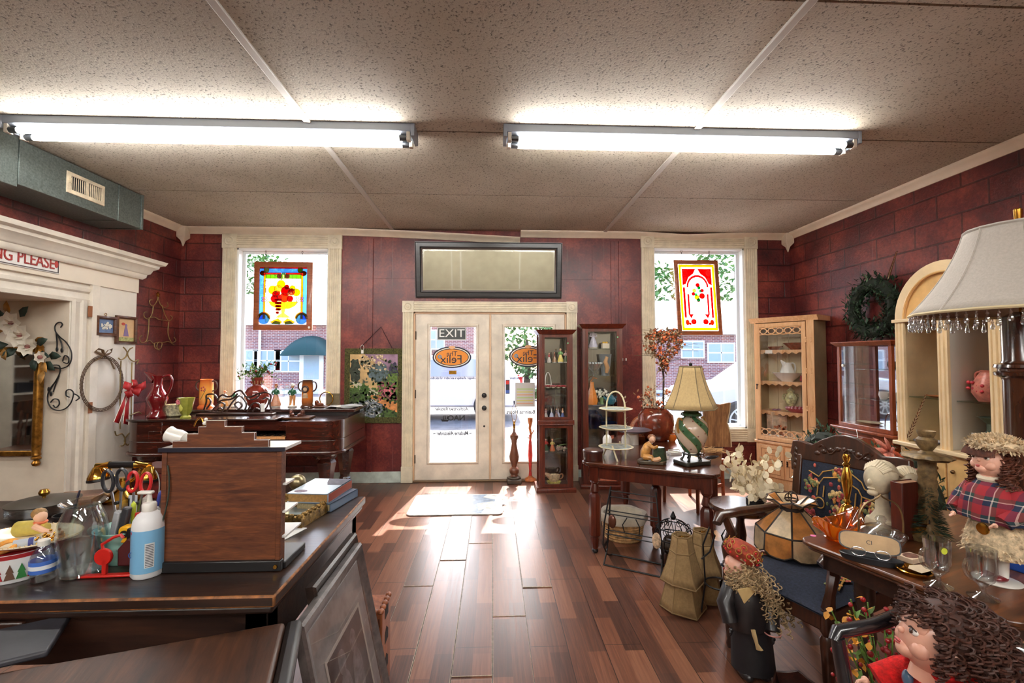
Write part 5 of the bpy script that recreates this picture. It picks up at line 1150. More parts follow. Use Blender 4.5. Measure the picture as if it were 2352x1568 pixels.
# ---------------------------------------------------------------- by the door
a, b_, c, d_ = at(927,1186,Z=0), at(1150,1182,Z=0), at(1147,1137,Z=0), at(972,1137,Z=0)
cx, cy = (a.x+b_.x+c.x+d_.x)/4, (a.y+c.y)/2; mw, ml = (b_.x-a.x)/2, (c.y-a.y)/2
MATW = mat((196,198,192), .5, var=.2, vs=10, name='worn_mat'); MATB = mat((112,132,150), .5, var=.3, vs=14)
t = thing('door_mat', 'peeling pale vinyl doormat on the floor inside the door', 'mat', (cx, cy, .006))
mk('mat', B().prism(rrect(-mw,-ml,mw,ml,.05), 0, .008, 'z'), MATW, t)
mk('worn_patch', B().prism([(-.05,-ml+.01),(.25,-ml+.02),(.3,-.05),(.42,.1),(.25,.2),(.3,ml-.02),(-.02,ml-.02),(-.1,.0)], .008, .0088, 'z'), MATB, t)  # flat blue-grey patch across the middle of the mat
mk('torn_flap', B().prism([(.2,.0),(.35,.05),(.5,.02),(.42,-.1),(.48,-.2),(.3,-.15),(.22,-.22)], .009, .0098, 'z'), mat((206,206,190), .6, var=.3, vs=20), t)
p = at(1181,1108,Z=0); t = thing('lamp_base', 'shadeless brown turned table lamp standing on floor before the door', 'lamp', p); LB = mat((110,66,46), .3, coat=.4, var=.2, name='brown_glaze')
mk('foot', B().box(-.085,-.085,0,.085,.085,.05).lathe([(.075,.05),(.075,.065),(.05,.08)], 24), mat((70,58,46), .4, var=.3), t, bevel=.008)
mk('column', B().lathe([(.045,.08),(.04,.1),(.055,.12),(.06,.15),(.05,.17),(.03,.19),(.035,.22),(.055,.27),(.06,.31),(.045,.38),(.03,.46),(.036,.5),(.05,.53),(.05,.56),(.03,.58),(.015,.6),(.012,.64)], 24), LB, t)
mk('socket', B().lathe([(.01,.64),(.014,.65),(.014,.7),(.01,.71),(.008,.73)], 16), BRASS, t); mk('harp', B().tube(bez((-.012,0,.71),(-.04,0,.8),(-.03,0,.9),(0,0,.93))+list(reversed(bez((.012,0,.71),(.04,0,.8),(.03,0,.9),(0,0,.93)))), .003, 6), BRASS, t)
mk('finial', B().lathe([(.006,.93),(.008,.94),(.008,.97),(0,.975)], 12), IRON, t)
p = at(1218,1103,Z=0); t = thing('candlestick', 'tall slim orange carved candlestick beside the brown lamp', 'candlestick', p); OR = mat((196,112,56), .4, var=.3, vs=30, name='orange_wood')
mk('foot', B().lathe([(0,0),(.075,0),(.08,.01),(.06,.03),(.03,.045),(.02,.06)], 24), OR, t); mk('stem', B().lathe([(.02,.06),(.014,.12),(.02,.2),(.028,.3),(.022,.42),(.013,.5),(.016,.55)], 18), mat((206,60,50), .4, var=.3, vs=12), t); mk('branch', B().tube([(0,0,.5),(.008,0,.56),(-.006,0,.63),(.004,0,.68)], [.016,.014,.016,.018], 10).tube([(.004,0,.53),(.03,-.01,.58),(.045,-.01,.61)], .006, 6).tube([(-.004,0,.5),(-.03,-.01,.52)], .005, 6), OR, t)
mk('cup', B().lathe([(.012,.66),(.022,.68),(.03,.71),(.032,.75),(.036,.755),(.03,.755),(.026,.71)], 20), OR, t)

# ---------------------------------------------------------------- curio cabinets
SHG = pane((.82,.9,.88), .1, 0, 'shelf_glass')
def curio(loc, rz, w, d, h, label, shelves, split=None, plinth=.05):
    t = thing('curio_cabinet', label, 'display cabinet', loc, rz); f = .035
    mk('plinth', B().prism([(-d/2-.03,0),(-d/2-.03,.035),(-d/2-.012,plinth),(d/2,plinth),(d/2,0)], -w/2-.03, w/2+.03, 'x'), MAHOG, t, bevel=.004)
    mk('cornice', B().add([(-w/2-.0,-d/2,h-.05),(w/2,-d/2,h-.05),(w/2,d/2,h-.05),(-w/2,d/2,h-.05),(-w/2-.035,-d/2-.035,h-.008),(w/2+.035,-d/2-.035,h-.008),(w/2+.035,d/2,h-.008),(-w/2-.035,d/2,h-.008),(-w/2-.04,-d/2-.04,h),(w/2+.04,-d/2-.04,h),(w/2+.04,d/2,h),(-w/2-.04,d/2,h)],
        [(0,1,5,4),(1,2,6,5),(2,3,7,6),(3,0,4,7),(4,5,9,8),(5,6,10,9),(6,7,11,10),(7,4,8,11),(8,9,10,11),(3,2,1,0)]), MAHOG, t)
    for sx in (-1, 1):
        for y in (-d/2, d/2-f): mk('corner_post', B().box(sx*w/2-(f if sx > 0 else 0), y, plinth, sx*w/2+(f if sx < 0 else 0), y+f, h-.05), MAHOG, t, bevel=.003)
        mk('side_glass', B().box(sx*(w/2-.014)-.002, -d/2+f, plinth+.05, sx*(w/2-.014)+.002, d/2-f, h-.09), GLASS, t)
    mk('back_mirror', B().box(-w/2+f, d/2-.012, plinth, w/2-f, d/2-.006, h-.05), mat((150,150,150), .1, metal=1, name='smoked_mirror'), t)
    fr = [(plinth, split-.03), (split+.02, h-.05)] if split else [(plinth, h-.05)]
    for z0, z1 in fr:
        dr_ = mk('door', B().rect(-w/2+f+.028, z0+.035, w/2-f-.028, z1-.035, [(0,-d/2+.016),(0,-d/2-.002),(.03,-d/2-.004),(.035,-d/2+.016)]), MAHOG, t)
        mk('door_glass', B().box(-w/2+f, -d/2+.004, z0+.03, w/2-f, -d/2+.008, z1-.03), GLASS, dr_)
    if split: mk('waist_moulding', B().rect(-w/2, split-.02, w/2, split+.01, [(0,-d/2),(0,-d/2-.02),(.012,-d/2-.02),(.012,-d/2)]).box(-w/2-.012,-d/2-.022,split-.02,w/2+.012,-d/2+.01,split+.01), MAHOG, t, bevel=.004)
    mk('floor_board', B().box(-w/2+.01,-d/2+.01,plinth-.002,w/2-.01,d/2-.01,plinth+.012), MAHOG, t); mk('ceiling_board', B().box(-w/2+.01,-d/2+.01,h-.075,w/2-.01,d/2-.01,h-.05), MAHOG, t)
    for z in shelves: mk('shelf', B().box(-w/2+.018, -d/2+.02, z-.006, w/2-.018, d/2-.014, z), SHG, t)
    mk('lamp_dot', B().lathe([(.008,0),(.008,.004),(0,.005)], 12, T(w/2-f-.02,-d/2-.002,h-.15,rx=PI/2)), mat((120,210,150), .4), t)
    return t
def fit(pxl, pxr, Y): return at(pxl,900,Y=Y).x, at(pxr,900,Y=Y).x
xa, xb = fit(1238, 1316, 5.08); cw = xb-xa; C1 = V(((xa+xb)/2, 5.08+.14, 0))
zz = lambda py, Y=5.08: at(1278, py, Y=Y).z
sh1 = [zz(833), zz(893)-.0, zz(1044)]
C1H = zz(757); spl = zz(969)
curio(C1, 0, cw, .28, C1H, 'narrow mahogany curio cabinet in front of right door leaf', [zz(833), zz(895), zz(1041)], spl)
xa, xb = fit(1338, 1432, 5.2); C2 = V(((xa+xb)/2+.01, 5.33, 0)); C2W = xb-xa-.02; C2H = at(1380,744,Y=5.18).z; z2 = lambda py: at(1380, py, Y=5.2).z
curio(C2, -.12, C2W, .30, C2H, 'taller mahogany curio cabinet beside the door, behind the table', [z2(800), z2(863), z2(930), z2(985)], None)
t = thing('switch_plate', 'small dark switch plate with two white levers on burgundy wall right of cabinets', 'switch', V((at(1432,828,Y=YB).x, YB-.01, at(1432,828,Y=YB).z)))
mk('plate', B().box(-.045,-.004,-.05,.045,.009,.0), mat((86,30,30), .5), t)
for s in (-.02,.025): mk('switch_lever', B().box(s-.008,-.02,.0,s+.008,.0,.03), PORC, t)
# things in the narrow cabinet
cols = [((196,190,206),(150,160,200),(110,70,50)),((214,206,196),(176,60,66),(90,60,44)),((150,110,70),(120,70,50),(70,44,34)),((226,206,90),(110,160,90),(206,160,90)),((70,96,60),(226,190,180),(150,100,60))]
labs = ['lilac dressed figurine, first from left on top shelf of narrow cabinet','red bodice figurine, second on top shelf of narrow cabinet','brown figurine at centre of top shelf of narrow cabinet','yellow skirted figurine on top shelf of narrow cabinet','green skirted figurine at right of top shelf, narrow cabinet']
for i in range(5):
    h = [.12,.12,.13,.17,.15][i]; figurine(C1+V((-.13+.065*i, -.02-.03*(i % 2), sh1[0])), h, *cols[i], labs[i], group='figurines in the narrow cabinet', arms=(i > 2))
PK = [(206,110,120),(176,40,56),(226,190,190)]
def rose(loc, c_, label):
    t = thing('china_rose', label, 'ornament', loc, group='china roses in the narrow cabinet'); b = B(); q = random.Random(int(loc[0]*1000))
    for k in range(9): a = 2.4*k; b.leaf((0,0,.012), (math.cos(a), math.sin(a), .5+.12*k), .045-.002*k, .04, bend=-.5)
    mk('petals', b, mat(c_, .35, coat=.3), t, kind='stuff', solid=.002); mk('leaf', B().leaf((0,0,.006), (-1,-.4,.1), .05, .025), FOL, t, solid=.002); mk('foot', B().ball((0,0,.007),(.02,.02,.008),12,6), mat((226,220,206),.3), t)
for i in range(4): rose(C1+V((-.08+.06*i, -.05, zz(893)+.003)), PK[(i+1) % 2 if i < 3 else 1], ['pale china rose at left of second shelf in narrow cabinet','deep red china rose left of centre, second shelf of narrow cabinet','pale china rose right of centre, second shelf of narrow cabinet','deep red china rose at right end of second shelf, narrow cabinet'][i])
t = thing('china_basket', 'tall white china basket with loop handle on second shelf of narrow cabinet', 'basket', C1+V((-.065,.03,zz(893)))); mk('bowl', B().lathe([(0,0),(.03,0),(.045,.04),(.04,.04),(.025,.006)], 20), PORC, t); mk('handle', B().tube(bez((-.035,0,.04),(-.04,0,.2),(.02,0,.25),(.035,0,.04)), .005, 8), PORC, t)
zb = spl+.024
for i, (dx, dr_, tp, hr, lab) in enumerate(((-.10,(226,220,210),(206,176,176),(120,70,50),'white child figurine at left above cabinet waist in narrow cabinet'),(.02,(130,100,90),(110,90,100),(70,50,40),'brown child figurine at centre above cabinet waist in narrow cabinet'),(.09,(90,110,170),(230,190,160),(200,150,90),'blond child figurine in blue at right above waist of narrow cabinet'))):
    figurine(C1+V((dx,-.03,zb)), .12, dr_, tp, hr, lab, group='figurines in the narrow cabinet', arms=False)
for i in range(2): 
    t = thing('china_bell', ['white blue china bell at left, third level of narrow cabinet','white blue china bell at right, third level of narrow cabinet'][i], 'bell', C1+V((-.03+.075*i,.02,zb))); mk('bell', B().lathe([(.03,0),(.028,.01),(.018,.05),(.008,.065),(0,.068)], 20), mat((206,212,236), .2, coat=.5), t); mk('grip', B().lathe([(.005,.066),(.008,.08),(.005,.095),(.008,.105),(0,.11)], 12), PORC, t)
zl = zz(1041)
figurine(C1+V((-.03,-.04,zl)), .15, (206,110,60), (196,170,90), (190,130,70), 'boy figurine in orange and yellow on lower shelf of narrow cabinet', base=(120,90,60), group='figurines in the narrow cabinet')
figurine(C1+V((-.10,-.02,zl)), .15, (60,90,60), (190,60,50), (70,50,40), 'dark green figurine at left of lower shelf in narrow cabinet', group='figurines in the narrow cabinet')
t = thing('china_posy', 'china posy of flowers with green leaf on lower shelf of narrow cabinet', 'ornament', C1+V((.07,-.02,zl))); b = B()
for i in range(16): b.ball((R.uniform(-.05,.05),R.uniform(-.04,.04),R.uniform(.01,.045)), R.uniform(.01,.018), 8, 6)
mk('flowers', b, mat((206,176,160), .3, var=.3, vs=60), t, kind='stuff'); mk('leaf', B().leaf((-.05,-.04,.06),(1,.1,.2),.13,.05).leaf((.0,-.05,.03),(1,-.1,.1),.09,.04), mat((110,140,80), .4), t, solid=.003)
t = thing('gravy_boat', 'yellow footed china sauce boat at bottom of narrow cabinet', 'sauce boat', C1+V((-.01,-.02,.064))); mk('stand', B().lathe([(0,0),(.07,0),(.085,.025),(.08,.027),(.06,.008)], 24, None, (0,0,0), 1, .6), mat((226,206,110), .3, var=.3, vs=50), t)
mk('boat', B().lathe([(0,.02),(.03,.02),(.06,.06),(.065,.1),(.06,.1),(.05,.06),(0,.03)], 24, None, (0,0,0), 1.15, .6), mat((214,190,150), .3, var=.25, vs=40), t); mk('spout', B().tube([(-.05,0,.08),(-.1,0,.115)], [.03,.012], 10), mat((190,150,110), .3), t); mk('handle', B().tube(bez((.06,0,.09),(.12,0,.14),(.11,0,.04),(.06,0,.05)), .008, 8), mat((150,100,60), .3), t)
# things in the taller cabinet
def in2(dx, dy, z): return C2+V((dx,dy,z))
figurine(in2(-.10,-.04,z2(800)), .25, (190,190,206), (206,200,210), (206,160,80), 'large lady figurine in grey gown on top shelf of taller cabinet')
t = thing('trinket_box', 'square cream trinket box with yellow bow in taller cabinet', 'box', in2(.04,-.04,z2(800))); mk('box', B().box(-.04,-.04,0,.04,.04,.06), mat((222,212,190), .4), t, bevel=.004); mk('bow', B().ball((-.015,0,.07),(.018,.012,.012),10,6).ball((.015,0,.07),(.018,.012,.012),10,6), mat((226,180,50), .4), t)
t = thing('art_vase', 'tall grey vase with tan figure relief in taller cabinet', 'vase', in2(.05,-.0,z2(863))); mk('body', B().lathe([(0,0),(.05,0),(.045,.02),(.06,.12),(.075,.25),(.07,.25),(.05,.1),(0,.02)], 24, None, (0,0,0), 1, .7), mat((96,104,110), .3, coat=.4), t); mk('figure_relief', B().tube([(.0,-.05,.03),(.012,-.055,.09),(-.012,-.058,.16),(.006,-.06,.22)], [.018,.026,.024,.018], 10), mat((196,150,100), .4), t)
t = thing('cut_glass_bowl', 'footed cut glass bowl on second shelf of taller cabinet', 'bowl', in2(-.09,-.05,z2(863))); mk('bowl', B().lathe([(0,0),(.04,0),(.015,.03),(.05,.06),(.085,.14),(.08,.14),(.045,.07)], 24, lobes=12, amp=.05), GLASSY, t); bb = B()
for i in range(16): bb.ball((.085*math.cos(i*PI/8), .085*math.sin(i*PI/8), .145), .012, 8, 6)
mk('rim_beads', bb, mat((196,204,206), .2), t, kind='stuff')
t = thing('shell_vase', 'orange shell shaped vase on third shelf of taller cabinet', 'vase', in2(-.12,-.05,z2(930))); mk('body', B().lathe([(0,0),(.06,0),(.07,.04),(.05,.12),(.025,.2),(.02,.26),(.015,.26)], 24, lobes=8, amp=.05), mat((226,140,60), .35), t); mk('handle', B().tube([(-.02,0,.26),(.02,0,.31),(.06,0,.3)], .006, 6), mat((206,120,50), .4), t)
t = thing('white_posy', 'white china flower bouquet on third shelf of taller cabinet', 'ornament', in2(-.0,-.02,z2(930))); b = B()
for i in range(22): b.ball((R.gauss(0,.035),R.gauss(0,.03),.08+R.gauss(.04,.035)), R.uniform(.012,.02), 8, 6)
mk('blossoms', b, mat((226,230,214), .4), t, kind='stuff'); mk('stem_cup', B().lathe([(.03,0),(.02,.03),(.035,.08)], 16), mat((120,150,100), .4), t)
TEAL = mat((60,130,150), .25, coat=.5, var=.2, name='teal_glaze')
t = thing('teal_teapot', 'teal china teapot on third shelf of taller cabinet', 'teapot', in2(.10,-.05,z2(930)-.01+.012)); mk('pot', B().lathe([(0,0),(.035,0),(.06,.03),(.065,.06),(.04,.09),(.03,.095)], 22), TEAL, t); mk('lid', B().lathe([(.034,.094),(.02,.11),(.006,.115),(.01,.125),(0,.13)], 18), TEAL, t); mk('spout', B().tube([(-.05,0,.05),(-.085,0,.09)], [.016,.009], 8), TEAL, t); mk('handle', B().tube(bez((.05,0,.08),(.1,0,.1),(.1,0,.03),(.055,0,.03)), .006, 8), TEAL, t)
t = thing('blue_pitcher', 'blue glass pitcher on fourth shelf of taller cabinet', 'pitcher', in2(-.09,-.05,z2(985))); BG = tglass((60,150,190), .5); mk('body', B().lathe([(0,0),(.05,0),(.06,.05),(.05,.12),(.055,.16),(.05,.16),(.045,.1),(0,.01)], 22), BG, t); mk('handle', B().tube(bez((.05,0,.15),(.1,0,.16),(.1,0,.06),(.055,0,.05)), .008, 8), BG, t)
for i, dx in enumerate((.02,.10)): t = thing('blue_cup', ['blue glass cup at centre of fourth shelf, taller cabinet','blue glass cup at right of fourth shelf, taller cabinet'][i], 'cup', in2(dx,-.06,z2(985)), group='blue glass in the taller cabinet'); mk('bowl', B().lathe([(0,0),(.03,0),(.03,.006),(.012,.02),(.04,.05),(.042,.075),(.038,.075),(.03,.045)], 20), BG, t); mk('handle', B().tube(bez((.04,0,.07),(.07,0,.07),(.07,0,.03),(.035,0,.04)), .005, 6), BG, t)
t = thing('coral_ornament', 'coral pink figure group at bottom of taller cabinet', 'ornament', in2(.03,-.04,.065)); CO = mat((226,130,100), .35, var=.3); mk('base', B().cb((0,0,.03),(.24,.12,.06)), CO, t, bevel=.01); mk('arch', B().tube([(-.1,0,.06),(-.1,0,.24),(-.02,0,.26),(.0,0,.06)], .018, 8).tube([(.05,0,.06),(.05,0,.5),(.09,0,.52),(.1,0,.06)], .018, 8), CO, t)

# ---------------------------------------------------------------- round-cornered table
TZ = .70; ta = math.radians(-27.8); TO = V((.66, 3.47, 0)); tx = V((math.cos(ta), math.sin(ta), 0)); ty = V((-math.sin(ta), math.cos(ta), 0)); TW, TL = .97, 1.32
tb = thing('table', 'dark oak table with turned legs right of the walkway', 'table', TO, ta); TOPM = wood((46,20,12),(104,52,30),'x',.22,s=7,coat=.7,name='table_oak')
mk('table_top', B().prism(rrect(0,0,TW,TL,.07), TZ-.022, TZ, 'z'), TOPM, tb, bevel=.006)
mk('top_lip', B().prism(rrect(.02,.02,TW-.02,TL-.02,.06), TZ-.036, TZ-.022, 'z'), MAHOG, tb, bevel=.004)
mk('apron', B().box(.09,.085,TZ-.135,TW-.09,.11,TZ-.036).box(.09,TL-.11,TZ-.135,TW-.09,TL-.085,TZ-.036).box(.085,.09,TZ-.135,.11,TL-.09,TZ-.036).box(TW-.11,.09,TZ-.135,TW-.085,TL-.09,TZ-.036), MAHOG, tb, bevel=.004)
for x, y in ((.09,.09),(TW-.09,.09),(.09,TL-.09),(TW-.09,TL-.09),(TW/2,TL*.36)):
    lg = mk('leg', B().box(x-.034,y-.034,TZ-.15,x+.034,y+.034,TZ-.036).lathe([(.026,TZ-.15),(.034,TZ-.16),(.024,TZ-.175),(.03,TZ-.20),(.036,TZ-.23),(.026,TZ-.245)], 16, T(x,y,0)).lathe([(.030,TZ-.245),(.046,TZ-.27),(.046,.14),(.03,.125),(.034,.11),(.026,.05),(.02,.035)], 8, T(x,y,0,rz=PI/8)), DARKW if 0 else MAHOG, tb)
    mk('caster', B().ball((x,y,.02), (.024,.024,.02), 14, 8), BLACK, lg)
def on_t(px, py, dz=.001): return at(px, py, Z=TZ+dz)
p = on_t(1362,1055); t = thing('round_box', 'round dark wooden lidded box at left table corner', 'box', p); mk('body', B().lathe([(0,0),(.072,0),(.074,.005),(.074,.055),(0,.055)], 28), wood((40,18,14),(92,38,26),'z',.3), t); mk('lid', B().lathe([(.077,.055),(.078,.06),(.078,.072),(.07,.08),(.06,.078),(0,.082)], 28), mat((60,34,32), .3, coat=.4), t)
# three tier stand
c = (on_t(1437,1063)+on_t(1395,1040))/2; t = thing('tiered_stand', 'painted three tier plate stand with arched handle on table', 'cake stand', c); IV2 = mat((216,206,170), .45, var=.12, name='ivory_metal')
sz = c.y/FPX
PLT = mat((186,196,190), .35, var=.35, vs=26, name='painted_plate'); PRIM = mat((220,208,170), .4)
for i, (py, r) in enumerate(((943,.132),(986,.132),(1030,.135))):
    z = at(1424, py, Y=c.y).z-TZ
    pm = mk('plate', B().lathe([(0,z),(r*.6,z),(r*.95,z+.014),(r,z+.017),(r*.94,z+.02),(r*.6,z+.006),(0,z+.005)], 40), PRIM, t); mk('painted_centre', B().lathe([(r*.86,z+.017),(r*.6,z+.0075),(0,z+.006)], 36), PLT, pm)
hz = at(1424,895,Y=c.y).z-TZ; z3 = at(1424,943,Y=c.y).z-TZ
for s, m_ in ((1, T(.0,0,0,rz=-.55)),): mk('frame', B().tube([(-.075,0,.07),(-.075,0,z3+.02)]+bez((-.075,0,z3+.02),(-.07,0,hz+.03),(.07,0,hz+.03),(.075,0,z3+.02))+[(.075,0,.0)], .0065, 8, m=m_).tube([(-.075,0,.07),(-.11,0,.002)], .0065, 8, m=m_).tube([(0,.11,.11),(0,.14,.0)], .0065, 8, m=m_).tube([(0,-.1,.11),(.05,-.13,.0)], .0065, 8, m=m_), IV2, t)
lb = B()
for i in range(7): lb.leaf((.06,-.05,z3-.14+.04*i), (R.uniform(-1,1),-.5,.6), .03, .014)
mk('leaf_sprays', lb, IV2, t)
p = on_t(1465,1030); t = thing('grey_plate', 'wide grey painted plate behind the tiered stand', 'plate', p+V((.02,.2,0))); mk('foot', B().lathe([(.05,0),(.05,.10),(.09,.11)], 24), PORC, t); mk('plate', B().lathe([(0,.11),(.12,.112),(.16,.13),(.165,.134),(.12,.12),(0,.116)], 40), mat((110,104,116), .3, coat=.4, var=.3), t)
p = on_t(1400,1030); 
for i in range(2):
    t = thing('bottle', ['small white bottle left behind the tiered stand','small white bottle right behind the tiered stand'][i], 'bottle', p+V((.02+.17*i,.16,0))); mk('bottle', B().lathe([(0,0),(.04,0),(.04,.06),(.03,.08),(.012,.095),(.012,.13)], 18), PORC, t); mk('stopper', B().lathe([(.013,.13),(.016,.16),(.008,.18),(0,.185)], 14), mat((206,212,200), .3), t)
p = on_t(1478,1012); t = thing('handled_tray', 'round brown bentwood basket tray with tall handle on table', 'basket', p+V((0,.12,0))); BW = wood((110,56,26),(176,102,58),'x',.35); mk('tray', B().lathe([(0,0),(.10,0),(.13,.04),(.125,.042),(.095,.01),(0,.008)], 30), BW, t); mk('handle', B().tube(bez((-.09,0,.03),(-.08,0,.26),(.1,0,.26),(.11,0,.03),16), .02, 8, flat=.3), BW, t)
# boy on a rock
p = on_t(1498,1063); t = thing('boy_figurine', 'painted figurine of a boy leaning on a green rock, on table', 'figurine', p, -.2)
mk('base', B().prism([(-.10,-.06),(.07,-.07),(.10,-.02),(.09,.06),(-.08,.06),(-.11,.0)], 0, .025, 'z'), mat((74,62,44), .4, var=.3), t, bevel=.006)
mk('rock', B().lathe([(.055,.025),(.05,.06),(.045,.1),(.04,.12),(0,.125)], 10, T(.045,0,0), lobes=3, amp=.12), mat((50,66,46), .3, coat=.4, var=.4, vs=40), t, ang=25)
bd = B().tube([(-.055,0,.04),(-.05,0,.08),(-.03,-.005,.125),(-.012,-.01,.155)], [.03,.036,.032,.016], 12).tube([(-.03,-.02,.135),(.01,-.045,.12),(.035,-.03,.13)], [.016,.013,.010], 8).tube([(-.06,-.02,.05),(-.01,-.05,.05),(0,-.055,.028)], [.026,.02,.014], 8)
mk('body', bd, mat((190,136,70), .35, coat=.3, var=.25, vs=30), t); hd = mk('head', B().ball((.0,-.012,.178), (.024,.026,.027), 16, 10).ball((.004,-.039,.174), .005, 6, 5), SKIN, t); mk('hair', B().ball((-.003,.0,.19), (.03,.028,.023), 14, 8), mat((136,84,50), .5, var=.3, vs=60), t)
mk('dog', B().tube([(.0,-.06,.035),(.03,-.065,.04),(.05,-.06,.05)], [.016,.018,.014], 8), mat((206,160,120), .4), t)
for i, (px, py, lab) in enumerate(((1518,1052,'small square white dish right of boy figurine'),(1548,1042,'white oblong dish behind the boy figurine near lamp'))): one('dish', lab, 'dish', B().box(-.05,-.035,0,.05,.035,.004).rect(-.045,-.03,.045,.03,[(0,0),(0,.0),(.008,.0),(.008,0)]).box(-.05,-.035,.004,-.046,.035,.018).box(.046,-.035,.004,.05,.035,.018).box(-.046,-.035,.004,.046,-.031,.018).box(-.046,.031,.004,.046,.035,.018), PORC, on_t(px,py), rz=.2)
# ginger jar lamp
p = on_t(1592,1066); LH = 1.0; t = thing('table_lamp', 'green and cream painted ginger jar lamp with tan square shade', 'lamp', p+V((0,.02,0)), .3)
k = p.y/FPX
mk('base', B().prism([(x*.115,y*.085) for x, y in ((-1,-.8),(-.8,-1),(-.2,-.9),(.2,-.9),(.8,-1),(1,-.8),(1,.8),(.8,1),(-.8,1),(-1,.8))], 0, .028, 'z'), mat((54,52,44), .4, metal=.3), t, bevel=.006)
fb = B()
for i in range(5): a = 2*PI*i/5; fb.tube([(.08*math.cos(a),.07*math.sin(a),.028),(.06*math.cos(a),.055*math.sin(a),.05),(.05*math.cos(a),.05*math.sin(a),.075)], [.011,.007,.009], 8)
mk('footed_stand', fb.ring((0,0,.077), .062, .007, 28, 8), mat((44,42,36), .35, metal=.4), t)
m, nt, pb2 = nodes('painted_jar'); tc = nt.nodes.new('ShaderNodeTexCoord'); sp = nd(nt, 'ShaderNodeSeparateXYZ'); nt.links.new(tc.outputs['Object'], sp.inputs[0])
an = nd(nt, 'ShaderNodeMath', operation='ARCTAN2'); nt.links.new(sp.outputs[1], an.inputs[0]); nt.links.new(sp.outputs[0], an.inputs[1])
ad = nd(nt, 'ShaderNodeMath', operation='MULTIPLY_ADD'); nt.links.new(sp.outputs[2], ad.inputs[0]); ad.inputs[1].default_value = 9.0; nt.links.new(an.outputs[0], ad.inputs[2])
si = nd(nt, 'ShaderNodeMath', operation='SINE'); m4 = nd(nt, 'ShaderNodeMath', operation='MULTIPLY'); nt.links.new(ad.outputs[0], m4.inputs[0]); m4.inputs[1].default_value = 4.0; nt.links.new(m4.outputs[0], si.inputs[0])
r1 = ramp(nt, si.outputs[0], [(.0,(70,110,76)),(.30,(84,118,80)),(.34,(176,130,70)),(.40,(214,190,164)),(.85,(222,200,176))]); r1.color_ramp.interpolation = 'LINEAR'
mr_ = nd(nt, 'ShaderNodeMapRange'); nt.links.new(si.outputs[0], mr_.inputs[0]); mr_.inputs[1].default_value = -1; nt.links.new(mr_.outputs[0], r1.inputs[0])
vo = nd(nt, 'ShaderNodeTexVoronoi', Scale=26.0); nt.links.new(tc.outputs['Object'], vo.inputs['Vector']); r2 = ramp(nt, vo.outputs['Distance'], [(.16,(150,60,66)),(.22,(255,255,255))])
mm = nd(nt, 'ShaderNodeMix', data_type='RGBA', blend_type='MULTIPLY'); mm.inputs[0].default_value = .8; nt.links.new(r1.outputs[0], mm.inputs[6]); nt.links.new(r2.outputs[0], mm.inputs[7]); nt.links.new(mm.outputs[2], pb2.inputs['Base Color']); setin(pb2, Roughness=.18, Coat_Weight=.6)
zb_ = .084; rr_ = .118
mk('jar', B().lathe([(.05,zb_),(.06,zb_+.01),(.09,zb_+.06),(.115,zb_+.13),(rr_,zb_+.18),(.105,zb_+.225),(.075,zb_+.25),(.05,zb_+.262)], 36), m, t)
mk('collar', B().lathe([(.05,zb_+.262),(.075,zb_+.275),(.07,zb_+.29),(.05,zb_+.3),(.055,zb_+.315),(.03,zb_+.335),(.02,zb_+.35)], 32), mat((60,96,62), .25, coat=.5, var=.3, vs=40), t)
for s in (-1, 1): mk('handle', B().tube(bez((s*.085,0,zb_+.24),(s*.14,0,zb_+.3),(s*.13,0,zb_+.16),(s*.115,0,zb_+.15)), .009, 8), mat((176,130,70), .3), t)
z0 = at(1580,938,Y=p.y).z-TZ; z1 = at(1580,842,Y=p.y).z-TZ
mk('neck_rod', B().tube([(0,0,zb_+.34),(0,0,z1+.01)], .006, 8), BRASS, t)
SHADE = mat((186,160,112), .85, var=.06, vs=80, name='tan_fabric')
sb = B(); N = 8; rows = []
for j in range(9):
    u = j/8; r = .085+(.205-.085)*(.55*u+.45*u*u); z = z1+(z0-z1)*u; ring = []
    for (cx_, cy_) in ((1,.28),(.28,1),(-.28,1),(-1,.28),(-1,-.28),(-.28,-1),(.28,-1),(1,-.28)): ring.append((cx_*r, cy_*r*.82, z))
    rows.append(ring)
vs = [v for r_ in rows for v in r_]; mk('shade', B().add(vs, [(j*8+i, j*8+(i+1) % 8, (j+1)*8+(i+1) % 8, (j+1)*8+i) for j in range(8) for i in range(8)]), SHADE, t, ang=20, solid=.003)
tr = B()
for ring in (rows[0], rows[-1]): tr.tube(ring, .005, 6, True)
for i in range(8): tr.tube([r_[i] for r_ in rows], .0035, 6)
mk('shade_trim', tr, mat((120,104,76), .8), t); mk('shade_finial', B().lathe([(.008,z1),(.012,z1+.01),(.012,z1+.025),(0,z1+.03)], 12), IRON, t)
cb2 = B().tube(bez((.12,-.02,.01),(.2,-.02,.02),(.22,.04,.05),(.17,.06,.02)), .0035, 6)
for i in range(3): cb2.ring((.18+.01*i,.0,.03), .045, .0035, 20, 6, 'z', T(0,0,.004*i), e=.5)
mk('cord', cb2, BLACK, t)
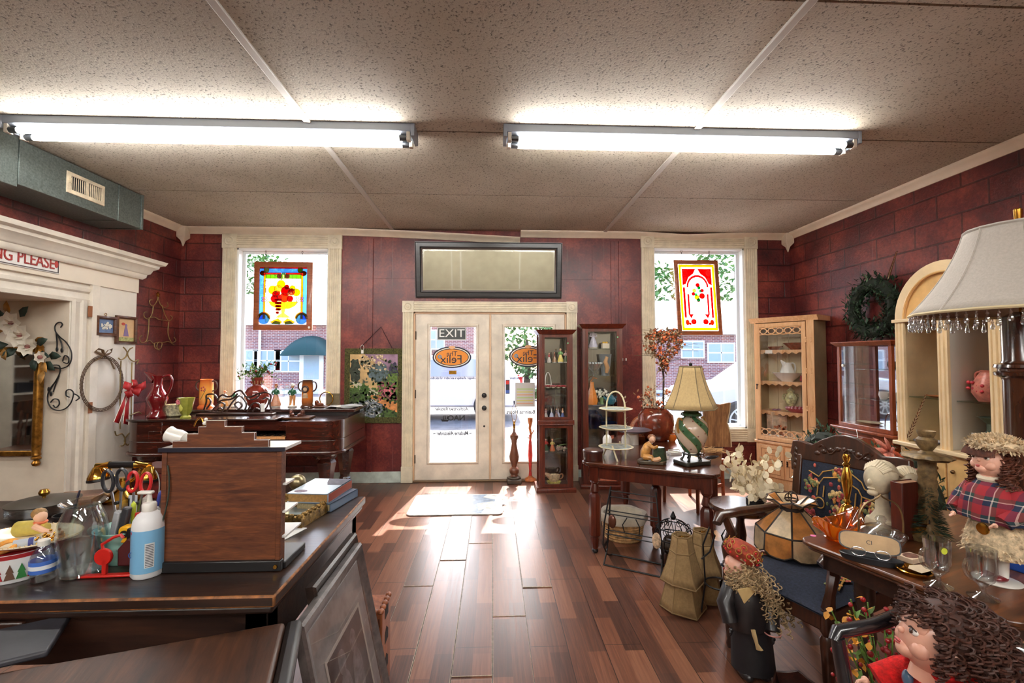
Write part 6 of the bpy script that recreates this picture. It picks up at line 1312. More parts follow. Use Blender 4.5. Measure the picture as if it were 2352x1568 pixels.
# brown jar with dried flowers and the heart topiary
p = on_t(1520,1030)+V((.10,.42,0)); YV = p.y; t = thing('brown_vase', 'big glossy brown jar of dried flowers behind the lamp', 'vase', p); BJ = mat((112,48,30), .2, coat=.6, var=.35, vs=14, name='brown_jar_glaze')
mk('jar', B().lathe([(0,0),(.11,0),(.15,.06),(.17,.16),(.16,.24),(.12,.29),(.10,.3),(.105,.31)], 32), BJ, t)
db, fb, st = B(), B(), B(); q = random.Random(5)
for i in range(110):
    a = q.uniform(0,2*PI); r = q.uniform(.02,.2); z = q.uniform(.3,.52)-r*.3; c_ = V((r*math.cos(a), r*math.sin(a)*.8, z)); db.leaf(c_, (q.uniform(-1,1),q.uniform(-1,1),q.uniform(-.4,1)), q.uniform(.03,.06), .022)
    if i % 3 == 0: fb.ball(c_+V((0,-.02,.01)), q.uniform(.008,.016), 7, 5); st.tube([(0,0,.28), c_], .002, 4)
DRY = mat((172,142,108), .8, var=.45, vs=30, name='dried_leaf'); DRF = mat((186,98,58), .7, var=.5, vs=40, name='dried_flower')
mk('dried_leaves', db, DRY, t, kind='stuff'); mk('flowers', fb, DRF, t, kind='stuff'); mk('stems', st, mat((90,70,54), .8), t, kind='stuff')
hc = at(1522,800,Y=YV+.02); tp = thing('heart_topiary', 'tall heart shaped dried flower topiary rising from the brown jar', 'topiary', (hc.x, YV+.02, TZ+.315)); hz = hc.z-(TZ+.315); k = YV/FPX
mk('stem', B().tube([(0,0,0),(.006,0,hz*.5),(-.004,0,hz-.16)], .009, 8), mat((58,44,34), .8), tp)
hb, hf, hg = B(), B(), B()
for i in range(760):
    s_ = q.uniform(0,2*PI); hx_ = 16*math.sin(s_)**3/16; hzz = (13*math.cos(s_)-5*math.cos(2*s_)-2*math.cos(3*s_)-math.cos(4*s_))/16
    c_ = V((hx_*42*k*q.uniform(.25,1.12)+q.gauss(0,.014), q.gauss(0,.03), hz+.02+hzz*50*k*q.uniform(.6,1.08)))
    hb.leaf(c_, (q.uniform(-1,1),q.uniform(-1,.5),q.uniform(-1,1)), q.uniform(.03,.06), .024)
    if i % 3 == 0: hf.ball(c_+V((0,-.02,0)), q.uniform(.007,.015), 7, 5)
    if i % 12 == 0: a = q.uniform(0,PI); hg.tube([c_, c_+V((.12*math.cos(a),-.02,.1*math.sin(a))), c_+V((.26*math.cos(a),-.02,.08*math.sin(a)))], .0014, 4)
mk('dried_leaves', hb, DRY, tp, kind='stuff'); mk('flowers', hf, DRF, tp, kind='stuff'); mk('grass_blades', hg, mat((96,84,60), .8), tp, kind='stuff')
fl = B()
for i in range(12): a = 2*PI*i/12; fl.leaf((-.05,-.09,hz-.02), (math.cos(a),-.2,math.sin(a)), .05, .018)
mk('orange_daisy', fl, mat((214,110,60), .7), tp); mk('raffia_loops', B().tube(bez((0,-.03,hz-.15),(-.12,-.05,hz-.2),(-.1,-.03,hz-.45),(-.08,0,.1)), .002, 5).tube(bez((0,-.03,hz-.15),(.1,-.04,hz-.25),(-.1,-.04,hz-.4),(-.13,0,.15)), .002, 5), DRY, tp)
q2 = at(1608,850,Y=YV+.3); t = thing('gold_star', 'gold star on a wire beside the tan lamp shade', 'ornament', (q2.x, YV+.3, TZ+.001)); hs_ = q2.z-TZ; mk('wire', B().tube([(0,0,0),(0,0,hs_)], .003, 6), BRASS, t); mk('star', B().prism(star(.05), -.004, .004, 'y', T(0,0,hs_)), mat((170,130,64), .4, metal=.6), t); mk('foot', B().lathe([(.05,0),(.05,.008),(0,.012)], 20), BRASS, t)
a, c = at(1618,925,Y=3.95), at(1680,1012,Y=3.95); t = thing('wood_slab', 'pale burl wood slab with wavy edge standing at table back', 'wood slab', ((a.x+c.x)/2, 3.97, TZ+.001)); w = (c.x-a.x)/2; h = a.z-TZ
mk('slab', B().prism([(-w,0),(w,.0),(w*.95,.12),(w*.7,h*.55),(w*.9,h*.8),(w*.98,h),(w*.2,h*.96),(-w,h*1.02)], -.015, .015), wood((96,60,34),(176,126,80),'z',.5,s=12,name='burl_wood'), t, bevel=.005); mk('bark_edge', B().tube([(w,0,.0),(w*.95,0,.12),(w*.7,0,h*.55),(w*.9,0,h*.8),(w*.98,0,h)], .014, 6), mat((206,186,150), .7), t)
p = on_t(1638,1012)+V((-.06,.1,0)); t = thing('leather_book', 'small standing brown leather bound book behind the lamp', 'book', p, -.2); LTH = mat((136,72,44), .45, var=.2); mk('cover', B().box(-.06,-.02,0,.06,-.016,.16).box(-.06,.016,0,.06,.02,.16).box(.056,-.02,0,.06,.02,.16), LTH, t, bevel=.002); mk('pages', B().box(-.055,-.016,.003,.056,.016,.157), mat((214,190,150), .8), t)
p = on_t(1625,1045)+V((.03,.05,0)); t = thing('straw_whisk', 'bundle of straw lying beside lamp base on table', 'whisk', p, .3); b = B(); q = random.Random(9)
for i in range(60): b.tube([(-.12,q.gauss(0,.012),.012+q.uniform(0,.02)),(.02,q.gauss(0,.025),.02+q.uniform(0,.03)),(.12,q.gauss(0,.05),.004+q.uniform(0,.04))], .0014, 3)
mk('straw', b, mat((190,150,100), .8, var=.3), t, kind='stuff'); mk('binding', B().ring((-.06,0,.022), .022, .005, 16, 6, 'x'), mat((150,96,60), .7), t)
p = on_t(1605,1005)+V((-.02,.08,0)); t = thing('glass_boot', 'amber and clear ornate glass pitcher behind the ginger jar lamp', 'pitcher', p); mk('body', B().lathe([(0,0),(.05,0),(.06,.08),(.05,.2),(.04,.28),(.055,.33),(.05,.33),(.035,.26)], 24, lobes=8, amp=.06), pane((.95,.85,.6), .2, .05, 'amber_tint_glass'), t); mk('handle', B().tube(bez((.045,0,.3),(.13,0,.32),(.12,0,.12),(.06,0,.1)), .01, 8), pane((.9,.85,.7), .25, .05), t)
p = on_t(1548,1015)+V((0,.05,0)); t = thing('orange_cup', 'small orange glazed cup between boy figurine and lamp', 'cup', p); mk('cup', B().lathe([(0,0),(.03,0),(.05,.04),(.048,.07),(.044,.07),(.03,.01)], 24), mat((206,110,36), .3, coat=.4), t); mk('rim', B().ring((0,0,.07), .046, .003, 24, 6), mat((70,40,24), .4), t)
# chair behind the table
q3 = at(1585,1010,Y=4.55); t = thing('side_chair', 'reddish wooden side chair pushed behind the oak table', 'chair', (q3.x+.06, 4.62, 0), .5); RW = wood((96,42,22),(170,88,50),'z',.35,name='red_chair_wood')
for x in (-.2,.2):
    for y in (-.2,.2): mk('leg', B().tube([(x,y,0),(x*.95,y*.95,.45)], [.016,.02], 8), RW, t)
    mk('post', B().tube([(x*.95,.2,.45),(x,.24,.66)], [.018,.014], 8), RW, t)
mk('seat', B().box(-.22,-.22,.44,.22,.22,.47), RW, t, bevel=.01); mk('stretcher', B().box(-.2,-.21,.2,.2,-.19,.23).box(-.21,-.2,.26,-.19,.2,.29).box(.19,-.2,.26,.21,.2,.29), RW, t)
mk('crest_rail', B().box(-.2,.225,.60,.2,.25,.67), RW, t, bevel=.006)
# a wooden stool leg pair visible right of the table
# ---------------------------------------------------------------- under the table
p0, p1 = at(1392,1290,Z=0), at(1522,1318,Z=0); ra = math.atan2((p1-p0).y, (p1-p0).x); t = thing('wire_rack', 'black wire magazine rack standing under the front of the table', 'rack', (p0+p1)/2, ra); w = (p1-p0).length/2; b = B(); H = .55
for s in (-1, 1):
    b.tube([(s*w,-.06,0),(s*w*.98,.02,.09),(s*w*.9,.02,.3),(s*w*.8,.0,H)], .006, 6); b.tube([(s*w,.14,.0),(s*w,.08,.02),(s*w,.02,.05),(s*w*1.05,-.04,.14),(s*w*.98,-.05,.3),(s*w*.8,0,H)], .006, 6)
    b.box(s*w-.004,-.05,.12,s*w+.004,.06,.145)
for z, y in ((.0,-.06),(.0,.14)): b.tube([(-w,y,z+.005),(w,y,z+.005)], .006, 6)
for z, y in ((.22,-.045),(.25,-.043),(.36,-.03),(.385,-.03),(.48,-.01),(.52,-.005)): b.tube([(-w*(1.0-.3*z),y,z),(w*(1.0-.3*z),y,z)], .004, 6)
for x in (-.05,.05): b.tube([(x,-.043,.25),(x*1.2,-.06,.31),(x*.6,-.05,.36)], .004, 5)
mk('wire_frame', b, IRON, t); mk('medallion', B().ball((-w*.72,-.03,.31), (.03,.018,.05), 14, 8), mat((92,54,40), .3, metal=.4), t); mk('hanging_tag', B().ball((w*.86,-.055,.24), (.03,.006,.055), 14, 8), mat((196,170,140), .6, var=.4, vs=40), t)
p = at(1442,1248,Z=0); t = thing('lined_basket', 'round coiled basket lined with grey cloth under the table', 'basket', p+V((0,.14,0))); CO_ = mat((176,136,88), .8, var=.4, vs=30, name='wicker')
b = B()
for i in range(9): b.ring((0,0,.012+.02*i), .145+.003*i, .0115, 40, 6)
mk('coils', b, CO_, t); mk('bottom', B().lathe([(0,.0),(.145,.0),(.145,.012),(0,.012)], 30), CO_, t)
mk('cloth_lining', B().lathe([(.05,.04),(.13,.1),(.155,.2),(.19,.205),(.2,.17),(.195,.15)], 36, lobes=6, amp=.05), mat((196,184,164), .9, var=.1), t, solid=.003); mk('handle', B().ring((-.2,0,.17), .05, .005, 20, 6, 'z'), mat((176,140,80), .4), t)
p = at(1562,1288,Z=0); t = thing('wire_sphere', 'black scrolled wire basket ball on floor under the table', 'basket', p+V((0,.12,0))); b = B()
for i in range(14): b.tube([(.14*math.sin(PI*j/12)*math.cos(2*PI*i/14+.05*j), .14*math.sin(PI*j/12)*math.sin(2*PI*i/14+.05*j), .13-.13*math.cos(PI*j/12)) for j in range(1,12)], .003, 5)
for z, r in ((.06,.118),(.13,.14),(.2,.118)): b.ring((0,0,z), r, .004, 32, 6)
for i in range(8): b.tube(spiral((.12*math.cos(i*PI/4), .12*math.sin(i*PI/4), .19), .035, .006, 0, 1.5, 16, 'y' if i % 2 else 'x'), .0028, 5)
mk('wire', b, IRON, t); mk('knob', B().lathe([(.016,.26),(.022,.28),(.012,.3),(.004,.32),(0,.32)], 14), IRON, t)
for i in range(3):
    one('dark_gourd', ['dark round gourd left inside the wire ball basket','dark round gourd right inside the wire ball basket','dark round gourd at back inside the wire ball basket'][i], 'gourd', B().ball((0,0,.05), (.055,.055,.05), 16, 10), mat((66,50,36), .5, var=.5, vs=20), p+V(((-.05,.05,0)[i], .12+(-.02,-.02,.06)[i], .02)), group='gourds in the wire ball')
def shade_stack(px, py, h, label, rz, s=1.0):
    p = at(px, py, Z=0); t = thing('lampshade', label, 'lampshade', p+V((0,.1,0)), rz, 'tan bell lampshades stacked on the floor')
    def bell(z0, z1, r0, r1, nm):
        rows = []
        for j in range(9):
            u = j/8; r = r0+(r1-r0)*(.35*u+.65*u*u); z = z1+(z0-z1)*u
            rows.append([(r*math.cos(2*PI*i/6+PI/6)*(1), r*math.sin(2*PI*i/6+PI/6), z+(.02*u if i % 2 else 0)) for i in range(6)])
        o = mk(nm, B().add([v for r_ in rows for v in r_], [(j*6+i, j*6+(i+1) % 6, (j+1)*6+(i+1) % 6, (j+1)*6+i) for j in range(8) for i in range(6)]), mat((150,122,82), .9, var=.1, vs=60, name='old_tan_silk'), t, ang=15, solid=.003)
        tr = B().tube(rows[0], .005, 6, True).tube(rows[-1], .005, 6, True)
        for i in range(6): tr.tube([r_[i] for r_ in rows], .0035, 5)
        mk('piping', tr, mat((126,100,64), .85), o); return o
    bell(.16*s, h, .055*s, .125*s, 'upper_shade'); bell(.005, .34*s, .07*s, .13*s, 'lower_shade')
    mk('wire_ring', B().ring((0,0,h-.012), .018, .003, 16, 6).tube([(-.05*s,0,h-.01),(.05*s,0,h-.01)], .0025, 5), BRASS, t)
shade_stack(1585, 1420, .43, 'tan bell lampshade stack on floor nearest the walkway', .2); shade_stack(1632, 1392, .41, 'tan bell lampshade stack behind the nearer one, by doll', .6)
# ---------------------------------------------------------------- stained glass hung in the two windows
CAME = mat((46,38,36), .5, metal=.4)
PFW = wood((124,62,30),(176,98,54),'x',.4,name='panel_frame')
def glass_panel(nm, label, px0, py0, px1, py1, fw, Y, rack=0):
    a, c = at(px0,py0,Y=Y), at(px1,py1,Y=Y); t = thing(nm, label, 'stained glass', ((a.x+c.x)/2, Y, (a.z+c.z)/2)); w, h = (c.x-a.x)/2, (a.z-c.z)/2
    sh = Matrix(((1,0,-rack,0),(0,1,0,0),(0,0,1,0),(0,0,0,1)))
    mk('frame', B().rect(-w+fw,-h+fw,w-fw,h-fw,[(-.004,.012),(-.004,-.012),(0,-.014),(fw-.006,-.014),(fw,-.01),(fw,.012)], sh), PFW, t)
    for s in (-.5,.5):
        b = B(); zt = at(px0,568,Y=Y).z-t.location.z
        n = max(3, int((zt-h)/.03))
        for i in range(n): b.ring((s*w*1.25-rack*h, 0, h+.012+(zt-h-.03)*i/(n-1)), .009, .0022, 10, 5, 'y' if i % 2 else 'x', e=1.7)
        mk('chain', b.ring((s*w*1.25-rack*h,0,zt-.012), .014, .003, 14, 6, 'y'), IRON, t)
    iw, ih = w-fw, h-fw; L = B(); k = [0]
    def g(nm_, poly, c_, d=0, op=.3, lead=True):
        q = [(x*iw, z*ih) for x, z in poly]; y = -.004-d*.0022
        mk(nm_, B().prism(q, y, y+.002, 'y', sh), tglass(c_, op), t)
        if lead: L.tube([(x, y-.001, z) for x, z in q], .0022, 4, True, sh)
    def done(): mk('lead_lines', L, CAME, t)
    return t, g, L, iw, ih, sh, done
Rr = lambda x0, z0, x1, z1: [(x0,z0),(x1,z0),(x1,z1),(x0,z1)]
O = lambda cx, cz, r, e=1.0, n=18: [(cx+r*math.cos(2*PI*i/n), cz+r*e*math.sin(2*PI*i/n)) for i in range(n)]
t, g, L, iw, ih, sh, done = glass_panel('stained_glass_panel', 'stained glass panel of a fruit bowl hung in left window', 585, 601, 717, 758, .062, YB+.045)
AS = iw/ih
for i in range(8): g('ground_pane', Rr(-.72+.18*i,-.9,-.72+.18*(i+1),.74), (250,246,214), 0, .45)
g('top_band', Rr(-1,.95,1,1), (214,60,40), 1); g('blue_band', Rr(-1,.8,1,.95), (130,170,216), 1)
for s in (-1,1):
    for i in range(6): g('blue_band', Rr(*( (s*1,-.8+.27*i,s*.82,-.8+.27*(i+1)) if s < 0 else (.82,-.8+.27*i,1,-.8+.27*(i+1)))), (150,190,222), 1)
    g('amber_band', Rr(*((-.82,-.8,-.74,.76) if s < 0 else (.74,-.8,.82,.76))), (240,180,70), 1); g('rail', Rr(*((-.78,.74,-.1,.80) if s < 0 else (.1,.74,.78,.80))), (206,70,40), 2)
    g('green_head', Rr(*((-.74,.6,-.02,.74) if s < 0 else (.02,.6,.74,.74))), (160,196,90), 1)
    g('scroll', O(s*.16,.68,.10,AS), (236,150,60), 3); g('corner_leaf', O(s*.84,.78,.13,AS*.8), (216,110,50), 3); g('corner_leaf', O(s*.7,.9,.11,AS*1.2), (220,200,80), 3)
    g('foot_blue', O(s*.78,-.78,.24,AS), (130,170,216), 3); 
    ring = [(s*.78+.27*math.cos(a), -.78+.27*AS*math.sin(a)) for a in [PI*i/12 for i in range(13)]]+[(s*.78+.17*math.cos(a), -.78+.17*AS*math.sin(a)) for a in [PI-PI*i/12 for i in range(13)]]
    g('scroll', ring, (238,190,80), 4); g('foot_leaf', [(s*.52,-.9),(s*.2,-.78),(s*.02,-.9),(s*.1,-.97),(s*.4,-.97)], (240,200,90), 3); g('foot_pane', [(s*.48,-.97),(s*.3,-.86),(s*.1,-.9),(s*.1,-.98)], (150,186,220), 4)
g('bowl', [(-.6,-.2),(.62,-.2),(.5,-.34),(.25,-.44),(-.2,-.44),(-.48,-.34)], (244,226,120), 2)
for i in range(6): g('bowl_rib', [(-.45+.16*i,-.22),(-.36+.16*i,-.22),(-.18+.08*i,-.43),(-.22+.08*i,-.43)], (240,240,200), 3, lead=False)
g('bowl_stem', [(-.08,-.44),(.1,-.44),(.06,-.6),(.3,-.74),(-.28,-.74),(-.05,-.6)], (246,236,170), 2)
for cx, cz, r, c_ in ((-.08,.4,.17,(230,206,60)),(-.42,.2,.18,(236,214,90)),(-.2,.24,.16,(244,230,150)),(.12,.16,.2,(200,30,40)),(.16,.3,.1,(196,30,40)),(.36,.14,.14,(206,40,44)),(.56,.12,.16,(232,200,60)),(.40,.26,.12,(206,200,70)),(-.3,.05,.14,(214,40,40)),(-.22,.09,.11,(230,120,50)),(.06,-.06,.2,(232,130,50)),(.3,.05,.12,(244,240,220)),(-.34,-.1,.16,(206,30,40)),(.3,-.1,.13,(206,60,44)),(-.14,-.04,.1,(226,90,50))):
    g('fruit', O(cx, cz, r, AS), c_, 5+(cx > 0)*.6)
for i in range(18): r = i//4; g('grape', O(-.18+(i % 4-1.5)*.07*(1-r*.14), -.14-r*.11, .055, AS, 10), (190,30,56), 7, lead=False)
for s in (-1, 1):
    for i in range(7): g('pale_grape', O(s*(.62+.1*(i % 3)), -.08-.09*(i//3), .05, AS, 10), (226,226,250), 7)
for i in range(5): a = PI*(.2+.15*i); L.tube([(-.08*iw, -.016, .55*ih), (-.08*iw+.1*math.cos(a), -.016, .55*ih+.1*math.sin(a))], .002, 4)
done()
mk('price_dot', B().lathe([(.014,0),(.014,.002),(0,.003)], 16, T(iw+.03,-.014,-ih-.03,rx=PI/2)), PORC, t)
t, g, L, iw, ih, sh, done = glass_panel('stained_glass_panel', 'stained glass panel of roses under a red arch hung in right window', 1551, 597, 1655, 769, .045, YB+.045, .055)
AS = iw/ih
g('white_ground', Rr(-1,-1,1,1), (252,250,246), 0, .45)
for nm_, q, c_ in (('yellow_band',Rr(-.95,.9,.95,.97),(228,190,50)),('yellow_band',Rr(-.95,-.97,.95,-.9),(228,200,60)),('yellow_band',Rr(-.95,-.9,-.84,.9),(216,206,80)),('yellow_band',Rr(.84,-.9,.95,.9),(216,200,70))): g(nm_, q, c_, 1)
for s in (-1, 1):
    g('red_spandrel', [(s*.78,.84),(s*.06,.84),(s*.2,.7),(s*.45,.6),(s*.62,.4),(s*.78,.36)], (206,24,48), 1); g('white_crest', O(s*.64,.72,.13,AS*1.3), (250,248,246), 2); g('white_crest', O(s*.64,.52,.08,AS*1.6), (250,248,246), 2)
    g('red_column', Rr(*((-.78,-.6,-.68,.3) if s < 0 else (.68,-.6,.78,.3))), (206,40,60), 1); g('red_inner', Rr(*((-.56,-.5,-.48,.1) if s < 0 else (.48,-.5,.56,.1))), (206,60,76), 1)
    g('red_corner', [(s*.56,-.5),(s*.3,-.5),(s*.45,-.62)], (206,60,60), 2); g('orange_scroll', O(s*.32,-.72,.14,AS), (226,80,60), 2); g('white_scroll', O(s*.28,-.68,.09,AS), (250,248,246), 3); g('orange_leaf', O(s*.66,-.74,.1,AS*1.4), (230,110,60), 2); g('red_foot', O(s*.52,-.78,.06,AS), (190,30,60), 3)
arch = [(.58*math.cos(PI*i/20), .3+.36*math.sin(PI*i/20)) for i in range(21)]+[(.5*math.cos(PI-PI*i/20), .3+.30*math.sin(PI-PI*i/20)) for i in range(21)]
g('arch_band', arch, (222,70,90), 2)
for i in range(12): a = PI*(i+.5)/12; g('arch_stone', O(.54*math.cos(a), .3+.33*math.sin(a), .035, AS, 8), (250,240,236), 3, lead=False)
g('white_peak', [(-.14,.7),(0,.84),(.14,.7),(.1,.62),(-.1,.62)], (250,248,246), 3)
for cx, cz, r, c_ in ((.0,.36,.11,(206,24,50)),(.22,.2,.09,(196,24,60)),(-.26,.1,.09,(206,40,70)),(.2,.04,.15,(230,70,44)),(-.08,.0,.13,(236,206,70)),(.06,.28,.08,(60,176,120)),(-.2,.2,.1,(190,226,140)),(.0,-.08,.09,(50,160,110)),(-.12,.08,.07,(120,206,150)),(.12,.18,.07,(120,200,170))): g('bloom', O(cx, cz, r, AS, 12), c_, 4)
g('vase', [(-.06,-.1),(.06,-.1),(.04,-.3),(-.04,-.3)], (236,200,196), 4); L.tube([(0,-.01,.5*ih),(0,-.01,.42*ih)], .002, 4)
done()

# ---------------------------------------------------------------- corner hutch with glass door
def kids(t, lst, m_, **k):
    for nm, b in lst: mk(nm, b, m_, t, **k)
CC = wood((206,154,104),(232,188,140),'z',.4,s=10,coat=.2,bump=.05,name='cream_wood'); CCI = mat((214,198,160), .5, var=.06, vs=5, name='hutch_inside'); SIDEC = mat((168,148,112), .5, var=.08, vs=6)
L0, R0 = V((3.105,5.30,0)), V((3.445,4.76,0)); hw = (R0-L0).length/2; hrz = math.atan2((R0-L0).y, (R0-L0).x)
t = thing('corner_hutch', 'cream corner hutch with glass door and scalloped shelves', 'hutch', (L0+R0)/2, hrz); H, Dp = 1.945, .29
zw = at(1740,1008,Y=5.3).z
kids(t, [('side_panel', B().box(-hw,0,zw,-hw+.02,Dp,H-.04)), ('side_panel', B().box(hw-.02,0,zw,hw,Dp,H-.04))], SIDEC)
mk('back_panel', B().box(-hw+.02,Dp-.015,zw,hw-.02,Dp,H-.04), CCI, t)
gr = B()
for i in range(1,5): x = -hw+2*hw*i/5; gr.box(x-.002,Dp-.017,zw,x+.002,Dp-.014,H-.05)
mk('board_grooves', gr, mat((150,130,96), .7), t)
mk('cornice', B().prism([(-.045,H),(-.04,H-.015),(-.015,H-.04),(-.01,H-.055),(Dp,H-.055),(Dp,H)], -hw-.045, hw+.045, 'x'), CC, t)
mk('waist_board', B().box(-hw-.015,-.02,zw-.03,hw+.015,Dp,zw), CC, t, bevel=.006)
mk('face_stile', B().box(hw-.075,-.012,zw,hw,.012,H-.055).box(-hw,-.012,zw,-hw+.02,.012,H-.055), CC, t, bevel=.002)
d0, d1, dz0, dz1 = -hw+.02, hw-.08, zw+.005, H-.06
dr_ = mk('glass_door', B().rect(d0+.045,dz0+.05,d1-.045,dz1-.05,[(0,.004),(0,-.012),(.012,-.02),(.045,-.02),(.045,.004)]), CC, t); 
mk('door_pane', B().box(d0+.04,-.004,dz0+.045,d1-.04,0,dz1-.045), GLASS, dr_)
for zc_ in (dz0+.095, dz1-.095):
    fr = B()
    n = 5; cw_ = (d1-d0-.09)/n
    for i in range(n): fr.ring((d0+.045+cw_*(i+.5),-.008,zc_), cw_*.40, .006, 24, 6, 'y', e=.85)
    for i in range(n+1):
        x = d0+.045+cw_*i; fr.tube([(x,-.008,zc_+.012),(x,-.008,zc_-.012)], .010, 6)
        if i < n: fr.tube([(x,-.008,zc_+.042),(x+cw_/2,-.008,zc_+.034),(x+cw_,-.008,zc_+.042)], .006, 6).tube([(x,-.008,zc_-.042),(x+cw_/2,-.008,zc_-.034),(x+cw_,-.008,zc_-.042)], .006, 6)
    mk('fretwork', fr, CC, dr_)
mk('door_handle', B().lathe([(.006,0),(.008,.012),(.012,.02),(0,.026)], 14, T(d0+.02,-.02,(dz0+dz1)/2-.04,rx=PI/2)).tube([(d0+.02,-.04,(dz0+dz1)/2-.04),(d0+.02,-.045,(dz0+dz1)/2-.09)], .006, 8), mat((60,40,26), .4, metal=.6), dr_)
hb = B()
for z in (.3,.6,.85): 
    zc_ = dz0+(dz1-dz0)*z
    for x in (d1+.004, hw-.03): hb.lathe([(.012,0),(.010,.003),(0,.004)], 6, T(x,-.021 if x < d1+.01 else -.013,zc_+.02,rx=PI/2)).lathe([(.012,0),(.010,.003),(0,.004)], 6, T(x,-.021 if x < d1+.01 else -.013,zc_-.02,rx=PI/2)).box(x-.004,-.016,zc_-.02,x+.004,-.012,zc_+.02)
mk('strap_hinges', hb, CC, t)
SZ = [at(1800,py,Y=5.1).z for py in (803,876,945)]
for z in SZ:
    sc = [(-hw+.02,0)]; n = 8; W_ = 2*hw-.04
    for i in range(n):
        x = -hw+.02+W_*i/n; sc += [(x+W_/n*.1,-.03),(x+W_/n*.3,-.042),(x+W_/n*.5,-.05),(x+W_/n*.7,-.042),(x+W_/n*.9,-.03)]
    sc += [(hw-.02,0)]
    s_ = mk('shelf', B().box(-hw+.02,.06,z-.016,hw-.02,Dp-.015,z), CC, t); mk('scalloped_edge', B().prism([(x, zz_+z) for x, zz_ in sc], .05, .062), CC, s_)
mk('base_cabinet', B().box(-hw,.0,.07,hw,Dp,zw-.03), CC, t, bevel=.003); mk('plinth', B().box(-hw+.0,-.006,0,hw,Dp,.07), CC, t)
GRV = mat((150,96,56), .5)
for k, (x0, x1) in enumerate(((-hw+.03,-.01),(.01,hw-.03))):
    dd = mk('door', B().box(x0,-.016,.12,x1,.002,zw-.05), CC, t, bevel=.004)
    zmid = (.12+zw-.05)/2
    for z0, z1 in ((.15,zmid-.015),(zmid+.015,zw-.08)):
        mk('panel_groove', B().rect(x0+.04,z0+.01,x1-.04,z1-.01,[(0,-.0165),(0,-.018),(.005,-.018),(.005,-.0165)]).rect(x0+.085,z0+.055,x1-.085,z1-.055,[(0,-.0165),(0,-.018),(.004,-.018),(.004,-.0165)]), GRV, dd)
    x = x1-.02 if k == 0 else x0+.02
    mk('pull', B().lathe([(.012,-.03),(.006,-.015),(.010,0),(.006,.015),(.012,.03)], 10, T(x,-.02,zmid)), mat((60,36,22), .4, metal=.6), dd)
HM = Matrix.Translation((L0+R0)/2) @ Matrix.Rotation(hrz, 4, 'Z')
def inh(x, y, z): return HM @ V((x, y, z))
COP = mat((170,84,42), .3, metal=.8, var=.25, vs=30, name='copper')
t = thing('copper_bowl', 'small copper bowl at left of top shelf in corner hutch', 'bowl', inh(-.17,.16,SZ[0])); mk('bowl', B().lathe([(0,0),(.04,0),(.075,.035),(.08,.04),(.07,.036),(0,.008)], 24), COP, t); mk('handle', B().tube([(.07,0,.035),(.1,0,.04)], .008, 8), COP, t)
t = thing('copper_bowl', 'wide wavy rimmed copper bowl at right of top shelf, corner hutch', 'bowl', inh(.08,.16,SZ[0])); mk('bowl', B().lathe([(0,0),(.06,0),(.11,.05),(.135,.075),(.13,.078),(.10,.05),(0,.01)], 40, lobes=7, amp=.06), COP, t)
t = thing('wash_bowl', 'wide white ironstone bowl on second shelf of corner hutch', 'bowl', inh(-.03,.15,SZ[1])); mk('bowl', B().lathe([(0,0),(.06,0),(.065,.01),(.11,.05),(.15,.095),(.157,.1),(.15,.1),(.105,.055),(0,.015)], 40), PORC, t); 
t = thing('white_pitcher', 'white ironstone pitcher standing in the wash bowl', 'pitcher', inh(-.03,.15,SZ[1]+.0155)); mk('body', B().lathe([(0,0),(.055,.0),(.07,.05),(.075,.1),(.055,.15),(.045,.18),(.05,.2),(.045,.2),(.04,.17)], 28), PORC, t); mk('spout', B().tube([(-.03,0,.18),(-.075,0,.23)], [.03,.006], 10), PORC, t); mk('handle', B().tube(bez((.045,0,.19),(.12,0,.22),(.1,0,.08),(.07,0,.06)), .010, 8), PORC, t)
t = thing('red_rooster', 'small dark red bird ornament at right of second shelf, corner hutch', 'ornament', inh(.17,.1,SZ[1])); mk('body', B().ball((0,0,.03), (.05,.025,.03), 14, 8).ball((-.03,0,.06), .016, 10, 6).prism([(.03,.03),(.06,.05),(.05,.07)], -.006, .006), mat((150,30,44), .4), t)
t = thing('urn_vase', 'green painted two handled urn on third shelf of corner hutch', 'vase', inh(-.02,.2,SZ[2])); UG = mat((206,206,150), .3, coat=.4, var=.45, vs=30); mk('urn', B().lathe([(0,0),(.045,0),(.02,.04),(.05,.09),(.065,.15),(.05,.19),(.03,.21),(.045,.23)], 26), UG, t); mk('lid', B().lathe([(.045,.23),(.03,.25),(.01,.265),(.014,.28),(0,.295)], 20), UG, t)
for s in (-1,1): mk('handle', B().tube(bez((s*.05,0,.19),(s*.11,0,.21),(s*.1,0,.12),(s*.06,0,.13)), .007, 8), UG, t)
t = thing('pink_platter', 'pink rose rimmed oval platter on third shelf of corner hutch', 'platter', inh(.10,.13,SZ[2])); mk('platter', B().lathe([(0,.0),(.09,.0),(.14,.03),(.15,.05),(.14,.052),(.09,.02),(0,.014)], 36, None, (0,0,0), 1, .65), mat((176,66,76), .3, coat=.4), t); b = B()
for i in range(22): a = 2*PI*i/22; b.ball((.14*math.cos(a), .09*math.sin(a), .053), .012, 8, 5)
mk('rose_rim', b, mat((206,150,156), .4, var=.3, vs=60), t, kind='stuff')
t = thing('floral_box', 'tall floral printed gift box inside corner hutch at lower left', 'box', inh(-.15,.14,zw)); mk('box', B().box(-.085,-.06,0,.085,.06,.29), mat((226,200,170), .6, var=.25, vs=14), t, bevel=.003); mk('lid', B().box(-.09,-.065,.29,.09,.065,.335), mat((226,196,160), .6, var=.2, vs=20), t, bevel=.003); b = B()
for i in range(26): b.prism([(u, w_) for u, w_ in O(R.uniform(-.07,.07), R.uniform(.01,.17), R.uniform(.01,.02), 1, 8)], -.0615, -.060)
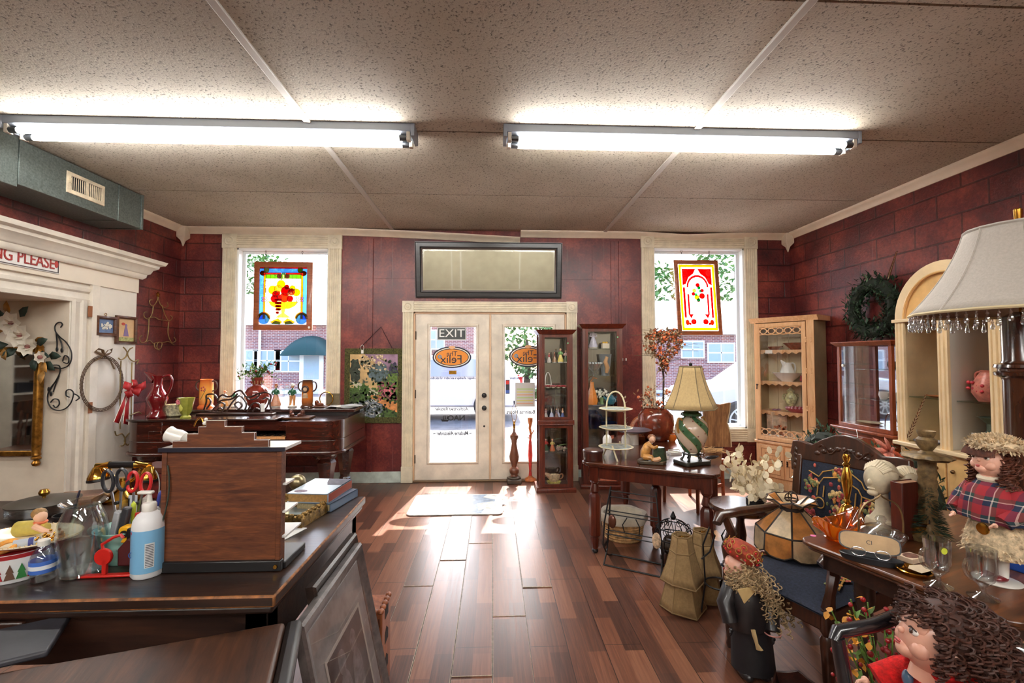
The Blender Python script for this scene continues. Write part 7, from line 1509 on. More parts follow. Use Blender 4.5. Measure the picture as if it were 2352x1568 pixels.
mk('printed_flowers', b, mat((206,130,90), .6, var=.4, vs=60), t, kind='stuff'); mk('bow', B().ball((-.025,0,.35),(.028,.02,.014),10,6).ball((.025,0,.35),(.028,.02,.014),10,6), mat((150,110,130), .5), t)
one('paper_tag', 'white price card taped to the top shelf of corner hutch', 'tag', B().box(-.04,-.001,-.04,.04,.001,.0), PORC, inh(-.18,.044,SZ[0]-.002), rz=hrz)

# ---------------------------------------------------------------- cherry display case on its cabinet, wreath above
CH2 = wood((110,48,24),(164,84,46),'z',.3,coat=.4,name='cherry_wood')
t = thing('base_cabinet', 'cherry wood cabinet carrying the glass display case', 'cabinet', (3.45,3.897,0)); zc0 = .855
mk('carcass', B().box(-.22,-.31,0,.24,.31,zc0-.025), CH2, t, bevel=.004); mk('top', B().box(-.25,-.34,zc0-.025,.25,.34,zc0), CH2, t, bevel=.006); dr_ = mk('drawer_front', B().box(-.228,-.28,.60,-.218,.28,zc0-.06), CH2, t, bevel=.003); mk('knob', B().ball((-.245,0,.72), .015, 12, 8), BRASS, dr_); mk('tag_string', B().tube([(-.252,.02,zc0),(-.256,.0,.78),(-.25,-.04,.79)], .003, 5).box(-.256,-.01,.70,-.254,.01,.77), PORC, t)
t = thing('glass_display_case', 'cherry framed glass display case with mirrored back', 'display cabinet', (3.45,3.897,zc0)); h = 1.63-zc0
for y in (-.295,.265):
    for x in (-.20,.15): mk('post', B().box(x,y,.03,x+.03,y+.03,h-.04), CH2, t, bevel=.003)
mk('bottom', B().box(-.20,-.295,0,.18,.295,.035), CH2, t, bevel=.004)
mk('cornice', B().rect(-.205,-.30,.185,.30,[(-.03,h-.04),(0,h-.04),(.03,h-.008),(.03,h),(-.03,h)], Matrix(((1,0,0,0),(0,0,1,0),(0,1,0,0),(0,0,0,1)))).box(-.2,-.3,h-.012,.18,.3,h-.002), CH2, t)
mk('mirror_back', B().box(.165,-.27,.035,.17,.27,h-.04), MIRROR, t); mk('front_glass', B().box(-.19,-.265,.035,-.186,.265,h-.04), GLASS, t)
for y in (-.285,.281): mk('side_glass', B().box(-.17,y,.035,.15,y+.004,h-.04), GLASS, t)
for z in (.25,.52): mk('shelf', B().box(-.05,-.26,z,.16,.26,z+.006), SHG, t)
mk('lock', B().lathe([(.014,0),(.014,.004),(0,.005)], 16, T(-.192,.235,h*.72,ry=-PI/2)), PORC, t)
z0 = zc0+.036
t = thing('oval_platter', 'oval white platter lying in the bottom of display case', 'platter', (3.40,4.01,z0)); mk('platter', B().lathe([(0,0),(.08,0),(.12,.012),(.125,.014),(.08,.006),(0,.006)], 32, None, (0,0,0), .6, 1), mat((206,196,160), .3), t)
t = thing('plate_easel', 'silver wire plate easel in the bottom of display case', 'easel', (3.40,3.78,z0)); mk('wire', B().tube(bez((0,-.08,.0),(-.02,-.04,.16),(-.02,.04,.16),(0,.07,.0)), .004, 6).tube([(-.05,-.04,.004),(.03,-.04,.02),(.04,-.02,.10)], .004, 6), mat((206,206,206), .2, metal=1), t)
for i, (y, z, lab) in enumerate(((3.84,zc0+.257,'white china sugar bowl on lower glass shelf of display case'),(3.96,zc0+.257,'white china cream jug on lower glass shelf of display case'),(3.86,zc0+.527,'dark handled cup on upper glass shelf of display case'))):
    t = thing('china_cup', lab, 'cup', (3.5,y,z)); mk('bowl', B().lathe([(0,0),(.03,0),(.045,.04),(.04,.07),(.036,.07),(.04,.04),(0,.006)], 22), PORC if i < 2 else mat((60,54,50), .3), t); mk('handle', B().tube(bez((0,-.04,.06),(0,-.08,.07),(0,-.07,.02),(0,-.04,.02)), .006, 8), PORC if i < 2 else mat((60,54,50), .3), t)
def wreath(nm, label, c, r, rr, ax, n=900, lean=0, extra=None, m_=LEAFG, seed=1, cat='wreath'):
    t = thing(nm, label, cat, c); q = random.Random(seed); b = B(); tips = B()
    for i in range(n):
        a = q.uniform(0,2*PI); e = q.uniform(0,2*PI); k = rr*q.uniform(.3,1); rad = r+k*math.cos(e); u, w_, d = rad*math.cos(a), rad*math.sin(a), k*math.sin(e)*.7
        p_ = V((d, u, w_)) if ax == 'x' else V((u, d, w_)); dd = V((q.uniform(-1,.3), q.uniform(-1,1), q.uniform(-1,1)))
        (b if i % 5 else tips).leaf(p_, dd, q.uniform(.04,.08), q.uniform(.012,.022), bend=.1)
    mk('core', B().ring((0,0,0), r, rr*.45, 40, 8, ax), mat((30,38,26), .9), t); mk('needles', b, m_, t, kind='stuff'); mk('tips', tips, mat((74,100,72), .6, var=.3), t, kind='stuff')
    t.rotation_euler.y = lean; return t
c = at(2006,708,X=XR-.1); t = wreath('evergreen_wreath', 'dark evergreen wreath hung on right wall above display case', c, .23, .12, 'x', 1300, seed=2)
FEA = mat((120,76,50), .8, var=.5, vs=90, name='pheasant_feather')
def feather(px0, py0, px1, py1, X, label):
    a, c = at(px0,py0,X=X), at(px1,py1,X=X); t = thing('feather', label, 'feather', a); d = c-a; b = B()
    for i in range(26): u = i/26; p_ = d*u+V((0,0,0)); b.leaf(p_, d.normalized()+V((0,.5*(-1)**i,.1)), .05*(1-u*.6), .012)
    mk('barbs', b, FEA, t, kind='stuff'); mk('quill', B().tube([(0,0,0), d], [.004,.001], 5), mat((206,180,140), .6), t)
feather(2040,640,2060,578,XR-.06,'barred feather standing up out of the wall wreath'); feather(2085,1010,2128,905,3.1,'barred pheasant feather standing in front of arched hutch')

# ---------------------------------------------------------------- arched cream hutch
HX, HY0, HY1 = 3.20, 2.732, 3.484; yc = (HY0+HY1)/2; t = thing('arched_hutch', 'cream arched top open hutch against the right wall', 'hutch', (HX, yc, 0)); hw2 = (HY1-HY0)/2; zs, zt, zb = 1.78, 2.18, .84; CH = mat((234,208,164), .4, var=.06, vs=5, name='hutch_cream'); CHD = mat((226,182,118), .45, var=.1, vs=6, name='hutch_gold_cream'); CHI = mat((214,178,124), .5, var=.05)
dep = .44
ell = lambda s, n=24: [(s*hw2*math.cos(PI*i/n), zs+s*(zt-zs)*math.sin(PI*i/n)) for i in range(n+1)]
mk('arch_board', B().prism(ell(1), -.0, .03, 'x'), CHD, t)
mk('arch_moulding', B().prism(ell(1)+list(reversed(ell(.80))), -.022, .004, 'x'), CH, t, bevel=.005)
mk('inner_bead', B().tube([(-.022, y, z) for y, z in ell(.80)], .008, 6), CHD, t)
mk('arch_top', B().prism(ell(1)+list(reversed(ell(.95))), .03, dep, 'x'), CH, t)
mk('spring_rail', B().box(-.032,-hw2-.02,zs-.02,.03,hw2+.02,zs+.006), CH, t, bevel=.004)
pil = [(0,0),(0,-.02),(.012,-.02),(.016,-.012),(.024,-.012),(.028,-.022),(.044,-.022),(.048,-.012),(.056,-.012),(.060,-.02),(.072,-.02),(.072,0)]
for y0 in (-hw2, hw2-.072, -.036): mk('pilaster', B().prism([(v, y0+u) for u, v in pil], zb, zs-.02, 'z'), CH, t)
mk('divider', B().box(.0,-.012,zb,dep-.02,.012,zs-.02), mat((206,200,190), .5), t)
for y in (-hw2, hw2-.02): mk('side_panel', B().box(0,y,zb,dep,y+.02,zs), CH, t)
mk('back_panel', B().box(dep-.02,-hw2,zb,dep,hw2,zs), CHI, t); mk('inner_ceiling', B().box(0,-hw2,zs-.02,dep,hw2,zs-.0), CHI, t)
sz = 1.185
for y0, y1 in ((-hw2+.022,-.014),(.014,hw2-.022)): mk('glass_shelf', B().box(.06,y0,sz-.008,dep-.022,y1,sz), SHG, t)
mk('counter', B().box(-.05,-hw2-.02,zb-.03,dep,hw2+.02,zb), CH, t, bevel=.006); mk('base', B().box(0,-hw2,.06,dep,hw2,zb-.03), CH, t, bevel=.003); mk('plinth', B().box(.02,-hw2+.02,0,dep,hw2-.02,.06), CH, t)
for y0, y1 in ((-hw2+.03,-.01),(.01,hw2-.03)):
    d_ = mk('door', B().box(-.018,y0,.10,.002,y1,zb-.05), CHD, t, bevel=.005); mk('knob', B().ball((-.034,y0+.05 if y0 > 0 else y1-.05,zb-.14), .014, 12, 8), mat((110,80,50), .3, metal=.8), d_)
ph = B()
for y in (-hw2+.08,hw2-.08,.10):
    for z in (zs-.1,zs-.135): ph.ball((dep-.021,y,z), .005, 6, 4)
mk('peg_holes', ph, BLACK, t)
def hut(x, y, z): return V((HX+x, yc+y, z))
t = thing('framed_picture', 'pale framed picture leaning on glass shelf of arched hutch', 'picture frame', hut(.33,.02,sz+.001), PI/2); t.rotation_euler = (-.2, 0, -PI/2)
mk('frame', B().rect(-.15,.03,.15,.25,[(0,.006),(0,-.01),(.022,-.012),(.03,-.004),(.03,.006)]), mat((196,150,110), .5), t); mk('paper', B().box(-.15,-.002,.03,.15,.002,.25), mat((226,214,194), .7), t)
# pieces resting behind each other use the space of the shelf
t = thing('pink_vase', 'pink two handled vase with flowers on glass shelf of arched hutch', 'vase', hut(.18,-.115,sz+.001)); PKV = mat((206,126,110), .35, var=.25, vs=20); mk('body', B().lathe([(0,0),(.05,0),(.085,.06),(.08,.12),(.05,.18),(.035,.2),(.04,.215)], 28), PKV, t); b = B()
for i in range(8): b.ball((-.078+.004*(i % 3), -.03+.03*(i % 4), .07+.02*(i//2)), .012, 8, 5)
mk('painted_flowers', b, mat((196,60,70), .4, var=.4, vs=60), t, kind='stuff'); mk('handle', B().tube(bez((0,.035,.2),(0,.09,.22),(0,.09,.14),(0,.065,.15)), .007, 8), PKV, t)
t = thing('dark_easel', 'dark triangular stand at right on glass shelf of arched hutch', 'stand', hut(.36,-.25,sz+.001)); mk('panel', B().prism([(-.11,0),(.1,0),(-.06,.24)], -.006, .006, 'x'), mat((70,52,38), .5, var=.3), t); mk('lip', B().box(-.03,-.1,0,-.006,.1,.012), BLACK, t)
t = thing('black_figure', 'small black china animal at right on glass shelf, arched hutch', 'figurine', hut(.2,-.28,sz+.001)); BKC = mat((22,20,24), .15, coat=.6); mk('body', B().ball((0,0,.03), (.03,.05,.03), 14, 8), BKC, t); mk('head', B().ball((0,.03,.075), (.02,.022,.025), 12, 8).lathe([(.012,.1),(.02,.115),(0,.12)], 12, None, (0,.03,0)), BKC, t)
t = thing('wooden_dish', 'long shallow wooden dish at left on glass shelf, arched hutch', 'dish', hut(.14,.17,sz+.001)); mk('dish', B().lathe([(0,0),(.07,0),(.11,.014),(.105,.016),(.06,.006),(0,.005)], 28, None, (0,0,0), .5, 1.1), mat((160,96,54), .4), t)
t = thing('green_vase', 'green handled flower painted vase on left of hutch counter', 'vase', hut(.22,.10,zb+.001)); VG = mat((150,160,116), .3, coat=.4, var=.25, vs=16); mk('body', B().lathe([(0,0),(.045,0),(.085,.08),(.09,.14),(.06,.2),(.04,.24),(.055,.27),(.05,.27),(.035,.23)], 28), VG, t); mk('handle', B().tube(bez((0,.04,.25),(0,.13,.26),(0,.11,.12),(0,.085,.14)), .009, 8), VG, t)
t = thing('red_jar', 'red brown lidded jar beside divider on hutch counter', 'jar', hut(.12,.035+.04,zb+.001)); mk('jar', B().lathe([(0,0),(.035,0),(.045,.04),(.04,.1),(.03,.12)], 22), mat((150,60,44), .3, coat=.4), t); mk('flower_top', B().ball((0,0,.14), (.03,.03,.025), 12, 8), mat((206,90,50), .5, var=.5, vs=60), t)
t = thing('blue_rim_plate', 'blue rimmed plate lying at left of hutch counter', 'plate', hut(.10,.24,zb+.001)); mk('plate', B().lathe([(0,0),(.06,0),(.09,.014),(.085,.017),(.055,.006),(0,.005)], 32), mat((206,200,196), .3), t); mk('rim', B().ring((0,0,.0155), .088, .004, 36, 6), mat((90,100,130), .3), t)
t = thing('compote', 'grey green footed compote with paper tag on hutch counter', 'compote', hut(.22,-.10,zb+.001)); CG = mat((90,104,92), .3, coat=.4, var=.3); mk('body', B().lathe([(0,0),(.085,0),(.09,.06),(.07,.1),(.03,.14),(.03,.19),(.075,.235),(.07,.237),(.02,.2)], 28), CG, t); mk('paper_tag', B().box(-.12,-.03,.07,-.118,.03,.13), PORC, t); mk('tag_spot', B().lathe([(.018,0),(.018,.001)], 16, T(-.1205,0,.1,ry=-PI/2)), mat((84,60,50), .6), t)
t = thing('ochre_pot', 'round ochre yellow glazed pot at right of hutch counter', 'pot', hut(.2,-.27,zb+.001)); mk('pot', B().lathe([(0,0),(.06,0),(.10,.05),(.105,.09),(.085,.13),(.06,.15),(.065,.17),(.058,.17)], 30), mat((206,150,70), .35, coat=.4, var=.12), t); mk('dark_saucer', B().lathe([(.07,0),(.108,.006),(.108,.012),(.06,.008)], 28), mat((100,56,36), .4), t)
# greenery leaning on the fronts
t = wreath('evergreen_wreath', 'green wreath leaning on cherry cabinet behind the armchair', (2.98, 3.98, .46), .30, .14, 'x', 900, seed=4)
t = wreath('poinsettia_wreath', 'green wreath with pink poinsettias leaning on arched hutch base', (2.97, 3.27, .45), .28, .14, 'x', 800, seed=6)
PNK = mat((206,126,106), .6, var=.35, vs=30, name='faded_poinsettia')
for i, (px, py) in enumerate(((2043,1038),(2095,1085),(2075,1060))):
    c = at(px,py,X=2.8)-V((2.97,3.27,.45)); b = B()
    for k in range(7): a = 2*PI*k/7+i; b.leaf(c, (-.5, math.cos(a), math.sin(a)), .13 if i < 2 else .09, .045, (1,0,0), .2)
    mk('poinsettia', b, PNK if i < 2 else mat((206,90,50), .6, var=.3), t, solid=.002)

# ---------------------------------------------------------------- armchair with tapestry
ca = math.radians(-68); CO_ = V((1.545,2.225,0)); t = thing('armchair', 'carved dark wood armchair with navy floral tapestry seat and back', 'armchair', CO_, ca); t.scale.x = .86; AW = wood((32,16,10),(78,40,22),'z',.3,s=10,coat=.4,name='carved_walnut')
NAVY2 = mat((30,36,52), .95, 0, .35, 90, .3, 200, name='navy_tapestry')
W2_, D2_ = .285, .275
bt = -.13
BM = Matrix.Translation((0,D2_,.44)) @ Matrix.Rotation(bt, 4, 'X')
for s in (-1, 1):
    mk('back_post', B().box(-.024,-.02,-.42,.024,.02,.52, Matrix.Translation((s*W2_,0,0))).v and B().box(s*W2_-.026,-.022,-.0,s*W2_+.026,.022,.50, BM), AW, t, bevel=.006)
    mk('rear_leg', B().tube([(s*W2_,D2_,.44),(s*W2_,D2_+.02,.2),(s*W2_,D2_+.07,0)], [.028,.024,.018], 8), AW, t)
    mk('front_leg', B().lathe([(.018,0),(.022,.02),(.016,.04),(.024,.1),(.03,.22),(.034,.3),(.024,.32),(.034,.34),(.034,.43)], 14, T(s*W2_,-D2_+.03,0)), AW, t)
    mk('arm', B().tube([BM @ V((s*W2_,-.01,.22)), V((s*(W2_+.02),.05,.66)), V((s*(W2_+.03),-.14,.665)), V((s*(W2_+.035),-.27,.66)), V((s*(W2_+.02),-.31,.63))], [.024,.03,.034,.036,.026], 10, flat=.65), AW, t)
    mk('arm_support', B().tube([(s*W2_,-.24,.43),(s*(W2_+.02),-.25,.5),(s*(W2_+.01),-.21,.57),(s*(W2_+.025),-.24,.65)], [.03,.022,.028,.022], 8), AW, t)
cr = [(-.34,.50),(-.325,.40),(-.26,.42),(-.26,.47),(-.1,.475),(.1,.475),(.26,.47),(.26,.42),(.325,.40),(.34,.50),(.33,.57),(.27,.575),(.2,.565),(.14,.60),(.06,.635),(0,.645),(-.06,.635),(-.14,.60),(-.2,.565),(-.27,.575),(-.33,.57)]
mk('crest_rail', B().prism(cr, -.02, .02, 'y', BM), AW, t, bevel=.008)
cv = B()
for i in range(9): cv.ball(BM @ V((-.16+.04*i, -.02, .535+.03*math.cos((i-4)*.5))), (.02,.008,.013), 10, 6)
for s in (-1,1):
    cv.tube([BM @ V((s*(.0+.017*i), -.022, .55+.02*math.sin(i))) for i in range(10)], .006, 6)
    e_ = B()
    for i in range(4): e_.ball(BM @ V((s*(.30), -.022, .43+.03*i)), (.012,.006,.018), 8, 5)
    mk('ear_carving', e_, AW, t)
mk('carving', cv, AW, t)
mk('lower_rail', B().box(-W2_,-.018,.03,W2_,.018,.08, BM), AW, t, bevel=.004)
def cushion(x, z): return .018*(1-(x/.25)**2)*(1-((z-.27)/.21)**2)
mk('back_panel', B().sheet(lambda u, v: BM @ V((-.255+.51*u, -.016-.03*max(0,(1-(2*u-1)**2))*max(0,1-(2*v-1)**2), .075+.405*v)), 14, 12).sheet(lambda u, v: BM @ V((-.255+.51*(1-u), .014, .075+.405*v)), 1, 1), NAVY2, t)
FLC = [mat(c_, .9, var=.35, vs=60) for c_ in ((186,90,76),(196,140,70),(110,116,74),(206,176,120),(150,60,66))]
def onb(x, z, d=.004): u, v = (x+.255)/.51, (z-.075)/.405; return BM @ V((x, -.018-d-.03*max(0,1-(2*u-1)**2)*max(0,1-(2*v-1)**2), z))
gl = B()
for P in ([(-.2,.42),(-.13,.40),(-.11,.43),(-.04,.455),(.04,.455),(.11,.42),(.13,.39),(.2,.37)],[(-.2,.38),(-.12,.37),(-.1,.40),(0,.42),(.1,.38),(.12,.35),(.2,.34)],[(-.13,.37),(-.13,.30)],[(-.09,.36),(-.09,.30)],[(.12,.35),(.12,.24)],[(.09,.36),(.09,.26)],[(.0,.10),(.0,.25)],[(.01,.10),(.01,.25)]): gl.tube([onb(x, z) for x, z in P], .0035, 5)
gl.ring(onb(-.11,.265), .028, .0035, 20, 5, 'y').ring(onb(.11,.21), .028, .0035, 20, 5, 'y')
mk('gold_scrollwork', gl, mat((176,136,70), .9), t); q = random.Random(8)
for k in range(5):
    b = B()
    for i in range(85):
        ring = [(0,.445),(0,.25),(-.17,.36),(.17,.3),(-.19,.22),(.19,.2),(.04,.18),(-.05,.14),(.1,.12),(-.14,.12),(.0,.32),(.16,.13)][q.randrange(12)]
        x, z = min(.24,max(-.24,ring[0]+q.gauss(0,.028))), min(.46,max(.09,ring[1]+q.gauss(0,.025))); p_ = onb(x, z, .002+.001*k); b.ball(p_, (q.uniform(.007,.015), .004, q.uniform(.007,.015)), 7, 5)
    mk('woven_flowers', b, FLC[k], t, kind='stuff')
mk('seat_rail', B().prism([(-W2_-.02,-D2_),(W2_+.02,-D2_),(W2_,D2_),(-W2_,D2_)], .34, .42, 'z'), AW, t, bevel=.008)
mk('seat_cushion', B().sheet(lambda u, v: ((-.30+.6*u)*(1-.06*v), -.30+.55*v, .425+.05*(max(0,1-(2*u-1)**4))*(max(0,1-(2*v-1)**4))), 18, 16).sheet(lambda u, v: ((-.30+.6*u)*(1-.06*v), -.30+.55*v, .418), 1, 1), NAVY2, t)
def ons(x, y): u, v = (x+.3)/.6, (y+.3)/.55; return V((x, y, .431+.05*max(0,1-(2*u-1)**4)*max(0,1-(2*v-1)**4)))
ss = B()
for P in ([(-.24,-.1),(-.2,.0),(-.12,.12),(0,.17),(.12,.12),(.2,.0),(.24,-.1)],[(-.2,-.12),(-.16,-.02),(-.1,.08),(0,.13),(.1,.08),(.16,-.02),(.2,-.12)]): ss.tube([ons(x, y) for x, y in P], .005, 5)
mk('gold_scrollwork', ss, mat((176,136,70), .9), t)
for k in range(3):
    b = B()
    for i in range(40): a = q.uniform(-.3,PI+.3); b.ball(ons(.21*math.cos(a)+q.gauss(0,.02), -.06+.2*math.sin(a)+q.gauss(0,.02)), (q.uniform(.006,.013),q.uniform(.006,.013),.003), 7, 5)
    mk('woven_flowers', b, FLC[k], t, kind='stuff')
# leaded glass shade on the seat
SM = Matrix.Translation(CO_) @ Matrix.Rotation(ca, 4, 'Z')
p = V((1.567,2.364,.483)); t = thing('leaded_lampshade', 'amber and cream leaded glass lampshade sitting on the armchair seat', 'lampshade', p, .2)
AMB = [mat((176,116,60), .3, coat=.4, var=.4, vs=12, trans=.15, name='amber_slag_glass'), mat((206,180,140), .3, coat=.4, var=.3, vs=12, trans=.15, name='cream_slag_glass')]
n = 8; r0, r1, r2 = .175, .168, .05; lead = B()
pt = lambda r, z, i: V((r*math.cos(2*PI*i/n), r*math.sin(2*PI*i/n), z))
for i in range(n):
    mk('skirt_pane', B().add([pt(r0,.02,i), pt(r0,.003,i+.25), pt(r0*.985,.0,i+.5), pt(r0,.003,i+.75), pt(r0,.02,i+1), pt(r1,.105,i+1), pt(r1,.105,i)], [(0,1,2,3,4,5,6)]), AMB[i % 2], t, smooth=False, solid=.003)
    mk('cone_pane', B().add([pt(r1,.105,i), pt(r1,.105,i+1), pt(r2,.215,i+1), pt(r2,.215,i)], [(0,1,2,3)]), AMB[(i+1) % 2], t, smooth=False, solid=.003)
    mk('crown_pane', B().add([pt(r2*.95,.222,i), pt(r2*.95,.222,i+1), pt(.108,.262,i+1), pt(.125,.258,i+.5), pt(.108,.268,i)], [(0,1,2,3,4)]), AMB[i % 2], t, smooth=False, solid=.003)
    lead.tube([pt(r0,.02,i), pt(r1,.105,i), pt(r2,.215,i), pt(r2*.95,.222,i), pt(.108,.268,i)], .0045, 6).tube([pt(r1,.105,i), pt(r1,.105,i+1)], .0045, 6).tube([pt(r0,.02,i), pt(r0,.003,i+.25), pt(r0*.985,.0,i+.5), pt(r0,.003,i+.75), pt(r0,.02,i+1)], .004, 6).tube([pt(.108,.268,i), pt(.125,.258,i+.5), pt(.108,.268,i+1)], .004, 6)
mk('lead_lines', lead.lathe([(.056,.205),(.056,.228),(.04,.228),(.04,.205)], 16), CAME, t); mk('chain', B().ring((.0,0,.262), .03, .004, 20, 6, 'z').ring((.01,0,.272), .03, .003, 20, 6, 'x').ring((-.01,.01,.27), .02, .003, 16, 6, 'y'), mat((66,50,40), .4, metal=.6), t)
# little round table with dried honesty
t = thing('side_table', 'small round dark polished side table behind the armchair arm', 'table', (1.50,2.745,0)); STW = wood((34,16,12),(76,38,24),'x',.15,coat=.9); mk('top', B().lathe([(0,.565),(.165,.565),(.178,.575),(.18,.59),(.17,.60),(0,.60)], 40), STW, t); mk('column', B().lathe([(.03,.565),(.022,.5),(.034,.42),(.02,.3),(.03,.2),(.03,.16)], 18), STW, t)
for i in range(3): a = 2*PI*i/3+.4; mk('foot', B().tube([(0,0,.2),(.1*math.cos(a),.1*math.sin(a),.12),(.13*math.cos(a),.13*math.sin(a),.016)], [.02,.016,.016], 8), STW, t)
p = at(1742,1166,Z=.601); t = thing('honesty_plant', 'cream dried honesty seed discs in a low black pot', 'dried plant', (p.x, p.y+.03, .601)); mk('pot', B().lathe([(0,0),(.048,0),(.052,.008),(.052,.05),(.045,.05),(.044,.01),(0,.01)], 26), BLACK, t)
st, ds = B(), B(); q = random.Random(12)
for i in range(26):
    a = q.uniform(0,2*PI); l = q.uniform(.1,.3); tip = V((math.cos(a)*l*.75-.03, math.sin(a)*l*.3-.03, .05+.30*q.uniform(.1,1)))
    st.tube([(0,0,.03), tip*.5+V((0,0,.05)), tip], .0016, 4)
    for k in range(8): u = q.uniform(.45,1.05); c_ = V((tip.x*u+q.gauss(0,.016), tip.y*u+q.gauss(0,.012), .05+(tip.z-.05)*u+q.gauss(0,.016))); ds.lathe([(.018,0),(0,.001)], 10, T(c_.x,c_.y,c_.z,rz=q.uniform(0,6),rx=PI/2+q.gauss(0,.5)), (0,0,0), 1, 1.2)
mk('stems', st, mat((196,170,120), .8), t, kind='stuff'); mk('seed_discs', ds, mat((236,222,190), .6, var=.08), t, kind='stuff', solid=.0008)
one('folded_card', 'small folded cream card lying on the round side table', 'card', B().add([(-.03,0,0),(.03,0,0),(.03,.02,.03),(-.03,.02,.03),(-.03,.04,0),(.03,.04,0)], [(0,1,2,3),(3,2,5,4)]), mat((226,206,176), .8), at(1770,1168,Z=.602), rz=.4, solid=.001)
# wire plant stand loops by the chair
# ---------------------------------------------------------------- right-hand table and its things
KR = math.atan2(.326,.945); KO = V((1.245,1.85,0)); KZ = .75; kx = V((.945,.326,0)); ky = V((-.326,.945,0))
t = thing('display_table', 'brown wooden table at the right edge crowded with glass and brass', 'table', KO, KR); KW = wood((56,28,14),(124,72,38),'x',.32,s=6,coat=.4,name='walnut_table')
mk('table_top', B().prism(rrect(0,-.66,1.0,0,.05), KZ-.018, KZ, 'z'), KW, t, bevel=.005); mk('edge_moulding', B().prism(rrect(.012,-.648,.988,-.012,.05), KZ-.034, KZ-.018, 'z'), KW, t, bevel=.007); mk('apron', B().box(.07,-.6,KZ-.11,.93,-.58,KZ-.034).box(.07,-.08,KZ-.11,.93,-.06,KZ-.034).box(.07,-.6,KZ-.11,.09,-.06,KZ-.034).box(.91,-.6,KZ-.11,.93,-.06,KZ-.034), DARKW, t)
for x, y in ((.14,-.17),(.88,-.1),(.14,-.55),(.88,-.55)): mk('leg', B().lathe([(.02,0),(.026,.03),(.02,.06),(.032,.16),(.022,.26),(.03,.3),(.022,.34),(.036,.42),(.024,.52),(.034,.56),(.034,KZ-.034)], 14, T(x,y,0)), DARKW, t)
def K(px, py, dz=.001): return at(px, py, Z=KZ+dz)
AMG = pane(lin((244,176,84))[:3], .16, .05, 'amber_glass', .25)
p = K(1915,1238); t = thing('amber_basket', 'amber pressed glass basket bowl with pointed ends on table corner', 'bowl', p+V((.02,.0,0)), .4)
m_ = Matrix.Identity(4)
mk('bowl', B().sheet(lambda u, v: ((.04+.06*v)*math.cos(2*PI*u)*(1+.35*v), (.035+.03*v)*math.sin(2*PI*u), .006+.06*v+.045*v*math.cos(2*PI*u)**4), 36, 8).sheet(lambda u, v: (.04*v*math.cos(2*PI*u), .035*v*math.sin(2*PI*u), .006), 36, 2), AMG, t, solid=.004); mk('foot', B().lathe([(.03,0),(.045,0),(.05,.006),(.04,.01)], 24), AMG, t)
rb = B()
for i in range(14): a = 2*PI*i/14; rb.tube([((.045+.055*v)*math.cos(a+.5*v)*(1+.35*v), (.037+.03*v)*math.sin(a+.5*v), .012+.055*v+.03*v*math.cos(a)**4) for v in (0,.3,.6,.95)], .003, 5)
mk('pressed_ribs', rb, AMG, t)
p = K(1960,1212); t = thing('brass_bell', 'tall brass hand bell with turned handle behind the amber bowl', 'bell', p+V((0,.03,0))); mk('bell', B().lathe([(.055,0),(.056,.004),(.045,.02),(.034,.06),(.022,.085),(.01,.095)], 28), PB, t); mk('handle', B().lathe([(.008,.095),(.016,.105),(.009,.115),(.012,.13),(.022,.19),(.018,.23),(.01,.255),(.016,.265),(.009,.275),(.016,.295),(.012,.31),(0,.315)], 20), PB, t)
p = K(2000,1290); t = thing('glasses_case', 'open black spectacle case lined in tan holding glasses', 'spectacle case', p, -.62); mk('lower_shell', B().lathe([(0,0),(.085,.0),(.095,.02),(.09,.022),(.08,.006),(0,.004)], 30, None, (0,0,0), 1, .36), mat((30,32,36), .4), t)
lm = T(0,.03,.022,rx=1.15); mk('lid', B().prism([(x*.092, y*.034+.034) for x, y in [(math.copysign(abs(math.cos(a))**.5, math.cos(a)), math.copysign(abs(math.sin(a))**.5, math.sin(a))) for a in [2*PI*i/28 for i in range(28)]]], -.008, 0, 'z', lm), mat((30,32,36), .4), t); mk('lining', B().prism([(x*.087, y*.031+.034) for x, y in [(math.copysign(abs(math.cos(a))**.5, math.cos(a)), math.copysign(abs(math.sin(a))**.5, math.sin(a))) for a in [2*PI*i/28 for i in range(28)]]], 0, .002, 'z', lm), mat((196,164,124), .8, var=.1), t)
mk('spectacles', B().ring((-.035,0,.03), .022, .002, 20, 6, 'y', e=.7).ring((.035,0,.03), .022, .002, 20, 6, 'y', e=.7).tube([(-.013,0,.034),(.013,0,.034)], .002, 6), mat((206,206,210), .2, metal=.9), t); text(t, 'lettering', 'Cl', .02, BLACK, tuple(lm @ V((.0,.034,.003))), rx=1.15, ext=.0002)
p = K(2040,1262); t = thing('covered_dish', 'ribbed crystal covered dish with knob on brown table', 'dish', p+V((0,.03,0))); CRY = pane((.93,.95,.95), .22, .04, 'crystal')
mk('dish', B().lathe([(0,.0),(.05,0),(.055,.01),(.075,.04),(.078,.05),(.07,.045),(.045,.012),(0,.008)], 64, lobes=32, amp=.02), CRY, t); mk('lid', B().lathe([(.082,.05),(.08,.056),(.05,.075),(.015,.088),(.012,.095),(.02,.105),(.012,.118),(0,.12)], 64, lobes=32, amp=.015), CRY, t); mk('wire_handle', B().tube(bez((-.09,0,.05),(-.1,0,.2),(-.03,0,.16),(0,0,.2))+bez((0,0,.2),(.03,0,.16),(.1,0,.2),(.09,0,.05))[1:], .0035, 6), mat((140,116,80), .3, metal=.8), t)
MARB = mat((214,200,170), .6, var=.12, vs=20, name='aged_plaster')
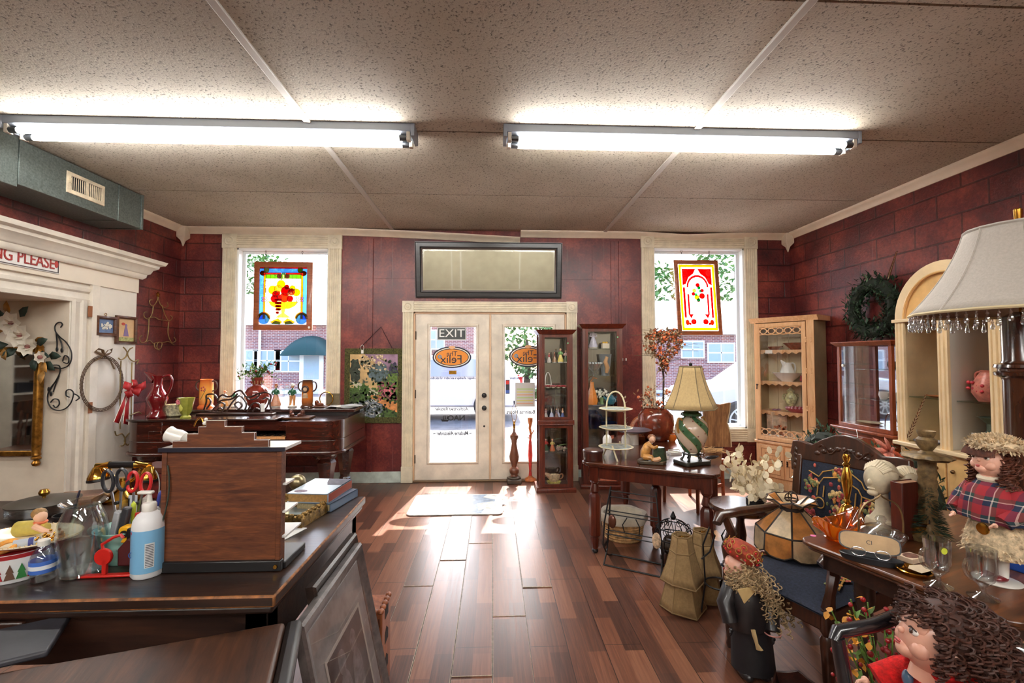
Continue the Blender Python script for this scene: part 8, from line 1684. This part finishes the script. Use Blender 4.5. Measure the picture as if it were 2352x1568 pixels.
def bust(loc, rz, h, label):
    t = thing('bust', label, 'bust', loc, rz); s = h/.28
    mk('base', B().lathe([(0,0),(.05*s,0),(.055*s,.012*s),(.05*s,.03*s),(.045*s,.04*s)], 24, None, (0,0,0), 1.1, .8), MARB, t)
    mk('head_and_neck', B().tube([(0,.01*s,.035*s),(0,.012*s,.07*s),(0,.006*s,.11*s),(0,.0,.15*s)], [.046*s,.026*s,.021*s,.024*s], 18).ball((0,-.008*s,.195*s), (.045*s,.054*s,.062*s), 20, 14).ball((0,-.062*s,.187*s), (.008*s,.012*s,.013*s), 10, 8).ball((0,-.055*s,.163*s), (.014*s,.008*s,.006*s), 10, 6).ball((0,-.048*s,.146*s), (.018*s,.016*s,.012*s), 12, 8), MARB, t)
    hb = B().ball((0,.014*s,.215*s), (.05*s,.052*s,.05*s), 20, 12)
    for i in range(12):
        a = -.9+1.8*i/11; hb.tube([(.052*s*math.sin(a)*.7, -.038*s, (.243-.02*abs(a))*s), (.054*s*math.sin(a), -.008*s, (.266-.03*abs(a))*s), (.056*s*math.sin(a), .03*s, (.258-.04*abs(a))*s), (.05*s*math.sin(a), .062*s, (.225-.02*abs(a))*s), (.02*s*math.sin(a), .075*s, .195*s)], .0065*s, 6)
    for i in range(16): q_ = random.Random(i); hb.ball((q_.uniform(-.026,.026)*s, .07*s+q_.uniform(-.002,.026)*s, .19*s+q_.uniform(-.035,.03)*s), .013*s, 8, 6)
    mk('hair', hb, MARB, t); return t
bust(K(2048,1225)+V((.0,.05,0)), -1.25, .31, 'plaster bust of a woman with hair bun, left of the wooden book'); bust(V((1.80,1.93,KZ+.001)), -.4, .28, 'second plaster head mostly hidden behind the brown board')
p = V((1.70,1.83,KZ+.001)); t = thing('wooden_board', 'upright dark red brown boxed book between the two busts', 'book', p, .25); mk('cover', B().box(-.055,-.022,0,.06,-.017,.23).box(-.055,.017,0,.06,.022,.23).box(-.06,-.022,0,-.055,.022,.23), wood((60,20,14),(104,44,30),'z',.35), t, bevel=.002); mk('pages', B().box(-.055,-.017,.004,.055,.017,.226), mat((150,110,80), .8), t)
t = thing('carved_candlestick', 'tall carved and gilt wooden candlestick at table back', 'candlestick', V((1.763,1.80,KZ+.001))); GW = mat((120,98,64), .5, metal=.25, var=.4, vs=40, name='distressed_gilt')
mk('foot', B().lathe([(0,0),(.06,0),(.065,.02),(.04,.04),(.03,.06)], 20, lobes=6, amp=.05), GW, t); mk('twisted_column', B().lathe([(.03,.06),(.026,.08)]+[(.028+.005*(i % 2), .09+.02*i) for i in range(11)]+[(.03,.32)], 20, lobes=5, amp=.06), GW, t); mk('drip_pan', B().lathe([(.03,.32),(.07,.325),(.082,.335),(.07,.345),(.03,.35)], 40, lobes=9, amp=.08), GW, t); mk('cup', B().lathe([(.03,.35),(.018,.36),(.034,.385),(.034,.405),(.024,.415),(.03,.43),(.03,.44),(.018,.43)], 24), GW, t)
p = K(2118,1240); t = thing('brass_jar', 'squat brass jar with dark rim beside crystal dish', 'jar', p+V((0,.02,0))); mk('jar', B().lathe([(0,0),(.036,0),(.04,.01),(.04,.055),(.036,.06),(.038,.066),(.046,.072),(.044,.074),(.03,.066),(.03,.02)], 28), mat((176,130,60), .25, metal=1, var=.3, vs=20), t); mk('dark_rim', B().lathe([(.039,.06),(.041,.064),(.039,.068)], 28), IRON, t)
p = K(2092,1287); t = thing('coin_card', 'small cream card box with a round brown seal, on table', 'card', p, .3); mk('card', B().box(-.035,-.025,0,.035,.025,.018), mat((226,200,170), .6), t, bevel=.002); mk('seal', B().lathe([(.026,.018),(.026,.019),(0,.0195)], 24, None, (0,0,0), 1.1, .8), mat((120,76,60), .6, var=.3, vs=60), t)
p = K(2100,1316); t = thing('brass_dish', 'low brass dish holding a folded paper tag near the goblets', 'dish', p); mk('dish', B().lathe([(0,0),(.04,0),(.05,.012),(.046,.014),(.036,.004),(0,.003)], 30), PB, t); t = thing('paper_tag', 'folded cream paper tag lying in the brass dish', 'tag', p+V((.02,-.0,.014)), .4); mk('tag', B().prism([(-.035,-.02),(.03,-.025),(.04,.015),(.0,.03),(-.03,.02)], 0, .001, 'z'), mat((226,204,172), .8), t)
p = K(1868,1230); one('price_dot', 'round pink price sticker on table corner beside amber bowl', 'sticker', B().lathe([(.011,0),(.011,.001),(0,.0012)], 20), mat((226,120,170), .5), p)
def goblet(px, py, label, dot):
    p = K(px,py); t = thing('goblet', label, 'glass', p, 0, 'handled coffee glasses on the right-hand table')
    mk('glass', B().lathe([(0,.0),(.036,0),(.038,.003),(.02,.010),(.008,.018),(.008,.032),(.014,.040),(.028,.055),(.034,.08),(.035,.125),(.0365,.15),(.0345,.15),(.033,.125),(.031,.08),(.024,.058),(0,.046)], 36), CRY, t)
    if dot: mk('price_dot', B().lathe([(.010,0),(.010,.001)], 16, T(-.012,-.0355,.125,rx=PI/2)), mat((206,214,70), .5), t)
    mk('handle', B().tube(bez((-.034,0,.12),(-.07,0,.125),(-.066,0,.06),(-.026,0,.056)), .0045, 8), CRY, t)
goblet(2155,1345, 'clear handled coffee glass with yellow price dot, nearer the brass dish', True); goblet(2258,1372, 'clear handled coffee glass nearest the corner, in front of doll stand', False)
# tall lamp with beaded shade
t = thing('tall_lamp', 'tall lamp with grey bell shade, crystal bead fringe and wooden column', 'lamp', V((2.13,1.75,KZ+.001))); LC = wood((36,18,12),(82,44,26),'z',.2,coat=.8,name='lamp_column_wood'); zL = KZ+.001
zsb, zst = at(2200,706,Y=1.6).z-zL, at(2290,505,Y=1.65).z-zL
mk('foot', B().lathe([(0,0),(.10,0),(.105,.02),(.08,.04),(.07,.07)], 32), LC, t); zr = at(2300,845,Y=1.75).z-zL
mk('column', B().lathe([(.058,.07),(.062,.1),(.062,zr-.05),(.066,zr-.04),(.085,zr-.03),(.088,zr-.018),(.075,zr-.012),(.075,zr-.004),(.088,zr+.002),(.085,zr+.014),(.066,zr+.02),(.062,zr+.03),(.062,zsb-.02),(.03,zsb+.0)], 36), LC, t); mk('stem', B().tube([(0,0,zsb-.02),(0,0,zst+.02)], .008, 8), BRASS, t)
SH2 = mat((176,168,158), .85, var=.05, vs=120, bump=.15, bs=300, name='grey_silk'); n = 16; rows = []
for j in range(11):
    u = j/10; r = .16+.185*(.45*u+.55*u**2.0); z = zst+(zsb-zst)*u; rows.append([(r*math.cos(2*PI*i/n), r*math.sin(2*PI*i/n), z) for i in range(n)])
mk('shade', B().add([v for r_ in rows for v in r_], [(j*n+i, j*n+(i+1) % n, (j+1)*n+(i+1) % n, (j+1)*n+i) for j in range(10) for i in range(n)]), SH2, t, ang=60, solid=.003)
pp = B().tube(rows[0], .007, 6, True)
for i in range(0, n, 2): pp.tube([r_[i] for r_ in rows], .005, 6)
mk('shade_piping', pp, SH2, t); mk('lower_braid', B().tube(rows[-1], .007, 6, True), mat((206,190,150), .8), t)
for i in range(72):
    a = 2*PI*i/72; x, y = .342*math.cos(a), .342*math.sin(a); l = .03 if i % 2 else .045
    if i < 1: bm0 = {}
    b = B().lathe([(0,0),(.004,-.003),(.002,-.008),(.006,-.014),(.003,-.02),(.007,-l+.0),(.009,-l-.008),(.006,-l-.016),(0,-l-.019)], 8)
    if i < 2: bm0[i] = mk('crystal_drop', b, pane((.9,.92,.94), .35, .05, 'crystal_bead') if i == 0 else bm0[0].data.materials[0], t, loc=(x,y,zsb-.006))
    else:
        o = bm0[i % 2].copy(); COL.objects.link(o); o.parent = t; o.location = (x,y,zsb-.006)
mk('finial', B().lathe([(.006,zst),(.008,zst+.02),(.012,zst+.035),(.014,zst+.075),(.01,zst+.08),(0,zst+.08)], 14), BRASS, t)
# ---------------------------------------------------------------- dolls
def curls(b, pts, q, r=.008, l=.05, turns=3, th=.0022):
    for c in pts:
        d = V((q.uniform(-.3,.3), q.uniform(-.3,.3), -1)); u = d.orthogonal().normalized(); w = d.cross(u).normalized(); P_ = []
        for i in range(turns*7): a = 2*PI*i/7; P_.append(c+d*l*i/(turns*7)+(u*math.cos(a)+w*math.sin(a))*r)
        b.tube(P_, th, 4)
def hand(b, c, d, s, q=0):
    d = V(d).normalized(); u = d.orthogonal().normalized(); w = d.cross(u)
    b.ball(c, (s*.5, s*.42, s*.5), 10, 7)
    for i in range(4): o = u*s*(.36-.24*i); b.tube([c+o, c+o+d*s*(.7+.1*(i in (1,2))), c+o+d*s*(1.0+.12*(i in (1,2)))+w*s*.25], [s*.16,s*.14,s*.1], 7)
    b.tube([c+u*s*.45, c+u*s*.75+d*s*.35, c+u*s*.7+d*s*.65+w*s*.15], [s*.17,s*.15,s*.1], 7)
def doll_head(t, c, r, rx=0, rz=0, lips=(176,80,76)):
    m_ = Matrix.Translation(c) @ Matrix.Rotation(rz, 4, 'Z') @ Matrix.Rotation(rx, 4, 'X') @ Matrix.Scale(r, 4); DS = mat((228,172,148), .35, coat=.25, name='bisque', var=.05, vs=14)
    hd = mk('head', B().ball((0,0,0), (.86,.95,1.05), 26, 18, m_).ball((.36,-.55,-.34), (.34,.27,.32), 14, 10, m_).ball((-.36,-.55,-.34), (.34,.27,.32), 14, 10, m_).ball((0,-.66,-.62), (.3,.28,.26), 14, 10, m_).ball((0,-.94,-.13), (.095,.13,.10), 12, 8, m_).ball((0,-.72,.3), (.6,.26,.4), 14, 10, m_).ball((.86,.05,-.1), (.1,.18,.24), 10, 8, m_).ball((-.86,.05,-.1), (.1,.18,.24), 10, 8, m_).tube([(0,.05,-.7),(0,.1,-1.3)], [.42,.44], 16, m=m_), DS, t)
    for s in (-1, 1):
        ey = mk('eye', B().ball((s*.33,-.845,.06), (.16,.1,.115), 14, 9, m_), mat((236,232,226), .1), hd); mk('iris', B().ball((s*.34,-.94,.06), (.085,.04,.085), 12, 8, m_), mat((70,46,34), .1, coat=.8), hd)
        mk('eyelashes', B().tube([(s*.20,-.95,.12),(s*.34,-.99,.19),(s*.50,-.90,.13)], .02, 5, m=m_), mat((50,34,30), .6), hd); mk('eyebrow', B().tube([(s*.18,-.97,.33),(s*.34,-.96,.40),(s*.54,-.86,.34)], .022, 5, m=m_), mat((110,70,50), .6), hd)
    mk('lips', B().ball((0,-.965,-.45), (.14,.06,.05), 12, 8, m_).ball((0,-.955,-.52), (.11,.06,.05), 12, 8, m_), mat(lips, .3), hd); return hd
def plaid():
    m, nt, p = nodes('tartan_wool'); co = coords(nt, (1,1,1)); sp = nd(nt, 'ShaderNodeSeparateXYZ'); nt.links.new(co, sp.inputs[0]); outs = []
    for ax in (0, 2):
        f = nd(nt, 'ShaderNodeMath', operation='MULTIPLY'); nt.links.new(sp.outputs[ax], f.inputs[0]); f.inputs[1].default_value = 17.0
        fr = nd(nt, 'ShaderNodeMath', operation='FRACT'); nt.links.new(f.outputs[0], fr.inputs[0])
        r = ramp(nt, fr.outputs[0], [(0,(150,36,44)),(.36,(150,36,44)),(.37,(30,40,66)),(.62,(30,40,66)),(.63,(206,190,180)),(.67,(206,190,180)),(.68,(40,66,60)),(.85,(40,66,60)),(.86,(150,36,44))]); r.color_ramp.interpolation = 'CONSTANT'; outs.append(r)
    mx = nd(nt, 'ShaderNodeMix', data_type='RGBA'); mx.inputs[0].default_value = .5; nt.links.new(outs[0].outputs[0], mx.inputs[6]); nt.links.new(outs[1].outputs[0], mx.inputs[7]); nt.links.new(mx.outputs[2], p.inputs['Base Color']); setin(p, Roughness=.95); return m
PL = plaid(); FUR = mat((206,184,150), .95, var=.3, vs=60, name='cream_fleece')
def fuzz(b, f, n, q, l=.014, w=.006):
    for i in range(n): p_, d = f(q); b.leaf(p_, d+V((q.gauss(0,.4),q.gauss(0,.4),q.gauss(0,.4))), l*q.uniform(.6,1.3), w)
p = K(2292,1340); t = thing('girl_doll', 'standing girl doll in tartan cape with fleece beret on table', 'doll', p+V((.02,.02,0)), math.radians(-84)); q = random.Random(21)
st_ = thing('doll_stand', 'white round metal doll stand under the tartan doll', 'stand', p+V((.02,.02,0))); mk('disc', B().lathe([(0,0),(.06,0),(.062,.003),(.05,.006),(0,.006)], 36), PORC, st_); mk('rod', B().tube([(.04,.035,.006),(.04,.035,.11)], .003, 6), PORC, st_)
mk('legs', B().tube([(-.02,0,.02),(-.02,0,.1)], [.012,.016], 12).tube([(.02,0,.02),(.02,0,.1)], [.012,.016], 12), PORC, t)
for s in (-1,1): mk('shoe', B().ball((s*.02,-.012,.016), (.014,.026,.010), 12, 8), mat((110,26,34), .3, coat=.5), t)
mk('coat_skirt', B().lathe([(.085,.09),(.088,.10),(.075,.16),(.055,.22),(.04,.25)], 28, None, (0,0,0), 1, .85), FUR, t); fb = B()
fuzz(fb, lambda q: (lambda a, u: (V((math.cos(a)*(.088-.045*u), math.sin(a)*.85*(.088-.045*u), .09+.15*u)), V((math.cos(a), math.sin(a), -.6))))(q.uniform(0,2*PI), q.random()), 900, q); mk('fleece', fb, FUR, t, kind='stuff')
mk('bodice', B().lathe([(.045,.22),(.06,.26),(.055,.30),(.03,.325),(.022,.34)], 24, None, (0,0,0), 1, .8), mat((226,214,190), .9), t)
mk('cape', B().lathe([(.098,.205),(.10,.215),(.09,.26),(.072,.30),(.045,.325),(.032,.33)], 36, None, (0,0,0), 1, .85, 9, .05), PL, t, solid=.003)
for s in (-1, 1): 
    mk('sleeve', B().tube([(s*.06,0,.30),(s*.085,-.02,.25),(s*.07,-.065,.215)], [.024,.026,.024], 12), PL, t); hb = B(); hand(hb, V((s*.06,-.085,.205)), (-s*.3,-1,-.2), .016); mk('hand', hb, mat((226,176,150), .35), t)
mk('collar', B().ring((0,-.004,.335), .028, .011, 24, 8), mat((226,214,190), .9), t); mk('brass_button', B().lathe([(.018,0),(.018,.004),(0,.006)], 20, T(.03,-.088,.185,rx=PI/2)), PB, t)
HC = V((0,-.006,.392)); doll_head(t, HC, .052, -.25)
hb = B(); pts = []
for i in range(150): a = q.uniform(-.45,PI+.45); pts.append(HC+V((.052*math.cos(a), .045*math.sin(a)*1.0, q.uniform(-.055,.045))))
curls(hb, pts, q, .008, .06); 
for i in range(24): x = -.042+.0036*i; hb.tube([HC+V((x,-.03,.052)), HC+V((x*1.05,-.051,.034)), HC+V((x*1.12,-.0535,.018+abs(x)*.1))], .003, 5)
mk('hair', hb.ball(HC+V((0,.012,.008)), (.05,.047,.05), 18, 12), mat((92,48,30), .6, var=.35, vs=60, name='auburn_hair'), t, kind='stuff')
bt_ = B().ball(HC+V((.008,.012,.056)), (.075,.066,.026), 24, 12, None); mk('beret', bt_, FUR, t); fb = B()
fuzz(fb, lambda q: (lambda a, e: (HC+V((.008,.012,.056))+V((.075*math.cos(a)*math.cos(e), .066*math.sin(a)*math.cos(e), .026*math.sin(e))), V((math.cos(a)*math.cos(e), math.sin(a)*math.cos(e), math.sin(e)*2))))(q.uniform(0,2*PI), q.uniform(-.7,PI/2)), 900, q, .012); mk('beret_fleece', fb, FUR, t, kind='stuff')
p = K(2346,1310); t = thing('blue_book', 'bright blue book lying at the photo edge behind doll stand', 'book', p+V((.05,.03,0)), .3); mk('cover', B().box(-.08,-.06,0,.08,.06,.004).box(-.08,-.06,.030,.08,.06,.034).box(-.08,-.06,0,-.076,.06,.034), mat((30,70,150), .35), t); mk('pages', B().box(-.076,-.056,.004,.077,.057,.030), mat((220,210,190), .8), t)
t = thing('pine_sprig', 'small dark bottle brush pine on table behind the goblets', 'ornament', K(2165,1270)+V((.05,.1,0))); b = B(); q = random.Random(31)
for i in range(420): u = q.random(); a = q.uniform(0,2*PI); r = .05*(1-u)+.008; b.leaf((r*.5*math.cos(a), r*.5*math.sin(a), .03+.19*u), (math.cos(a), math.sin(a), -.1), r*.9, .004)
mk('needles', b, LEAFG, t, kind='stuff'); mk('trunk', B().tube([(0,0,0),(0,0,.2)], .004, 6), IRON, t)

# wizard-like old man doll on the floor
p = V((1.235,2.16,0)); t = thing('old_man_doll', 'bearded old man doll in black coat with red patterned cap, on floor', 'doll', p, 0); q = random.Random(41); LE = mat((30,27,29), .4, coat=.25, var=.3, vs=20, name='black_leather'); LE2 = mat((22,20,24), .6, var=.3, vs=20, name='black_cloth')
for s in (-1,1): mk('boot', B().ball((s*.04-.02,-.03,.025), (.028,.055,.026), 14, 8).tube([(s*.04-.015,.0,.03),(s*.04-.01,.01,.12)], [.024,.03], 12), LE, t)
mk('robe', B().tube([(-.005,0,.03),(-.005,.01,.14),(-.02,.01,.26),(-.04,0,.36),(-.05,-.005,.42)], [.095,.09,.08,.072,.045], 24), LE2, t)
mk('coat', B().tube([(-.03,0,.25),(-.045,-.01,.34),(-.055,-.01,.41),(-.06,-.01,.45)], [.10,.098,.08,.04], 24), LE, t)
for s, P_ in ((-1, [(-.11,-.01,.42),(-.155,-.04,.35),(-.15,-.075,.28)]), (1, [(.02,.0,.41),(.05,-.05,.33),(.03,-.10,.25)])):
    mk('sleeve', B().tube(P_, [.036,.038,.032], 14), LE, t); hb = B(); hand(hb, V(P_[-1])+V((0,-.005,-.03)), (0,-.2,-1), .022); mk('hand', hb, LE, t)
mk('collar', B().prism([(-.13,.44),(-.02,.46),(-.10,.38)], -.105, -.10), mat((206,176,120), .7), t, solid=.002); mk('cream_ribbon', B().tube([(-.06,-.098,.26),(-.045,-.102,.2),(-.03,-.1,.17)], [.012,.008,.016], 6, flat=.3), mat((206,180,130), .7), t); mk('bracelet', B().ring((.03,-.1,.245), .034, .003, 20, 6, 'z'), mat((206,140,130), .4), t)
HC = V((-.085,-.02,.50)); doll_head(t, HC, .058, -.15, -2.3)
hb = B(); pts = []
for i in range(250): u = q.random(); pts.append(HC+V((.02+.17*u+q.gauss(0,.03), -.045+q.gauss(0,.03), .03-.22*u+q.gauss(0,.03))))
for i in range(150): a = q.uniform(-2.9,1.2); pts.append(HC+V((.055*math.cos(a), .055*math.sin(a), q.uniform(-.05,.03))))
curls(hb, pts, q, .010, .05, 2, .0028); mk('curly_hair', hb.tube([HC+V((.0,.0,.02)), HC+V((.08,-.01,-.06)), HC+V((.17,-.02,-.2))], [.05,.05,.04], 14), mat((176,150,112), .7, var=.35, vs=50, name='blond_curls'), t, kind='stuff')
CAP = mat((150,56,30), .8, var=.3, vs=40, name='red_brocade'); cm = Matrix.Translation(HC+V((.015,0,.045))) @ Matrix.Rotation(.42, 4, 'Y')
mk('cap', B().lathe([(.062,-.005),(.075,.01),(.082,.035),(.07,.06),(.045,.075),(0,.08)], 28, cm), CAP, t); cb3, cd = B(), B()
for z, r, n in ((.012,.077,14),(.036,.083,11),(.058,.073,8)):
    for i in range(n):
        a = 2*PI*i/n+z*30; c_ = V((r*math.cos(a), r*math.sin(a), z)); rot = Matrix.Rotation(a, 4, 'Z') @ Matrix.Rotation(PI/2, 4, 'Y')
        if z > .02: cb3.ring((0,0,0), .013, .0018, 14, 4, 'z', cm @ Matrix.Translation(c_) @ rot)
        cd.ball((0,0,0), .0045 if z > .02 else .0055, 8, 5, cm @ Matrix.Translation(c_))
mk('cap_rings', cb3, mat((176,136,60), .6, metal=.3), t, kind='stuff'); mk('cap_beads', cd, mat((196,36,40), .3), t, kind='stuff')

# black armchair with the red jumper doll at the bottom right
BC = mat((26,26,30), .25, coat=.7, name='black_lacquer'); t = thing('black_armchair', 'small black lacquered armchair at bottom right carrying the red doll', 'chair', V((1.187,1.035,0)), -PI/2+.15)
mk('seat', B().prism(rrect(-.22,-.2,.22,.22,.06), .43, .46, 'z'), BC, t, bevel=.01)
for s in (-1, 1):
    mk('arm', B().tube([(s*.225,-.235,.725),(s*.23,-.22,.745),(s*.235,-.1,.745),(s*.235,-.0,.765),(s*.225,.1,.75),(s*.215,.2,.72)], [.014,.018,.018,.018,.017,.015], 12), BC, t)
    mk('front_post', B().tube([(s*.21,-.18,.46),(s*.215,-.2,.55),(s*.225,-.225,.735)], [.016,.020,.017], 12), BC, t); mk('arm_spindle', B().lathe([(.010,.46),(.014,.52),(.02,.56),(.010,.6),(.018,.66),(.009,.75)], 14, T(s*.222,.02,0)), BC, t)
    mk('front_leg', B().lathe([(.014,0),(.02,.1),(.026,.2),(.016,.3),(.022,.43)], 14, T(s*.18,-.17,0)), BC, t); mk('rear_leg', B().tube([(s*.17,.2,.43),(s*.19,.25,0)], [.02,.014], 10), BC, t); mk('back_post', B().tube([(s*.2,.2,.45),(s*.19,.26,.72)], [.018,.014], 10), BC, t)
mk('crest_rail', B().box(-.2,.225,.66,.2,.275,.72), BC, t, bevel=.012)
for i in range(4): mk('back_spindle', B().lathe([(.008,.46),(.012,.56),(.007,.6),(.010,.68)], 10, T(-.12+.08*i,.235,0)), BC, t)
t = thing('red_jumper_doll', 'curly brown haired doll in red jumper seated in black armchair', 'doll', V((1.135,1.13,.461)), math.radians(-105)); q = random.Random(51)
HC = V((0,-.015,.315))
mk('body', B().tube([(0,.02,.03),(0,.02,.12),(0,.015,.2),(0,0,.255)], [.075,.075,.06,.035], 20).tube([(-.04,.0,.05),(-.05,-.11,.06),(-.05,-.16,-.0)], [.04,.036,.03], 12).tube([(.04,.0,.05),(.05,-.11,.06),(.05,-.16,-.0)], [.04,.036,.03], 12), mat((60,64,90), .9, var=.2), t)
JR = mat((206,26,24), .95, 0, .25, 70, .4, 160, name='red_knit'); mk('jumper', B().tube([(0,.02,.06),(0,.02,.13),(0,.015,.2),(0,.0,.245)], [.09,.088,.078,.045], 22), JR, t); mk('jumper_neck', B().ring((0,-.004,.246), .042, .012, 24, 8), JR, t)
for s in (-1, 1):
    mk('sleeve', B().tube([(s*.06,.0,.21),(s*.10,-.04,.17),(s*.10,-.10,.14)], [.034,.036,.034], 14), JR, t); hb = B(); hand(hb, V((s*.10,-.13,.13)), (0,-1,-.2), .024); mk('hand', hb, mat((226,176,150), .35), t)
mk('necklace_bead', B().ball((-.035,-.062,.19), (.016,.012,.022), 12, 8), mat((90,130,160), .2, coat=.6), t); bb = B()
for i in range(7): bb.ball((-.012-.012*i*.4,-.058,.232-.012*i*.5), .006, 8, 5)
mk('small_beads', bb, mat((196,130,130), .3), t); mk('paper_tag', B().prism([(-.03,0),(.03,0),(.03,.06),(-.03,.06)], -.098, -.097, 'y', T(-.0,-.0,.09,ry=.5)), mat((214,196,160), .8), t)
doll_head(t, HC, .08, -.35)
hb = B(); pts = []
for i in range(520):
    a = q.uniform(-.75,PI+.75); e = q.uniform(-.6,1.3); rr = q.uniform(.07,.112); pts.append(HC+V((rr*math.cos(a)*math.cos(e), .03+rr*math.sin(a)*math.cos(e)*1.15, rr*math.sin(e)*.9+.02)))
for i in range(60): pts.append(HC+V((q.uniform(-.06,.06), -.045+q.gauss(0,.01), .085+q.gauss(0,.012))))
curls(hb, pts, q, .010, .035, 2, .0026); mk('curly_hair', hb.ball(HC+V((0,.03,.02)), (.082,.085,.08), 20, 12), mat((66,34,22), .65, var=.4, vs=60, name='brown_curls'), t, kind='stuff')
# berries and flowers beside the black chair
t = thing('berry_spray', 'artificial spray of red berries and yellow flowers by black armchair', 'flower spray', V((1.31,1.50,0))); st, rb, yb, gb = B(), B(), B(), B(); q = random.Random(61)
mk('pot', B().lathe([(0,0),(.07,0),(.09,.2),(.085,.2),(.06,.02)], 24), DARKW, t)
for i in range(16):
    a = q.uniform(0,2*PI); l = q.uniform(.05,.2); tip = V((math.cos(a)*l-.05, math.sin(a)*l*.7, q.uniform(.42,.70))); st.tube([(0,0,.15), tip*.5+V((0,0,.12)), tip], .0025, 5)
    for k in range(9): c_ = tip*(1-.04*k)+V((q.gauss(0,.014),q.gauss(0,.014),q.gauss(0,.014))); (rb if i % 3 else yb).ball(c_, q.uniform(.006,.010), 8, 5) if i % 3 else yb.leaf(c_, (q.uniform(-1,1),q.uniform(-1,1),q.uniform(-1,1)), .03, .02)
    for k in range(3): gb.leaf(tip*q.uniform(.7,1), (q.uniform(-1,1),q.uniform(-1,1),q.uniform(-1,1)), .04, .016)
mk('stems', st, FOL, t, kind='stuff'); mk('red_berries', rb, mat((150,14,24), .3, coat=.5), t, kind='stuff'); mk('yellow_flowers', yb, mat((206,140,40), .6, var=.3), t, kind='stuff'); mk('leaves', gb, FOL, t, kind='stuff')
t = thing('doll_cradle', 'small dark wooden doll cradle with paper tag on the floor', 'cradle', V((1.24,1.865,0)), .9); t.scale = (.75,)*3; CW = wood((30,14,10),(72,34,24),'x',.4)
mk('bottom', B().box(-.14,-.09,.035,.14,.09,.045), CW, t)
for s in (-1,1):
    mk('side', B().add([(-.14,s*.09,.04),(.14,s*.09,.04),(.16,s*.115,.15),(-.16,s*.115,.15)], [(0,1,2,3)]), CW, t, solid=.010); mk('end_board', B().prism([(-.09,.04),(.09,.04),(.115,.15),(.05,.17),(0,.2),(-.05,.17),(-.115,.15)], s*.15-.006, s*.15+.006, 'x'), CW, t, bevel=.003); mk('rocker', B().prism([(-.13,.03),(-.11,.008),(0,0),(.11,.008),(.13,.03),(.1,.04),(-.1,.04)], s*.1-.008, s*.1+.008, 'x'), CW, t)
mk('paper_tag', B().box(-.035,-.001,-.035,.035,.001,.035, T(-.05,-.12,.13,ry=PI/4,rx=.2)), mat((206,176,140), .8), t)
t = thing('wire_plant_stand', 'black wire plant stand with loops beside the armchair arm', 'plant stand', V((1.29,2.60,0))); b = B()
for s in (-1,1): b.tube([(s*.09,.04,0),(s*.07,.02,.2),(s*.09,0,.42),(s*.05,0,.52),(s*.02,0,.47),(s*.05,0,.38),(s*.1,0,.34)], .005, 6)
b.tube([(0,-.09,0),(0,-.06,.2),(0,-.08,.4),(.03,-.07,.47),(.05,-.06,.40)], .005, 6).ring((0,0,.2), .075, .005, 28, 6); mk('wire', b, IRON, t)
